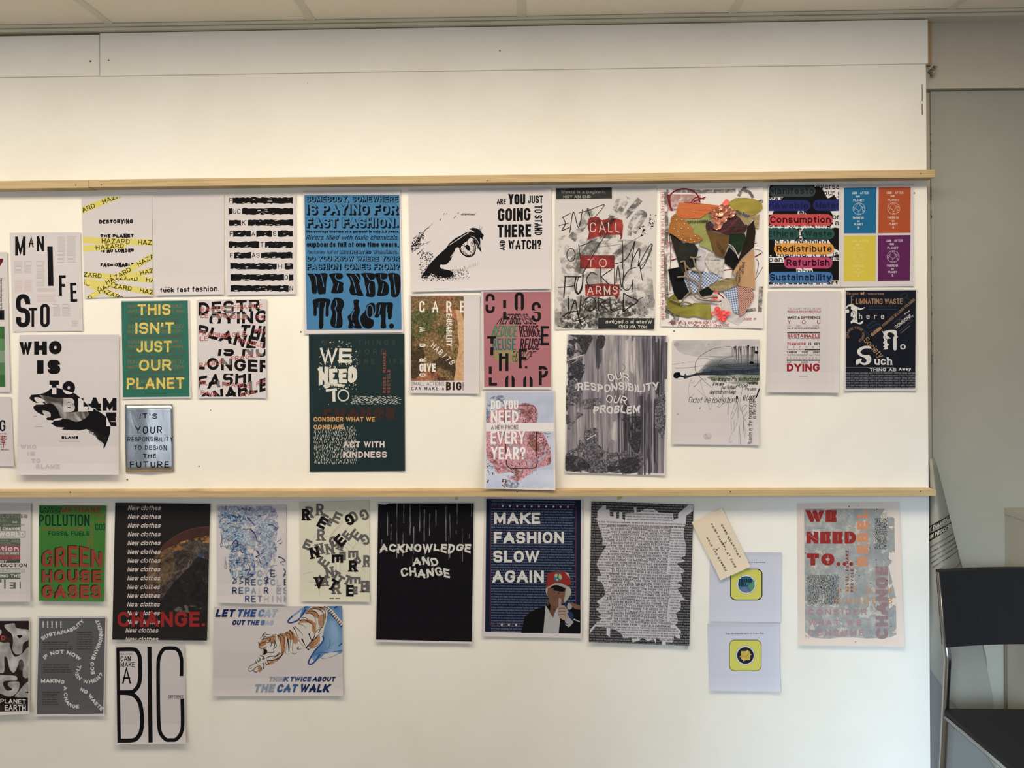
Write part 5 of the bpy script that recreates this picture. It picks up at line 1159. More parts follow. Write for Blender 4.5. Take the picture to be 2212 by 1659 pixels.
    patch(FP, '760 1200 912 1150 932 1300 930 1452 880 1432 830 1300', 5, gingham('gingham_cloth_upright', .15), 'upright gingham strip')
    patch(FP, '910 1140 1062 1160 1102 1240 1086 1302 1000 1442 940 1482 925 1300', 6, dots('mesh_rust', '#6e2417', .36, .0042, '#c9a79a'), 'rust red open-mesh fabric')
    patch(FP, '150 1290 230 1230 270 1290 332 1372 450 1330 622 1340 642 1502 560 1500 450 1470 380 1490 230 1452 162 1400', 5, cloth('cloth_olive', '#7d762c', '#aba245', 10), 'olive yellow cloth strip')
    def seq(cl, c, label, r, n, reg):
        V = []; F = []; k0 = 0
        while k0 < n:
            x, y = rnd.uniform(reg[0], reg[2]), rnd.uniform(reg[1], reg[3])
            if not cl(x, y): continue
            c0 = pt(x, y, 8+3*rnd.random()+k0*.05); tx, tz = rnd.uniform(-.5, .5), rnd.uniform(-.5, .5); b = len(V); m_ = 12
            V.append(c0+Vector((0, .0008, 0)))
            for j in range(m_):
                a = 2*pi*j/m_; dx, dz = r*cos(a), r*sin(a); V.append(c0+Vector((dx, dx*tx+dz*tz, dz)))
            F += [(b, b+1+j, b+1+(j+1) % m_) for j in range(m_)]; k0 += 1
        o = link('sequin_cluster', mesh('sequin_cluster', V, F, c), R); o['label'] = label
    from_poly = lambda P: (lambda x, y: sum(((P[i][1] > y) != (P[i-1][1] > y)) and (x < (P[i-1][0]-P[i][0])*(y-P[i][1])/(P[i-1][1]-P[i][1])+P[i][0]) for i in range(len(P))) % 2 == 1)
    patch(FP, '640 330 700 285 760 270 850 300 882 345 850 400 780 440 720 512 670 522 690 460 640 400', 5.5, M('#8e4a36'), 'backing of the copper sequins')
    seq(from_poly(pts('640 330 700 285 760 270 850 300 882 345 850 400 780 440 720 512 670 522 690 460 640 400')), M('#d98f74', .28, .5, .75), 'copper coloured sequins', .0062, 85, (630, 265, 890, 525))
    seq(from_poly(pts('640 1390 680 1370 720 1400 800 1400 832 1430 800 1480 770 1530 700 1480 650 1440')), M('#ee5b56', .35, .5), 'coral red sequins', .0062, 26, (630, 1360, 840, 1535))
    seq(from_poly(pts('620 1280 700 1250 700 1300 640 1320 660 1240 700 1200 715 1210')), M('#ee5b56', .35, .5), 'coral sequins under the cord', .004, 10, (610, 1195, 720, 1325))
    cm = tex('cord_twist', [(.35, '#7c6a4e'), (.6, '#a8957a')], (900, 900), 2, .5, br=.8)
    for P in ('300 890 345 880 358 960 375 1050 402 1150 440 1240 505 1290 600 1300 722 1318', '405 832 440 850 462 930 500 990 522 1050 508 1150 500 1220 545 1276 620 1270 702 1258', '340 900 400 962 460 982 550 992', '265 1050 370 1050 470 1100 540 1182', '190 1290 300 1328 345 1270 402 1215 420 1205', '302 1356 345 1322 420 1340', '522 825 450 842 405 835'):
        Pp = smooth2(pts(P), 6); MB().tube([pt(x, y, 11) for x, y in Pp], .0024, 8).build('cord', cm, R, smooth=True)
    P = smooth2(pts('822 690 870 720 900 770 935 850'), 5); MB().tube([pt(x, y, 10) for x, y in P], .0014, 6).build('cord', M('#c9c2b8', .8), R, smooth=True)['label'] = 'white cord end'
collage()
# ================================================================== lower row of posters
# --- CLOTHES / WORLD, cut by the left edge
p = Sheet('poster', (0, 1070, 6.6375), '-560 110 445 120 435 1525 -560 1530', 'pale lilac poster of grey-green word bars beside the green poster', group=GP, lift=(1, 8, 1, 5, 1))
GG, LG = '#626e60', '#d3d0cf'
p.part('green_bars')
for x0, y0, x1, y1, c in ((-500, 265, 298, 448, GG), (-500, 448, 298, 508, GG), (-500, 508, 370, 612, '#bdb9b0'), (-500, 618, 292, 720, GG), (-500, 718, 290, 810, '#a5525c'), (-500, 812, 290, 850, GG), (-500, 852, 290, 922, '#9a4a52'), (-500, 922, 288, 968, '#4f5a4e'), (-500, 1040, 292, 1046, '#4a3f44'), (-500, 1052, 360, 1110, '#bdb8b4'), (-500, 1118, 292, 1200, GG)): p.rect(x0, y0, x1, y1, c)
p.part('lettering')
for tx, x0, x1, y0, y1, c, w in (('OF CLOTHES', -200, 395, 275, 325, '#8c8f86', 13), ('GLOBAL', -180, 120, 335, 385, '#7f897c', 9), ('GAS', 180, 246, 372, 396, LG, 5), ('MANUFACTORY', 45, 358, 412, 442, '#8f948a', 6), ('CLIMATE CHANGE', -260, 292, 458, 500, LG, 11), ('THE WORLD', -260, 355, 525, 592, '#dcd8d4', 17), ('AND', 165, 278, 635, 678, '#8a9284', 9), ('RESOURCES', -220, 118, 630, 660, '#8a9284', 7), ('POLLUTION', -220, 155, 672, 712, '#7f897c', 9), ('WATER WASTE', 0, 272, 818, 845, LG, 6), ('EXPLOITATION', -200, 272, 862, 915, '#b8626a', 9), ('HARVEST', -200, 98, 930, 965, LG, 7), ('PRODUCTION', -160, 385, 978, 1028, '#4a3a40', 12), ('FAST FASHION', -140, 345, 1062, 1102, '#d0ccc8', 8), ('SAVING THE', -160, 290, 1132, 1178, LG, 10)): p.t(tx, x0, y0, x1, y1, c, w)
p.t('radiation', -330, 728, 268, 798, LG, 16).rect(-500, 1205, -20, 1340, GG).rect(0, 1205, 22, 1250, GG).rect(58, 1205, 80, 1340, GG).rect(138, 1245, 225, 1262, GG).rect(138, 1285, 190, 1302, GG).rect(138, 1320, 225, 1338, GG).rect(190, 1245, 225, 1338, GG).rect(284, 1240, 297, 1338, GG)
p.done()
# --- GREEN HOUSE GASES
p = Sheet('poster', (0, 1070, 6.6375), '558 142 1518 148 1490 1525 558 1510', 'green poster with brick red GREEN HOUSE GASES in bulging letters', group=GP, paper='#39702f', lift=(1, 9, 1, 4, 1))
DGN, BR = '#143a2a', '#a24338'
p.part('small_lettering')
for tx, x0, y0, x1, y1, c, w in (('CARBON', 578, 160, 878, 207, DGN, 9), ('MINOXIDE', 580, 212, 874, 262, DGN, 9), ('METHANE', 882, 160, 1442, 250, '#8a4a35', 20), ('POLLUTION', 560, 275, 1284, 440, DGN, 23), ('NITRO', 1302, 276, 1500, 312, '#9a5a3a', 7), ('GEN', 1384, 345, 1512, 386, '#9a5a3a', 8), ('CO2', 1364, 408, 1516, 500, DGN, 12), ('PETROL FUMES', 604, 462, 1216, 497, '#9a5a3a', 9), ('FOSSIL FUELS', 692, 515, 1280, 576, DGN, 11)): p.t(tx, x0, y0, x1, y1, c, w)
p.tv('CARBON DIOXIDE', 1302, 385, 1336, 775, '#8f6a3a', 7).tv('GASES', 1255, 590, 1290, 750, '#8f6a3a', 6)
p.part('bulging_lettering')
def bulge(x, y):
    if y > 1045: return (x, y)
    k = 1-abs((x-1030)/440)**1.6; return (x, 1030-(1030-y)*(.78+.38*max(k, 0)))
for dx, dy, c, w in ((-14, -10, '#182a1c', 36), (-7, -5, '#182a1c', 36), (0, 0, BR, 36)):
    p.t('GREEN', 605+dx, 765+dy, 1468+dx, 1030+dy, c, 44, warp=bulge).t('HOUSE', 608+dx, 1075+dy, 1458+dx, 1255+dy, c, 44).t('GASES', 608+dx, 1292+dy, 1452+dx, 1480+dy, c, 44)
p.done()
# --- PLANET EARTH, cut by the left edge
p = Sheet('poster', (0, 1310, 6.379), '-600 160 412 155 405 1480 -600 1530', 'black poster of swollen grey letters with PLANET EARTH at its corner', group=GP, lift=(1, 12, 1, 6, 1))
gl = tex('grey_balloon', [(.3, '#8f8d8c'), (.5, '#b4b2b1'), (.7, '#cfcdcc')], (26, 26), 2, .5, .3)
p.part('dark_print').poly('-560 200 398 198 385 1440 -560 1470', tex('dark_maroon_print', [(.35, '#17110f'), (.55, '#2a1714'), (.7, '#43201b')], (30, 30), 4, .6, .5))
p.clip = (-560, 198, 396, 1450); p.part('swollen_lettering')
for P in ('60 260 130 240 200 235 220 290 300 310 400 330 400 450 320 510 300 640 220 660 170 590 180 480 160 380 90 320', '-60 520 60 500 130 500 140 560 200 690 300 650 370 575 400 600 400 950 320 970 310 860 270 760 240 830 190 915 130 850 100 720 60 700 60 880 20 920 -40 860', '-60 960 60 945 200 955 235 980 220 1020 60 1030 50 1100 100 1160 170 1140 110 1090 130 1040 260 1040 262 1130 210 1210 120 1240 30 1210 -60 1160', '210 1245 260 1170 330 1080 380 1040 400 1060 400 1250', '-160 240 20 330 -40 440 -160 460'): p.poly(P, gl, 4)
p.poly('235 400 310 400 270 440', '#17110f', 3).poly('330 1180 390 1170 390 1195', '#17110f')
p.poly('255 760 300 730 330 800 300 880 260 850', tex('balloon_shadow_print', [(.3, '#2a2322'), (.7, '#6e6968')], (30, 30), 3, .5), 3)
p.part('lettering').t('D', 15, 402, 75, 466, '#c24c4a', 16); p.rect(60, 1345, 375, 1440, '#141112').rect(-60, 1255, 372, 1342, '#141112')
p.t('PLANET', 5, 1272, 355, 1335, '#d8d4d2', 12, slope=.02).t('EARTH', 65, 1356, 355, 1432, '#d8d4d2', 13, slope=.02).rect(130, 1345, 360, 1348, '#b5b1af'); p.clip = None
p.done()
# --- grey SUSTAINABILITY
p = Sheet('poster', (0, 1310, 6.379), '525 140 1465 135 1440 1510 475 1516', 'grey poster with white words running along winding curves', group=GP, lift=(1, 6, 2, 4, 1))
p.part('grey_print').poly('540 162 1452 158 1422 1478 505 1486', '#66676a'); w_ = '#d8d6d6'
p.part('lettering')
for i in range(5): p.t('!', 588+i*61, 202, 606+i*61, 292, w_, 15)
p.tp('SUSTAINABILITY', '588 470 680 418 800 392 900 372 1000 340 1090 280 1165 205', 52, w_, 13, gap=.14)
p.tp('ECO ENVIRONMENT', '1308 930 1296 830 1310 720 1360 600 1400 500 1418 400 1400 290 1360 175', 52, w_, 13, gap=.14)
p.tp('IF NOT NOW', '620 735 700 680 800 655 900 655 1000 690 1090 755', 54, w_, 13, gap=.14)
p.tp('THEN WHEN?', '1075 800 1048 880 1035 950 1080 1010 1160 1055 1260 1060 1360 1015 1425 935', 52, w_, 13, gap=.14)
p.tp('MAKING', '566 1052 680 1052 780 1052 880 1072', 52, w_, 13, gap=.14).tp('A CHANGE', '875 1098 880 1200 890 1290 940 1370 1020 1402 1090 1402', 50, w_, 13, gap=.14)
p.tp('NO WASTE', '1098 1160 1180 1205 1240 1270 1310 1360 1395 1440', 52, w_, 13, gap=.14)
p.part('small_print')
for a in ((588, 475, 1010, 600, 4), (1062, 338, 1305, 600, 8), (592, 788, 990, 920, 4), (580, 1165, 835, 1365, 6)): p.micro(*a, '#2e2f33', 3.4, .6, None, .2)
p.done()
# --- New clothes CHANGE.
p = Sheet('poster', (230, 1070, 5.029), '95 80 1126 92 1092 1578 62 1568', 'black poster repeating New clothes beside a dark globe, with red CHANGE.', group=GP, paper='#1b1819', lift=(2, 7, 3, 3, 1), base=1.5)
p.part('globe_picture')
p.cut = [(1127, 80, 1122, 1590)]
cx, cy, r = 1100, 1010, 672
def arc(rr, a0, a1, n=30): return [(cx+rr*cos(radians(a0+(a1-a0)*i/n)), cy+rr*.995*sin(radians(a0+(a1-a0)*i/n))) for i in range(n+1)]
p.emit(tris(arc(r, 172, 275)+[(1130, 760), (760, 1100)]), tex('globe_limb', [(.3, '#3a211b'), (.7, '#5a3028')], (14, 14), 4, .6, .5))
p.emit(tris(arc(r*.83, 186, 275, 24)+[(1130, 1200), (720, 1260), (520, 1080)]), tex('globe_cloud', [(.34, '#17130f'), (.46, '#3b3230'), (.56, '#5c4c48'), (.66, '#7e6a60')], (40, 40), 7, .7, 1.6))
p.emit(tris(smooth2([(505, 700), (560, 640), (700, 560), (720, 640), (740, 760), (660, 940), (560, 990), (470, 960), (440, 820)], 4, True)), tex('globe_tan', [(.34, '#45382a'), (.5, '#6d563e'), (.66, '#8f7050')], (34, 34), 6, .65, 1.2, alpha=(.38, .52, (30, 30), 3)))
p.poly('580 680 640 600 800 510 950 470 1120 440 1124 520 980 510 900 560 800 600 720 610 640 650', tex('globe_orange', [(.34, '#5a3218'), (.5, '#a06a38'), (.66, '#c69458')], (60, 60), 6, .7, 1.4, alpha=(.44, .52, (46, 46), 8)), 3)
p.poly('1000 620 1100 590 1126 640 1126 750 1080 740 1010 700', tex('globe_blue', [(.3, '#20303f'), (.5, '#39557a'), (.7, '#6a88b4')], (50, 50), 5, .6, 1, alpha=(.4, .5, (40, 40), 6)), 3)
p.poly('1126 760 1060 690 1000 670 950 700 900 780 780 900 660 1040 580 1180 560 1260 700 1300 900 1290 1126 1280', tex('globe_shade_side', [(.4, '#151314'), (.6, '#262122'), (.75, '#4a4240')], (46, 46), 6, .7, 1.2, alpha=(.28, .40, (46, 46), 5)), 3)
p.poly('740 1230 860 1190 1040 1210 960 1270 780 1270', tex('globe_wisp', [(.3, '#4a4444'), (.7, '#7a7270')], (60, 60), 6, .7, 1, alpha=(.48, .56, (40, 60), 6)), 3)
p.emit(rib(arc(r, 182, 275), 5), '#6d4434'); p.cut = []
p.part('lettering')
for i in range(16):
    x = 232-i*.8 if i < 14 else (206 if i == 14 else 204); y = 112+i*95.3-(0 if i < 14 else 4)
    p.t('New clothes', x, y, x+352, y+48, '#d6d2cf', 8.5, sh=.25, gap=.13)
p.part('strike_lines')
for i in range(16):
    x = 220-i*.8 if i < 14 else (198 if i == 14 else 195); y = 138+i*95.3-(0 if i < 14 else 4); p.rect(x, y-3, x+385, y+1.5, '#84363c')
p.part('red_lettering').t('CHANGE.', 120, 1265, 1070, 1428, '#a52c2b', 36, gap=.14)
p.done()
# --- blue swirling letters
p = Sheet('poster', (450, 1070, 6.637), '115 138 1118 138 1108 1566 132 1540', 'white poster of blue letters melting into swirls above RETHINK', group=GP, lift=(1, 6, 2, 2, 1))
p.clip = (140, 150, 1108, 1560)
sw = tex('blue_swirl', [(.40, '#2d4f8e'), (.46, '#6f8fb8'), (.54, '#a9bacd')], (55, 65), 3, .5, 3.2, alpha=(.46, .54, (38, 44), 3)); sw2 = tex('pale_swirl', [(.4, '#8aa2bd'), (.6, '#bac4d2')], (70, 70), 3, .5, 3.0, alpha=(.42, .52, (34, 40), 7)); sw3 = tex('violet_swirl', [(.4, '#8f8cb4'), (.6, '#b9b6cc')], (70, 70), 3, .5, 3, alpha=(.5, .56, (40, 44), 11))
p.part('swirl_picture').poly('150 150 880 160 960 300 900 640 700 760 300 780 230 700 160 480', sw2, 3).poly('160 260 480 280 500 640 560 780 300 780 240 560 170 420', sw, 3).poly('320 780 640 840 640 1200 340 1150', sw, 3).poly('520 150 960 180 980 640 860 1000 660 980 560 560', sw3, 3).poly('560 280 700 420 780 700 760 1000 900 1080 980 800 900 420', sw2, 3)
rs = random.Random(5)
for i in range(190):
    x, y = rs.uniform(165, 1040), rs.uniform(170, 1220)
    if (x < 300 and y > 760) or (x > 960 and y < 640): continue
    a = rs.uniform(-1.4, 1.4)+(pi if rs.random() < .5 else 0); P = [(x, y)]
    for k in range(4): a += rs.uniform(-1.3, 1.3); P.append((P[-1][0]+cos(a)*rs.uniform(12, 30), P[-1][1]+sin(a)*rs.uniform(10, 34)))
    c = rs.choice(('#24407f', '#2f5596', '#7795ba', '#8fa6c2', '#9d9cc0')) if x > 640 else rs.choice(('#1f3a78', '#27498c', '#4f77aa', '#7f9bc0'))
    p.line(P, rs.uniform(4, 13), c, 3, w2=2)
for P, w in (('555 310 600 360 640 400 660 440', 16), ('600 480 620 500 660 540 690 620 700 670', 18), ('690 650 755 675', 8), ('690 790 730 850 680 880 720 900 752 985', 16), ('860 420 930 430 980 480', 12), ('1000 880 1060 900 1100 940 1030 960 1090 1005', 14), ('185 560 200 640 175 700 190 750', 7), ('240 880 240 960 235 1040 260 1040 250 940', 5), ('305 1060 325 1140', 10), ('1080 1050 1105 1100 1080 1160', 12), ('340 700 400 640 420 720 380 740 470 700 510 760', 14), ('320 280 390 300 460 350', 14)): p.line(P, w, '#1f3672', 4, w2=4)
p.part('lettering')
for tx, y0, y1, xs, cs in (('UPCYCLE E', 1072, 1170, (330, 428, 520, 612, 702, 796, 890), None),): pass
def LT(c, x, y0, y1, m, w=12, wd=66): p.t(c, x, y0, x+wd, y1, m, w)
for c, x, m in (('U', 332, '#8fb0cc'), ('P', 430, '#8fb0cc'), ('C', 702, '#7fa5c4'), ('Y', 796, '#b5c2d2'), ('E', 890, '#27427f'), ('A', 1072, '#27427f')): LT(c, x, 1074, 1170, m)
for c, x, m in (('R', 526, '#1f3672'), ('E', 614, '#4a648e'), ('C', 704, '#8aa6c0'), ('Y', 795, '#55627e'), ('C', 890, '#7d9cbc'), ('L', 975, '#c0c6d2'), ('E', 1082, '#1f3672')): LT(c, x, 1200, 1290, m)
for c, x, m in (('R', 342, '#1f2f68'), ('E', 434, '#4d5f82'), ('P', 526, '#6d94c0'), ('A', 614, '#8fa9c4'), ('I', 722, '#c0c4d0'), ('R', 795, '#1f2f68'), ('E', 975, '#aab2c0'), ('S', 1075, '#7f96b4')): LT(c, x, 1318, 1410, m, 13 if c != 'I' else 10, 66 if c != 'I' else 10)
for c, x, m in (('R', 526, '#26387c'), ('E', 614, '#3c5288'), ('T', 704, '#6a7a96'), ('H', 795, '#bfc0c8'), ('I', 915, '#b9b4c0'), ('N', 980, '#b6b2c6'), ('K', 1085, '#7fa0c4')): LT(c, x, 1436, 1528, m, 12, 66 if c != 'I' else 12)
for P in ('345 1180 380 1200 350 1260 400 1240 385 1190', '440 1180 490 1160 450 1220 495 1240 440 1270', '520 1080 600 1060 560 1140 640 1130 580 1180 520 1190', '800 1190 855 1180 830 1230 860 1250 800 1260', '990 1300 1010 1340 980 1380 1040 1320 1030 1380'): p.line(P, 11, '#2b3f74' if P[0] != '9' else '#b3b8c6', 4)
p.clip = None; p.done()
# --- REGENERATE slab letters
p = Sheet('poster', (640, 1070, 6.911), '45 102 1088 78 1098 1592 68 1576', 'pale cream poster of tumbling black and grey slab letters', group=GP, paper='#cdcbb9', lift=(1, 5, 1, 2, 1))
p.clip = (80, 90, 1096, 1580)
p.part('thin_lines')
for P, c in (('430 235 580 230', '#8b7f70'), ('240 305 380 300', '#8a6a5a'), ('740 212 700 280', '#8f8a7c'), ('690 380 510 595', '#a9665c'), ('710 395 520 600', '#b0786c'), ('780 480 740 520', '#9b948a'), ('270 620 220 700', '#9b948a'), ('430 612 590 605', '#8b8378'), ('700 745 800 830', '#8a5a50'), ('750 700 870 800', '#a99f92'), ('930 690 820 810', '#a38a80'), ('960 690 1040 770', '#a99f92'), ('330 830 440 825', '#a06a60'), ('590 1000 595 1140', '#6b5a50'), ('655 1000 655 1130', '#a99f92'), ('650 1135 720 1118', '#a99f92'), ('110 1175 240 1142', '#a99f92'), ('195 995 260 960', '#a99f92'), ('190 1298 330 1295', '#9a6a5e'), ('342 1395 345 1500', '#7a7468'), ('640 1412 760 1410', '#b0a89a'), ('860 1436 1050 1438', '#9a4a42'), ('890 1080 1020 1080', '#8a6a60'), ('980 1090 1045 1150', '#a99f92')): p.line(P, 3.5, c)
GY, BK2 = '#6b686a', '#19171b'
def SL(c, x, y, w, h, ang, m, t=36):
    a = radians(ang); g = lambda s_, t_: (x+cos(a)*s_-sin(a)*t_, y+sin(a)*s_+cos(a)*t_)
    p.t(c, 0, 0, 0, 0, m, t, q=[g(-w/2, -h/2), g(w/2, -h/2), g(w/2, h/2), g(-w/2, h/2)], slab=15)
p.part('grey_lettering')
for c, x, y, w, h, a in (('R', 195, 250, 120, 170, 0), ('R', 355, 210, 115, 175, 0), ('E', 420, 350, 90, 140, 30), ('E', 610, 335, 120, 165, 25), ('E', 505, 400, 80, 120, 30), ('G', 850, 320, 120, 165, 150), ('G', 1015, 290, 125, 165, 150), ('R', 370, 590, 115, 175, 0), ('E', 760, 600, 100, 150, -52), ('E', 895, 590, 125, 165, -50), ('G', 1030, 660, 120, 165, 150), ('E', 165, 735, 110, 150, 25), ('N', 350, 800, 110, 160, -12), ('N', 500, 800, 120, 160, -8), ('G', 560, 690, 130, 160, 150), ('N', 660, 760, 90, 120, 20), ('E', 690, 905, 100, 130, 180), ('E', 850, 880, 110, 150, 90), ('R', 900, 990, 110, 140, 50), ('R', 1055, 980, 110, 175, 0), ('E', 410, 1000, 115, 160, -52), ('N', 500, 1150, 120, 160, -12), ('A', 350, 1270, 120, 170, 0), ('A', 430, 1270, 110, 160, 5), ('T', 590, 1200, 100, 150, 30), ('R', 600, 1390, 120, 165, 0), ('T', 650, 1270, 110, 150, 30), ('T', 770, 1270, 110, 150, 25), ('E', 880, 1270, 105, 165, 90), ('E', 880, 1420, 70, 120, 0), ('B', 1020, 1360, 110, 175, 0), ('R', 1085, 1360, 80, 175, 0)): SL(c, x, y, w, h, a, GY)
p.part('black_lettering')
for c, x, y, w, h, a in (('R', 145, 288, 118, 172, 0), ('E', 392, 410, 130, 168, 28), ('G', 795, 362, 125, 168, 152), ('E', 655, 672, 130, 172, -48), ('N', 272, 855, 135, 172, -12), ('E', 615, 945, 125, 168, 90), ('R', 848, 1055, 122, 170, 0), ('V', 338, 1308, 130, 172, 0), ('T', 555, 1340, 115, 172, 28), ('E', 800, 1424, 112, 172, 0)): SL(c, x, y, w, h, a, BK2, 41)
p.rect(495, 1530, 565, 1541, '#3a3838').rect(582, 1530, 650, 1541, '#3a3838'); p.clip = None
p.done()
# --- BIG
p = Sheet('poster', (230, 1380, 6.911), '132 102 1165 90 1188 1565 130 1580', 'white sheet filled by a towering thin black BIG', group=GP, lift=(1, 10, 2, 4, 1), base=1.2)
p.part('tall_lettering')
p.poly('146 130 192 129 216 1546 162 1548', K).line('150 158 390 156 450 180 490 250 502 350 502 560 480 690 410 780 350 796 180 798', 60, K, 5).line('182 806 330 812 420 850 490 940 520 1060 532 1200 520 1360 480 1450 400 1512 165 1518', 62, K, 5).t('I', 0, 0, 0, 0, K, 62, q='610 118 672 118 690 1546 626 1548')
p.line('1120 556 1120 400 1118 300 1090 200 1040 150 980 139 920 139 860 150 810 210 780 300 772 400 772 700 776 1100 785 1300 800 1390 840 1460 900 1508 960 1510 1030 1505 1090 1450 1122 1380 1136 1300 1136 1100 1130 895', 56, K, 4)
p.part('small_lettering').t('SMALL ACTIONS', 208, 212, 385, 240, '#8a8688', 3.5).t('CAN', 210, 258, 360, 333, K, 11).t('MAKE', 210, 346, 422, 421, K, 11).t('A', 234, 425, 364, 668, K, 26).t('DIFFERENCE', 928, 838, 1152, 890, '#2a2829', 5.5)
p.done()
# --- LET THE CAT OUT THE BAG
p = Sheet('poster', (450, 1290, 7.135), '88 150 2062 134 2080 1520 70 1526', 'wide white poster of a tiger stepping out of a blue bag', group=GP, lift=(1, 6, 3, 4, 2))
p.clip = (90, 135, 2066, 1510)
bl = tex('bag_blue', [(.3, '#4877ae'), (.5, '#5f8dc0'), (.7, '#83a9d0')], (9, 9), 4, .55, .8); bl2, bl3 = '#2c5296', '#7ea2cc'
p.part('bag_picture').poly('1470 150 1600 136 1540 200 1480 260 1440 330 1400 350 1420 260', bl)
p.line('1540 136 1460 170 1380 230 1290 300 1240 350 1232 385 1270 395 1350 370 1420 320 1470 240 1500 180', 26, bl2, 5).line('1300 290 1390 220 1470 160', 22, bl3, 4)
p.poly('1850 210 1900 200 1990 290 2066 430 2066 840 1960 850 1880 850 1800 870 1740 930 1690 960 1640 1000 1600 940 1580 900 1640 820 1720 720 1772 640 1770 560 1790 440 1830 330', bl, 3).poly('1830 136 2066 136 2066 390 2000 300 1900 190 1860 160', bl)
p.line('1760 590 1775 660 1720 740 1640 830 1560 960 1545 1010 1560 1032 1600 1025 1660 970 1720 880', 24, bl2, 5).line('1600 900 1730 855 1860 860 1960 840 2066 820', 16, '#4471b0', 5).poly('1740 935 1800 880 1900 850 2000 880 1900 925 1800 945', '#d0cccd', 3).line('1740 945 1850 935 1950 900 2060 835', 6, bl2, 4).line('1870 650 1875 730 1830 810', 6, bl2, 4).line('1900 830 1960 790 2000 800 1980 840', 8, bl3, 4).line('1940 170 1990 140', 26, bl2).line('2010 750 2066 710', 18, bl2)
cr = '#d3ccc6'; og = tex('tiger_orange', [(.3, '#b27545'), (.6, '#c48d5f'), (.75, '#cfa27c')], (26, 26), 3, .5, .5, alpha=(.30, .5, (14, 14), 3))
p.part('tiger_picture')
p.poly('830 600 862 562 882 545 908 568 980 580 1050 568 1060 582 1200 545 1320 450 1400 350 1500 232 1590 140 1830 140 1852 205 1830 330 1785 480 1772 560 1740 640 1700 730 1620 805 1540 815 1490 790 1380 810 1350 870 1290 860 1240 882 1150 885 1060 990 930 1052 840 1110 800 1162 740 1162 690 1132 640 1146 606 1112 640 1060 720 1012 745 970 800 932 835 885 818 800 762 782 760 700 800 640', cr)
for P in ('1055 590 1180 555 1190 700 1170 860 1130 870 1110 700', '1180 552 1290 520 1340 640 1240 650', '1300 640 1360 600 1380 700 1320 720', '1380 410 1440 350 1560 345 1650 400 1660 430 1560 400 1450 395', '1490 260 1560 180 1680 240 1690 330 1560 250', '1590 150 1740 150 1800 200 1660 190', '1700 300 1800 250 1810 340 1760 470 1720 450', '770 720 830 670 900 670 890 730 800 765', '1060 930 1150 880 1060 990 930 1045 900 1030', '1590 680 1700 600 1720 640 1640 780 1560 780', '1600 420 1660 430 1650 540 1600 520', '760 1090 820 1080 800 1150', '880 640 960 600 1040 600 1040 700 1000 720'): p.poly(P, og, 3)
p.part('tiger_stripes'); S1 = '#1d1516'
for P, w in (('830 600 850 570 882 548 900 570 985 585 1045 570 1020 600 960 605', 14), ('845 590 870 575 890 580', 8), ('1060 585 1110 620 1110 690 1095 770', 13), ('1100 575 1150 600 1175 690 1150 800 1160 850', 11), ('1185 545 1220 640 1200 760 1195 880', 9), ('1200 545 1260 580 1262 700 1240 880', 13), ('1250 500 1300 580 1300 700 1295 830', 15), ('1225 640 1235 760 1240 850', 20), ('1310 460 1350 540 1390 640', 15), ('1330 450 1390 500 1440 560 1460 600', 11), ('1380 410 1450 430 1510 480', 9), ('1400 360 1480 350 1560 390 1620 440 1645 520', 17), ('1435 320 1510 320 1550 380 1610 410', 12), ('1500 250 1580 250 1640 310 1665 410', 14), ('1540 215 1640 220 1700 290 1700 400 1720 470', 15), ('1570 180 1680 180 1760 230 1780 330 1770 450', 16), ('1600 150 1720 160 1800 210 1810 320', 12), ('1690 150 1790 165 1840 230 1835 310', 12), ('1780 140 1860 190 1850 260', 14), ('1550 560 1570 620 1590 680 1560 730', 20), ('1590 680 1640 590 1620 540', 18), ('1650 640 1690 590 1740 545', 16), ('1700 550 1730 480 1770 460', 14), ('1640 560 1690 500 1750 490', 10), ('1440 640 1470 700 1500 760', 24), ('1500 790 1560 720 1640 640 1680 600', 20), ('1380 640 1420 700 1480 770', 8), ('1390 760 1375 800 1440 795', 18), ('1290 860 1330 875 1365 855', 8), ('1530 760 1580 740 1640 690', 9), ('1500 780 1560 800 1600 760 1690 700', 8), ('1640 770 1690 740 1720 650', 8)): p.line(P, w, S1, 5, w2=3)
for P, w in (('840 640 880 610 940 620', 7), ('820 660 870 630 920 640', 7), ('810 690 850 650 900 665', 6), ('800 640 830 610 880 600', 6), ('960 690 975 720 955 760', 9), ('1010 660 1030 700 1010 770', 11), ('1040 710 1050 750 1000 800', 8), ('905 700 935 690 955 640', 9), ('770 690 790 730 775 770', 6), ('790 740 830 700 890 690', 7), ('780 770 840 785 900 760', 8), ('930 620 960 640 950 680', 6), ('900 850 1000 850 1010 810', 8), ('860 800 880 840 850 880', 26), ('830 880 870 880 905 850', 10), ('800 790 830 800', 8), ('890 945 940 915 1040 905 1100 850', 9), ('1000 945 1080 890 1150 850', 8), ('905 980 1000 970 1090 940 1150 870', 12), ('800 895 850 920 860 950 830 950', 12), ('780 930 800 960 770 1000', 10), ('750 960 770 1000', 8), ('730 980 745 1030', 8), ('840 1010 860 1060 840 1100', 12), ('880 1005 900 1050', 12), ('910 990 935 1030', 10), ('640 1060 700 1030 740 1000', 7), ('610 1110 640 1060', 6), ('615 1125 640 1142 690 1125', 7), ('640 1110 670 1080', 6), ('690 1140 720 1090 780 1060 815 1080 820 1130', 8), ('740 1160 770 1130 790 1155', 7), ('700 1140 720 1150 740 1160', 8), ('1530 800 1550 815', 14)): p.line(P, w, S1, 4)
p.poly('840 795 880 800 905 820 900 850 870 880 840 882 850 840', S1, 3).poly('826 800 850 810 845 870 826 850', '#d8cdb0', 3)
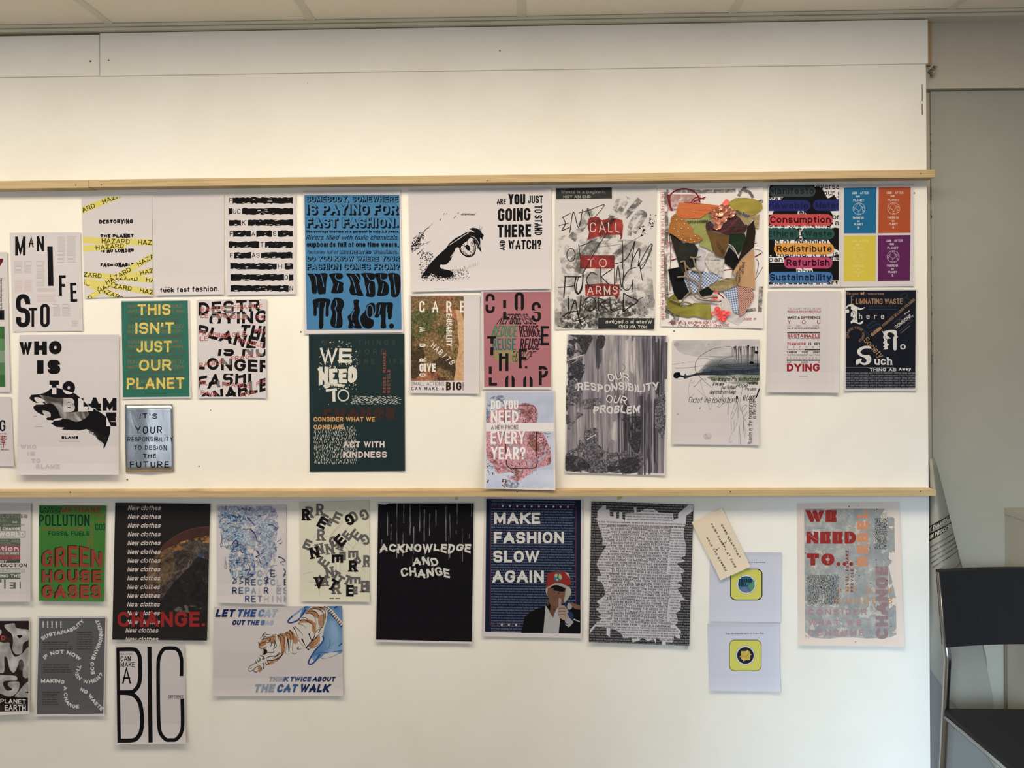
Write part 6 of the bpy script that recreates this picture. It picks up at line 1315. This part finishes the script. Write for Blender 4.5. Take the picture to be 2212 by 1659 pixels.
for i in range(9):
    x, y = 1868+i*23, 200+i*26; p.line([(x-10, y+28), (x+18, y-12)], 15, S1, w2=9)
p.line('1850 190 1900 225 1960 290 2066 425', 46, cr, 4); 
for i in range(9):
    x, y = 1862+i*25, 200+i*27+(i*i*.4); p.line([(x-22, y+18), (x+16, y-16)], 15, S1, w2=10)
p.part('lettering')
def grad(tx, x0, y0, x1, y1, cs, w, sh=.28):
    n = sum(len(a) for a in tx); W = (x1-x0)
    x = x0
    for a, c in zip(tx, cs):
        l = sum((.33 if q == ' ' else .32 if q == 'I' else 1.35 if q == 'W' else 1) for q in a); L = sum(sum((.33 if q == ' ' else .32 if q == 'I' else 1.35 if q == 'W' else 1) for q in b) for b in tx)
        wd = W*l/L
        if a.strip(): p.t(a.strip(), x, y0, x+wd-8, y1, c, w, sh=sh)
        x += wd
grad(['LET', ' ', 'THE', ' ', 'C', 'AT'], 105, 185, 1050, 305, ['#1a2a62', '', '#33599c', '', '#6f8fbd', '#a2b4cd'], 31)
grad(['OUT', ' ', 'THE', ' ', 'B', 'AG'], 362, 352, 1000, 430, ['#1b2c60', '', '#33528c', '', '#5a7fb4', '#a9b6cc'], 20)
grad(['THIN', 'K', ' ', 'TWICE', ' ', 'ABOUT'], 925, 1225, 1955, 1298, ['#a3adbf', '#3c5f98', '', '#2d4a86', '', '#1c2c5c'], 19)
grad(['THE', ' ', 'CAT', ' ', 'WALK'], 695, 1342, 1860, 1465, ['#93a3bb', '', '#3f64a0', '', '#1b2d62'], 31)
p.clip = None; p.done()
# --- ACKNOWLEDGE AND CHANGE
p = Sheet('poster', (800, 1070, 5.029), '78 80 1132 78 1106 1612 58 1592', 'plain black poster with white wobbling ACKNOWLEDGE AND CHANGE under thin rain streaks', group=GP, lift=(2, 6, 2, 2, 1))
p.part('black_print').poly('85 92 160 100 200 86 1124 86 1103 1590 62 1568', '#17161c')
p.part('rain_streaks'); rn = tex('rain_streak', [(.3, '#55555c'), (.7, '#a3a3a6')], (300, 30), 3, .6, alpha=(.4, .6, (200, 16), 4))
for x, y0, y1, w in ((188, 180, 440, 9), (225, 310, 490, 9), (288, 90, 680, 11), (365, 88, 300, 9), (355, 400, 660, 8), (432, 88, 430, 13), (472, 340, 640, 9), (538, 86, 390, 10), (587, 150, 510, 12), (645, 200, 440, 10), (712, 155, 340, 11), (822, 120, 500, 11), (865, 200, 680, 10), (945, 86, 310, 10), (1002, 360, 720, 9), (1100, 86, 230, 9), (935, 380, 420, 7), (590, 640, 680, 8), (460, 660, 760, 7), (855, 440, 700, 9), (125, 480, 560, 7), (1075, 420, 470, 7)): p.line([(x, y0), (x-2, y1)], w, rn)
wv = lambda x, y: (x+3*sin(y*.07), y+16*sin(x*.022+.4)*(y-520)/110 if y > 520 else y)
p.part('lettering').t('ACKNOWLEDGE', 105, 528, 1092, 618, '#d2d0cb', 22, warp=lambda x, y: (x+4*sin(y*.06), y+(y-528)/90*14*sin(x*.024))).t('AND', 460, 672, 736, 762, '#d2d0cb', 20, warp=lambda x, y: (x+7*sin(y*.07), y+8*sin(x*.03))).t('CHANGE', 332, 790, 862, 888, '#d2d0cb', 21, warp=lambda x, y: (x+5*sin(y*.06), y+13*sin(x*.021+2)))
p.done()
# --- MAKE FASHION SLOW AGAIN
p = Sheet('poster', (1035, 1070, 5.183), '62 25 1165 50 1152 1600 35 1578', 'navy poster MAKE FASHION SLOW AGAIN with a person in a red cap', group=GP, lift=(2, 5, 1, 2, 1))
NB = '#18233f'
p.part('navy_print').poly('80 38 1140 52 1132 1550 66 1528', NB)
p.clip = (80, 40, 1138, 1540)
LOOPT = 'reuse.recycle.recover.rethink.remove.preserve.extend.acknowledge.remove the linear.global warming waste as a beginning.remove planned obsolescence.make things biodegradable.create a circular economy.close the loop.remove microplastic polution.donate to charity.no one is coming to save us. we have to start designing out waste we need to set an example.remove bad working conditions.save the world.make fashion slow again. '
p.part('small_lettering').micro(140, 45, 1085, 110, 2, '#6d7891', 3, .62, LOOPT, .02, slope=.012, cw=.56).micro(134, 132, 1080, 1535, 47, '#6d7891', 3, .58, LOOPT, .05, slope=.012, cw=.56, k=160)
p.part('red_frame'); RF = '#8e2f3b'
p.line('135 118 200 118', 7, RF).line('1015 128 1085 130 1082 1220', 6, RF).line('135 118 122 1445', 4, RF).line('122 1445 175 1448', 7, RF)
def star(x, y, r, c): p.poly([(x+(r if k % 2 == 0 else r*.42)*sin(k*pi/5), y-(r if k % 2 == 0 else r*.42)*cos(k*pi/5)) for k in range(10)], c)
p.part('stars')
for i in range(10): star(264+i*81, 119+i*1.2, 17, '#cfcfd2')
for i in range(10): star(222+i*81, 120+i*1.2, 12, RF)
for i in range(3): star(254+i*80, 1449+i*1.2, 17, '#cfcfd2')
for i in range(4): star(210+i*81, 1450+i*1.2, 12, RF)
p.part('lettering')
for tx, x0, y0, x1, y1 in (('MAKE', 168, 192, 684, 320), ('FASHION', 164, 408, 952, 540), ('SLOW', 158, 618, 674, 752), ('AGAIN', 150, 840, 724, 978)):
    p.t(tx, x0-4, y0-5, x1+5, y1+5, '#0d1220', 38, gap=.13).t(tx, x0, y0, x1, y1, '#d6d4d4', 30, gap=.15)
p.part('person_picture')
p.poly('470 1545 490 1450 510 1360 580 1300 680 1260 745 1240 760 1200 900 1330 1000 1190 1060 1210 1135 1270 1135 1548', '#131216')
p.poly('1000 1190 1075 1215 1135 1235 1135 1280 1070 1270 1040 1240', '#7d5c48').poly('990 1200 1030 1220 1040 1260 1000 1280 980 1240', '#9fa0a6', 3).poly('960 1200 1000 1195 985 1240 960 1250', '#26345c')
p.poly('760 1200 780 1170 900 1200 940 1190 890 1260 850 1330 825 1370 790 1320', '#6f4f3e').poly('775 1190 800 1230 795 1290 770 1270', '#131216')
p.poly('745 1230 770 1270 800 1330 826 1372 850 1310 880 1250 900 1280 905 1400 890 1545 718 1540 730 1380', '#b5b4b8').poly('718 1540 745 1230 700 1270 690 1420 700 1545', '#131216')
p.poly('748 1040 770 1020 760 1120 772 1130 745 1080', '#b3aca5').poly('960 1040 1000 1020 1028 1060 1025 1110 985 1170 955 1200 950 1120', '#b3aca5', 3)
p.poly('770 1020 800 1000 960 1020 965 1080 955 1150 940 1200 900 1240 850 1250 800 1220 780 1170 768 1100', '#7b5846', 3)
p.poly('800 1040 840 1000 900 1000 965 1050 940 1080 870 1070 830 1065', '#16141a', 3).poly('805 1045 830 1035 835 1055 810 1060', '#7b5846')
p.poly('765 870 830 858 920 850 990 865 1012 900 1028 960 1025 1000 990 1015 900 985 850 985 752 1035 756 950', '#9c2f2c').poly('752 1035 850 982 920 985 985 1015 960 1035 880 1005 840 1005 780 1035', '#a9a4a0').poly('960 860 1000 870 1020 930 990 900', '#bdb8b2')
p.ell(882, 918, 47, 48, '#3a6f96').poly('845 890 870 878 880 900 865 920 850 915', '#b7b66a', 3).poly('900 880 925 905 920 940 895 930 890 905', '#b7b66a', 3).poly('860 935 885 940 875 960', '#b7b66a', 3)
p.line('835 1090 842 1080 838 1100', 6, '#2a1b16').line('870 1105 895 1100 890 1080', 7, '#2a1b16', 3).line('825 1140 860 1145 880 1138', 4, '#5a3a30')
p.poly('890 1160 905 1150 920 1170 918 1230 960 1240 1000 1300 1010 1370 960 1400 900 1370 880 1330 880 1280 890 1230', '#a8958c', 3)
for y in (1270, 1305, 1340): p.line([(888, y), (930, y-8), (965, y-2)], 9, '#7b5846', 3)
p.poly('960 1400 1010 1370 1060 1420 1005 1480 965 1450', '#a5a5aa').poly('985 1320 1030 1300 1060 1340 1040 1400 1010 1370', '#24386a').poly('1060 1380 1130 1410 1130 1420 1050 1395', '#a5a5aa')
p.line('940 1410 975 1440 995 1440', 9, '#131216', 3); p.ell(840, 1278, 7, 7, '#2a1b16')
p.clip = None; p.done()
# --- MICRO FORMS
p = Sheet('poster', (1260, 1070, 4.88), '85 65 1162 98 1116 1588 58 1546', 'white poster of broken lines of capitals within a jagged black border', group=GP, paper='#1b191c', lift=(2, 7, 3, 3, 1), base=1.2)
MT = 'MICRO FORMS THE MACRO PERSPECTIVE CHANGES PERCEPTION WORK FROM THE ESSENTIALS UNDERMINE THE NEEDS OF THE FUTURE WASTE CAN BE MADE POTENTIAL '
p.part('border_lettering').micro(66, 66, 1150, 1640, 57, '#9a969a', 2.4, .6, MT, 0, slope=.032, cw=.58)
JG = pts('150 165 205 108 240 108 240 150 278 150 280 215 320 225 318 175 345 180 350 245 378 240 380 175 410 175 412 245 440 270 445 185 540 182 532 125 558 125 562 180 600 175 650 142 740 142 800 185 945 190 950 260 1000 240 1000 190 1040 160 1110 98 1162 103 1156 165 1085 215 1080 300 1060 360 1055 420 1080 520 1075 640 1020 660 1075 692 980 720 1070 800 1030 830 1040 910 985 920 1050 960 990 982 1060 1090 1100 1108 1020 1112 1030 1160 1020 1215 975 1240 1000 1330 970 1370 1030 1430 1020 1510 975 1500 960 1470 945 1550 870 1548 870 1585 830 1580 830 1540 770 1500 765 1560 740 1520 680 1535 620 1500 590 1530 520 1550 510 1500 430 1510 400 1460 330 1410 285 1400 280 1495 245 1470 245 1395 130 1380 65 1462 72 1415 150 1330 200 1300 145 1275 190 1260 135 1200 180 1160 140 1120 170 1110 176 1165 235 1050 215 960 195 920 145 895 150 850 195 850 140 730 175 640 245 530 200 520 205 470 190 400 150 290 150 260 112 245 150 235')
p.part('white_shape').poly(JG, '#c3c0c8')
def span(y):
    xs = sorted(a[0]+(b[0]-a[0])*(y-a[1])/(b[1]-a[1]) for a, b in zip(JG, JG[1:]+JG[:1]) if (a[1] > y) != (b[1] > y))
    g = [(xs[i], xs[i+1]) for i in range(0, len(xs)-1, 2)]; return max(g, key=lambda t: t[1]-t[0])
p.part('small_lettering'); k = 0; P = []
for i in range(49):
    y = 165+i*28.4; a, b = span(y)
    segs = [(a+6, b-8)] if y < 330 or y > 1370 else [(a+4, 258+(i % 3)*14), (925-(i % 3)*12, b-4)]
    for x0, x1 in segs:
        if x1-x0 < 24: continue
        n = max(2, int((x1-x0)/(17*.62))); tx = (MT*3)[k % 140:k % 140+n].strip(); k += n+11
        Q, _ = lay_strokes(tx, x1-x0, 16, 3.0, seg=1); P += [[(x0+u, y+8-v+.03*u) for u, v in q] for q in Q]
p.emit(P, '#37343a')
p.part('large_lettering'); P = []
for i in range(36):
    y = 322+i*29.6; x0 = 250+(i*37 % 60); x1 = 925-(i*53 % 50)
    xm = x0+(x1-x0)*(.35+.3*((i*29) % 10)/10)
    for a, b, dy in ((x0, xm-6, -5), (xm, x1, 5)):
        n = max(3, int((b-a)/(26*.66))); tx = (MT*3)[k % 140:k % 140+n].strip(); k += n+5
        Q, _ = lay_strokes(tx, b-a, 24, 4.4, seg=2); P += [[(a+u, y+18+dy-v+.02*(u+a-x0)) for u, v in q] for q in Q]
p.emit(P, '#2c292e')
p.done()
# --- handwritten card and the two code sheets
def code(p, x0, y0, x1, y1, mid):
    p.part('yellow_badge').rrect(x0, y0, x1, y1, (x1-x0)*.17, '#141312').rrect(x0+12, y0+12, x1-12, y1-12, (x1-x0)*.15, '#d8d35e')
    cx, cy, r = (x0+x1)/2, (y0+y1)/2, (x1-x0)*.30
    p.ell(cx, cy, r, r, '#55554c', 40).ell(cx, cy, r*.98, r*.98, '#d9d7de', 40)
    return cx, cy, r*.86
p = Sheet('paper_sheet', (1480, 1080, 6.145), '330 690 1282 696 1272 1622 318 1610', 'small white sheet with a yellow badge reading CHOOSE WELL, half under the card', 'paper', GP, lift=(2, 3, 1, 2, 0), paper='#c4c4cf')
cx, cy, r = code(p, 598, 912, 1026, 1332, 0)
p.part('round_picture').ell(cx, cy, r, r, '#4a7a90', 40)
p.clip = (cx-r, cy-r, cx+r, cy+r); p.poly('735 1170 800 1150 830 1180 860 1220 900 1225 812 1232 760 1215', '#6f7aa6').poly('870 1100 925 1060 925 1150 890 1210 860 1190 840 1150', '#5e977a'); p.clip = None
p.t('CHOOSE', 712, 1048, 886, 1098, '#173a4e', 14).t('WELL.', 710, 1100, 832, 1148, '#173a4e', 13).rect(745, 1020, 870, 1040, '#2c5f7c')
p.part('lettering').t('Scan the snapcode below for a world filter', 545, 820, 1070, 836, '#2c2b36', 3.2)
p.done()
p = Sheet('paper_sheet', (1510, 1330, 9.758), '178 172 1698 160 1720 1600 216 1582', 'small white sheet with a yellow badge around a gold square', 'paper', GP, lift=(2, 5, 1, 3, 0), paper='#c4c4cf')
cx, cy, r = code(p, 636, 508, 1318, 1168, 0)
p.part('round_picture').ell(cx, cy, r, r, '#262a38', 40)
gd = tex('gold_shape', [(.3, '#b8913a'), (.5, '#cfae48'), (.7, '#d9c662')], (60, 60), 2, .5)
p.poly('888 745 990 745 1026 720 1042 745 1076 755 1076 795 1112 815 1078 840 1076 935 985 935 935 965 920 930 890 915 890 875 846 866 888 835', gd)
p.part('lettering').t('Scan the snapcode below for a face filter', 568, 364, 1362, 394, '#20202c', 5, slope=-.012)
p.done()
p = Sheet('note_card', (1480, 1080, 6.145), '85 295 490 110 870 885 470 1066', 'tilted cream card with handwritten instructions and two small arrows', 'card', GP, lift=(1, 2, 1, 1, 0), paper='#dccbb4', base=6)
p.part('handwriting')
def cardtext(tx, x0, y0, x1, y1, h):
    l = hypot(x1-x0, y1-y0); c, d = (x1-x0)/l, (y1-y0)/l; g = lambda a, b: (x0+a*c-b*d, y0+a*d+b*c)
    p.t(tx, 0, 0, 0, 0, '#1f1a1c', 7, q=[g(0, 0), g(l, 0), g(l, h), g(0, h)], jit=2.5, gap=.35)
cardtext('OPEN SNAPCHAT', 494, 318, 740, 760, 27); cardtext('POINT CAMERA AT CODE', 360, 308, 682, 890, 27); cardtext('HOLD THE SCREEN', 300, 490, 556, 935, 27)
p.part('arrows').line('552 545 528 572', 6, '#1f1a1c').poly('522 555 545 575 525 580', '#1f1a1c').line('456 630 425 660', 6, '#1f1a1c').poly('408 650 435 665 410 672', '#1f1a1c')
p.done()
# --- cream WE NEED TO
CP = '#d9c8bb'
p = Sheet('poster', (1710, 1070, 4.881), '57 86 1134 70 1192 1596 68 1582', 'peach cream poster with a cloudy grey print and red WE NEED TO', group=GP, paper=CP, lift=(1, 6, 1, 4, 1))
cc = tex('cloud_print', [(.32, '#96989a'), (.48, '#a8a9a8'), (.58, '#b9b8b1'), (.7, '#d0ccc0')], (26, 26), 6, .65, .4); cc2 = tex('cloud_pale', [(.3, '#c3c0b2'), (.7, '#d0cbbf')], (30, 30), 6, .65, .3, alpha=(.5, .6, (22, 22), 4)); cc3 = tex('cloud_edge', [(.3, '#9a9e9e'), (.7, '#b5b5ae')], (26, 26), 6, .65, .3, alpha=(.46, .54, (20, 20), 9))
p.part('cloud_print').poly('132 140 985 140 940 210 930 280 1010 300 1030 600 1010 740 1020 1000 1040 1500 800 1510 560 1490 380 1515 220 1500 138 1440', cc).poly('930 180 1085 240 1090 660 1010 760 1010 300', cc3).poly('1020 740 1060 900 1100 1080 1105 1470 1030 1500', cc3).rect(140, 150, 1000, 1500, cc2)
p.part('red_lettering'); RR = '#a8332f'
p.t('WE', 155, 156, 474, 282, RR, 48).t('NEED', 158, 383, 680, 510, RR, 46).t('TO', 160, 612, 452, 740, RR, 50)
for x, y in ((494, 724), (560, 724), (628, 724)): p.ell(x, y, 21, 22, RR)
for P in ('215 170 245 265', '275 170 300 260', '415 180 415 255', '180 410 270 470', '362 410 362 480', '488 410 488 480', '606 400 606 490', '240 630 235 720', '384 630 384 720'): p.line(P, 3, '#d0b0a8')
p.tv('REUSE, REMAKE,', 570, 560, 602, 1020, '#8f3b3b', 7, gap=.35).tv('RECYCLE', 622, 775, 652, 1020, '#8f3b3b', 7, gap=.35)
p.part('orange_lettering').tv('REBEL', 690, 155, 808, 745, '#d98f66', 34, gap=.28)
for tx, x0, y0, x1, y1, g_ in (('A', 478, 968, 530, 1025, .2), ('CT', 570, 965, 690, 1022, .6), ('WITH', 778, 968, 1056, 1030, .7), ('KINDNESS', 450, 1078, 1062, 1142, .55)): p.t(tx, x0, y0, x1, y1, '#cf9468', 11, gap=g_)
p.part('pink_lettering')
for tx, x0, y0, x1, y1 in (('CONSIDER', 175, 1200, 792, 1260), ('WHAT WE', 178, 1312, 732, 1372), ('CONSUME', 175, 1415, 762, 1482)): p.t(tx, x0, y0, x1, y1, '#bf8a90', 11.5, gap=.4)
p.part('banded_lettering').tv('CHANGE', 885, 745, 1018, 1515, tex('banded_ink', [(.35, '#a98f8f'), (.55, '#a07a7c'), (.7, '#b8a2a0')], (700, 60), 1, .5), 40)
p.part('dash_pattern').dashes(880, 250, 1005, 580, 13, 18, 15, 5, '#222024').dashes(172, 845, 500, 1158, 26, 22, 14, 5, '#2a292c')
p.part('specks').specks(75, 95, 1140, 1560, 60, 6, '#2a2724')
p.done()
# --- scraps of tape left on the board
for px, py, w, h, a, lb, c in ((986, 1073, 9, 14, 0, 'yellowed tape scrap above the plain black poster', '#c9b98f'), (1338, 1074, 12, 9, 20, 'torn yellowed tape scrap above the jagged bordered poster', '#bdb388'), (1483, 1399, 9, 6, 15, 'small cream paper corner below the jagged bordered poster', '#cfc8b4')):
    c0 = at(px, py, -.0008); m = MB(); k = .00142; ca, sa = cos(radians(a)), sin(radians(a))
    q = [(-w/2, -h/2), (w/2*.8, -h/2), (w/2, h/2*.6), (w*.1, h/2), (-w/2*.7, h/2*.8)]
    A = [c0+Vector(((x*ca-y*sa)*k, 0, (x*sa+y*ca)*k)) for x, y in q]
    m.hexa(A, [v+Vector((0, .0007, 0)) for v in A]); tag(m.build('tape_scrap', M(c, .5, .3), origin=c0), lb, 'tape', 'tape scraps')
c0 = at(2016, 153, .012); m = MB(); rs = random.Random(3)
for i in range(7):
    x, z = c0.x+rs.uniform(-.008, .008), c0.z+rs.uniform(-.013, .013); A = [Vector((x+rs.uniform(.003, .009)*cos(k*1.57), .012+rs.uniform(-.006, .006), z+rs.uniform(.003, .008)*sin(k*1.57))) for k in range(4)]
    m.hexa(A, [v+Vector((0, .0186-v.y+.012 if i == 0 else .004, 0)) for v in A])
tag(m.build('torn_plaster', tex('torn_plaster_mix', [(.4, '#5a4a3c'), (.5, '#b9b2a6'), (.6, '#8a6a50')], (120, 120), 4, .6), origin=c0), 'crumpled scrap of torn white plaster behind the top corner of the board', 'plaster')
# ================================================================== right side: curled print, grey card, cabinet, chair
def sil(y):
    """photo x of the right silhouette of the curled sheet at photo row y"""
    K_ = ((985, 2016), (1000, 2023), (1110, 2050), (1200, 2072), (1300, 2100), (1400, 2127), (1500, 2150), (1600, 2158), (1900, 2160))
    for (a, b), (c, d) in zip(K_, K_[1:]):
        if y <= c: return b+(d-b)*(y-a)/(c-a)
    return K_[-1][1]
x_in = 2006.0
def curl(a, y):
    """distance from the board plane at fraction a across the visible part"""
    am = 1-min(1, max(0, (y-1280)/160))
    return .024+.026*a-(.064*am)*sin(pi*min(max(a, 0), 1))**.8
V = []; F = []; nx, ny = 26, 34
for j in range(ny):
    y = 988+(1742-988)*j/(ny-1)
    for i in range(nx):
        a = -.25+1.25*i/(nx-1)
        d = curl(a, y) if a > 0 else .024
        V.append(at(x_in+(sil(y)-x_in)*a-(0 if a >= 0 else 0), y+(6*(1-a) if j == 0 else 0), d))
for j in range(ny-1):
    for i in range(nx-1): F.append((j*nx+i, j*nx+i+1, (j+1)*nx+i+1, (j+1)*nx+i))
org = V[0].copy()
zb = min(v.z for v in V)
cs = link('curled_print', mesh('curled_print', [v-org+Vector((0, 0, .002-min(zb, .002))) for v in V], F, tex('curled_paper_shaded', [(.3, '#a29e90'), (.7, '#aba799')], (3, 3), 3, .5), True), None, org)  # white paper coloured grey-beige to carry the shade it stands in
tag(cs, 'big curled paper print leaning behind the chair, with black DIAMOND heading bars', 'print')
sm = cs.modifiers.new('thickness', 'SOLIDIFY'); sm.thickness = .0005; sm.offset = 1
def onsheet(px, py, off):
    a = (px-x_in)/(sil(py)-x_in); return at(px, py, curl(a, py)-off)-org
def sheet_poly(polys, name, mat, off):
    V = []; F = []
    for f in polys:
        n = len(V); V += [onsheet(a, b, off) for a, b in f]; F.append(tuple(range(n, n+len(f))))
    return link(name, mesh(name, V, F, mat), cs)
Z29 = lambda p: (1980+p[0]/8.735, 1060+p[1]/8.735)
def barq(x0, y0, x1, y1, y2, y3, n=14):
    """slanted bar bending up at the curl, in the units of the enlarged view"""
    f = lambda t: (y1-y0)*t-26*max(0, t-.72)**1.5*4
    return [[Z29((x0+(x1-x0)*i/n, y0+f(i/n))), Z29((x0+(x1-x0)*(i+1)/n, y0+f((i+1)/n))), Z29((x0+(x1-x0)*(i+1)/n+(y3-y2)*.0, y2+f((i+1)/n)*((y3-y2)/(y1-y0)))), Z29((x0+(x1-x0)*i/n, y2+f(i/n)*((y3-y2)/(y1-y0))))] for i in range(n)]
sheet_poly(barq(232, 672, 622, 462, 795, 560), 'heading_bar', M('#0e0d0d'), .0012)
sheet_poly(barq(232, 812, 655, 600, 960, 700), 'heading_bar', M('#0e0d0d'), .0012)
def slant(tx, x0, y0, x1, y1, h, w, m, name, bend=26, off=.0016):
    W = x1-x0; P, X = lay_strokes(tx, W, h, w, seg=3); k = (y1-y0)/W
    out = []
    for p_ in P:
        out.append([Z29((x0+a+b*.12, y0+k*a-b-bend*max(0, (a/W)-.72)**1.5*4)) for a, b in p_])
    return sheet_poly(out, name, M(m), off)
slant('THE DIAMOND', 140, 836, 634, 556, 88, 14, '#c4c0b0', 'heading'); slant('DESIGN PROCESS', 60, 1022, 668, 694, 84, 14, '#c4c0b0', 'heading')
for i, (tx, x0, y0, x1, y1) in enumerate((('ative process is complex', 252, 1085, 700, 830), ('are simply, and every designer', 252, 1190, 735, 910), ('proach and way of working', 252, 1290, 745, 1000), ('common tools, methods and', 255, 1392, 775, 1060), ('phases of the design process', 300, 1465, 800, 1140), ('project.', 362, 1540, 520, 1450))):
    slant(tx, x0, y0, x1, y1, 38, 5, '#3a352c', 'small_print', 20)
slant('use the Design', 700, 1500, 880, 1330, 34, 4.5, '#4a4238', 'small_print', 10)
# grey card standing in the gap behind the board
q = [at(1990, 1420, .02), at(2010, 1447, .02), at(2150, 1664, .02)]
e = at(2152, 1700, .02); b0 = at(1990, 1760, .02)
m = MB(); A = [q[0], q[1], q[2], Vector((e.x, .036, .001)), Vector((b0.x, .036, .001))]
A = [Vector((v.x, .0195, v.z)) for v in A]; m.hexa(A, [v+Vector((0, .003, 0)) for v in A])
tag(m.build('grey_card', tex('grey_card_board', [(.3, '#83827e'), (.7, '#8d8c88')], (3, 3), 3, .5, br=.6), origin=A[4]), 'big grey card leaning in the gap beside the end of the board', 'card')
# cabinet at the far right
ct = at(2171, 1097, YW-.008); cx0, czt = ct.x, ct.z
m = MB().box(cx0, cx0+.80, -.093, YW-.008, .0, czt-.018)
cab = bpy.data.objects.new('cabinet', None); COL.objects.link(cab); cab.location = (cx0+.4, -.03, 0)
tag(cab, 'low pale beige cabinet in the corner behind the chair', 'cabinet')
cbm = tex('cabinet_laminate', [(.3, '#a39c8b'), (.7, '#aca595')], (5, 5), 3, .5, br=.55, spec=.3)
m.build('body', cbm, cab, origin=cab.location)
MB().box(cx0-.002, cx0+.802, -.098, YW-.008, czt-.018, czt).build('top', cbm, cab, origin=cab.location)
for k in (0, 1):
    d = MB().box(cx0+.004+k*.4, cx0+.396+k*.4, -.106, -.0932, .06, czt-.022).build('door', cbm, cab, origin=cab.location)
MB().box(cx0-.0075, cx0-.0005, YW-.016, YW-.0085, .0, czt-.30).build('back_edge', M('#6d6252', .8, .2), cab, origin=cab.location)
# chair
CH = bpy.data.objects.new('chair', None); COL.objects.link(CH); chx = 1.142; chw = .46
CH.location = (chx+chw/2, -.45, 0)
tag(CH, 'black sling chair with a chrome tube frame beside the end of the board', 'chair')
chrome = M('#9a9a98', .22, .5, 1.0)
blackf = tex('black_sling', [(.3, '#161617'), (.7, '#1d1d1e')], (400, 400), 3, .6, br=.75, spec=.25)
Yof = lambda px: DIST*0+chx*FPX/(px-1149.5)-DIST    # distance at which the left frame plane shows at photo column px
def frame_pt(px, py):
    # point of the plane x = chx seen at the photo pixel
    d = CAMROT @ Vector(((px-PX)/FPX, -(py-PY)/FPX, -1.0)); k = chx/d.x
    return Vector((chx, -DIST+d.y*k, EYE+d.z*k))
top, low, bend, ft = frame_pt(2031, 1236), frame_pt(2044, 1392), frame_pt(2047.5, 1424), frame_pt(2024, 1650)
dr = (ft-bend); foot = bend+dr*((bend.z-.012)/(bend.z-ft.z)); foot.y = min(foot.y, -.15)
seat_b, seat_f = frame_pt(2044, 1532), None
sz = seat_b.z; sy = seat_b.y
sf = Vector((chx, sy-.43, sz+.012))
for side in (0, 1):
    dx = Vector((chw*side, 0, 0))
    MB().tube([v+dx for v in rounded([top, low, bend+Vector((0, 0, .002)), foot], .3)], .0095, 12).build('leg', chrome, CH, origin=CH.location, smooth=True)
    fl = [Vector((chx, sy+.012, sz-.022))+dx, Vector((chx, sy-.42, sz-.012))+dx, Vector((chx, sy-.36, .012))+dx]
    MB().tube(rounded(fl, .12), .0085, 12).build('leg', chrome, CH, origin=CH.location, smooth=True)
    j = Vector((chx, sy+.012, sz-.022))+dx; k_ = bend+(foot-bend)*((bend.z-j.z)/(bend.z-foot.z))+dx
    MB().tube([j, k_], .006, 8).build('joint', chrome, CH, origin=CH.location, smooth=True)
for y_, z_ in ((sy-.04, sz-.028), (sy-.38, sz-.02)): MB().tube([(chx, y_, z_), (chx+chw, y_, z_)], .007, 10).build('stretcher', chrome, CH, origin=CH.location, smooth=True)
m = MB(); x0, x1 = chx-.006, chx+chw+.006
A = [Vector((x0, sy+.004, sz)), Vector((x0, sy-.2, sz-.001)), Vector((x0, sf.y, sf.z)), Vector((x0, sf.y-.012, sf.z-.012)), Vector((x0, sf.y, sf.z-.016)), Vector((x0, sy-.2, sz-.013)), Vector((x0, sy+.004, sz-.012))]
m.hexa(A, [v+Vector((x1-x0, 0, 0)) for v in A]); m.build('seat', blackf, CH, origin=CH.location)
m = MB(); n_ = 9; up = (top-low).normalized(); T_, L_ = top+up*.004, low-up*.004
for i in range(n_):
    a0, a1 = i/n_, (i+1)/n_; bow = lambda a: .028*(1-(2*a-1)**2)
    def sl(a): return [Vector((x0+(x1-x0)*a, v.y+bow(a)+e_, v.z)) for v, e_ in ((L_, -.013), (T_, -.013), (T_, .013), (L_, .013))]
    m.hexa(sl(a0), sl(a1))
bk = m.build('backrest', blackf, CH, origin=CH.location)
bm = bmesh.new(); bm.from_mesh(bk.data); bmesh.ops.remove_doubles(bm, verts=bm.verts, dist=1e-5)
seen = {}
for f in list(bm.faces):
    k_ = tuple(sorted(v.index for v in f.verts)); seen.setdefault(k_, []).append(f)
bmesh.ops.delete(bm, geom=[f for v in seen.values() if len(v) > 1 for f in v], context='FACES_ONLY'); bm.to_mesh(bk.data); bm.free()
MB().tube([L_+Vector((-.008, -.0135, .004)), T_+Vector((-.008, -.0135, -.004))], .0012, 6).build('seam', M('#2c2c2d', .7, .2), CH, origin=CH.location)

# the helper text object is not part of the room
if 'ob' in BF:
    bpy.data.objects.remove(BF['ob']); bpy.data.curves.remove(BF['cu'])
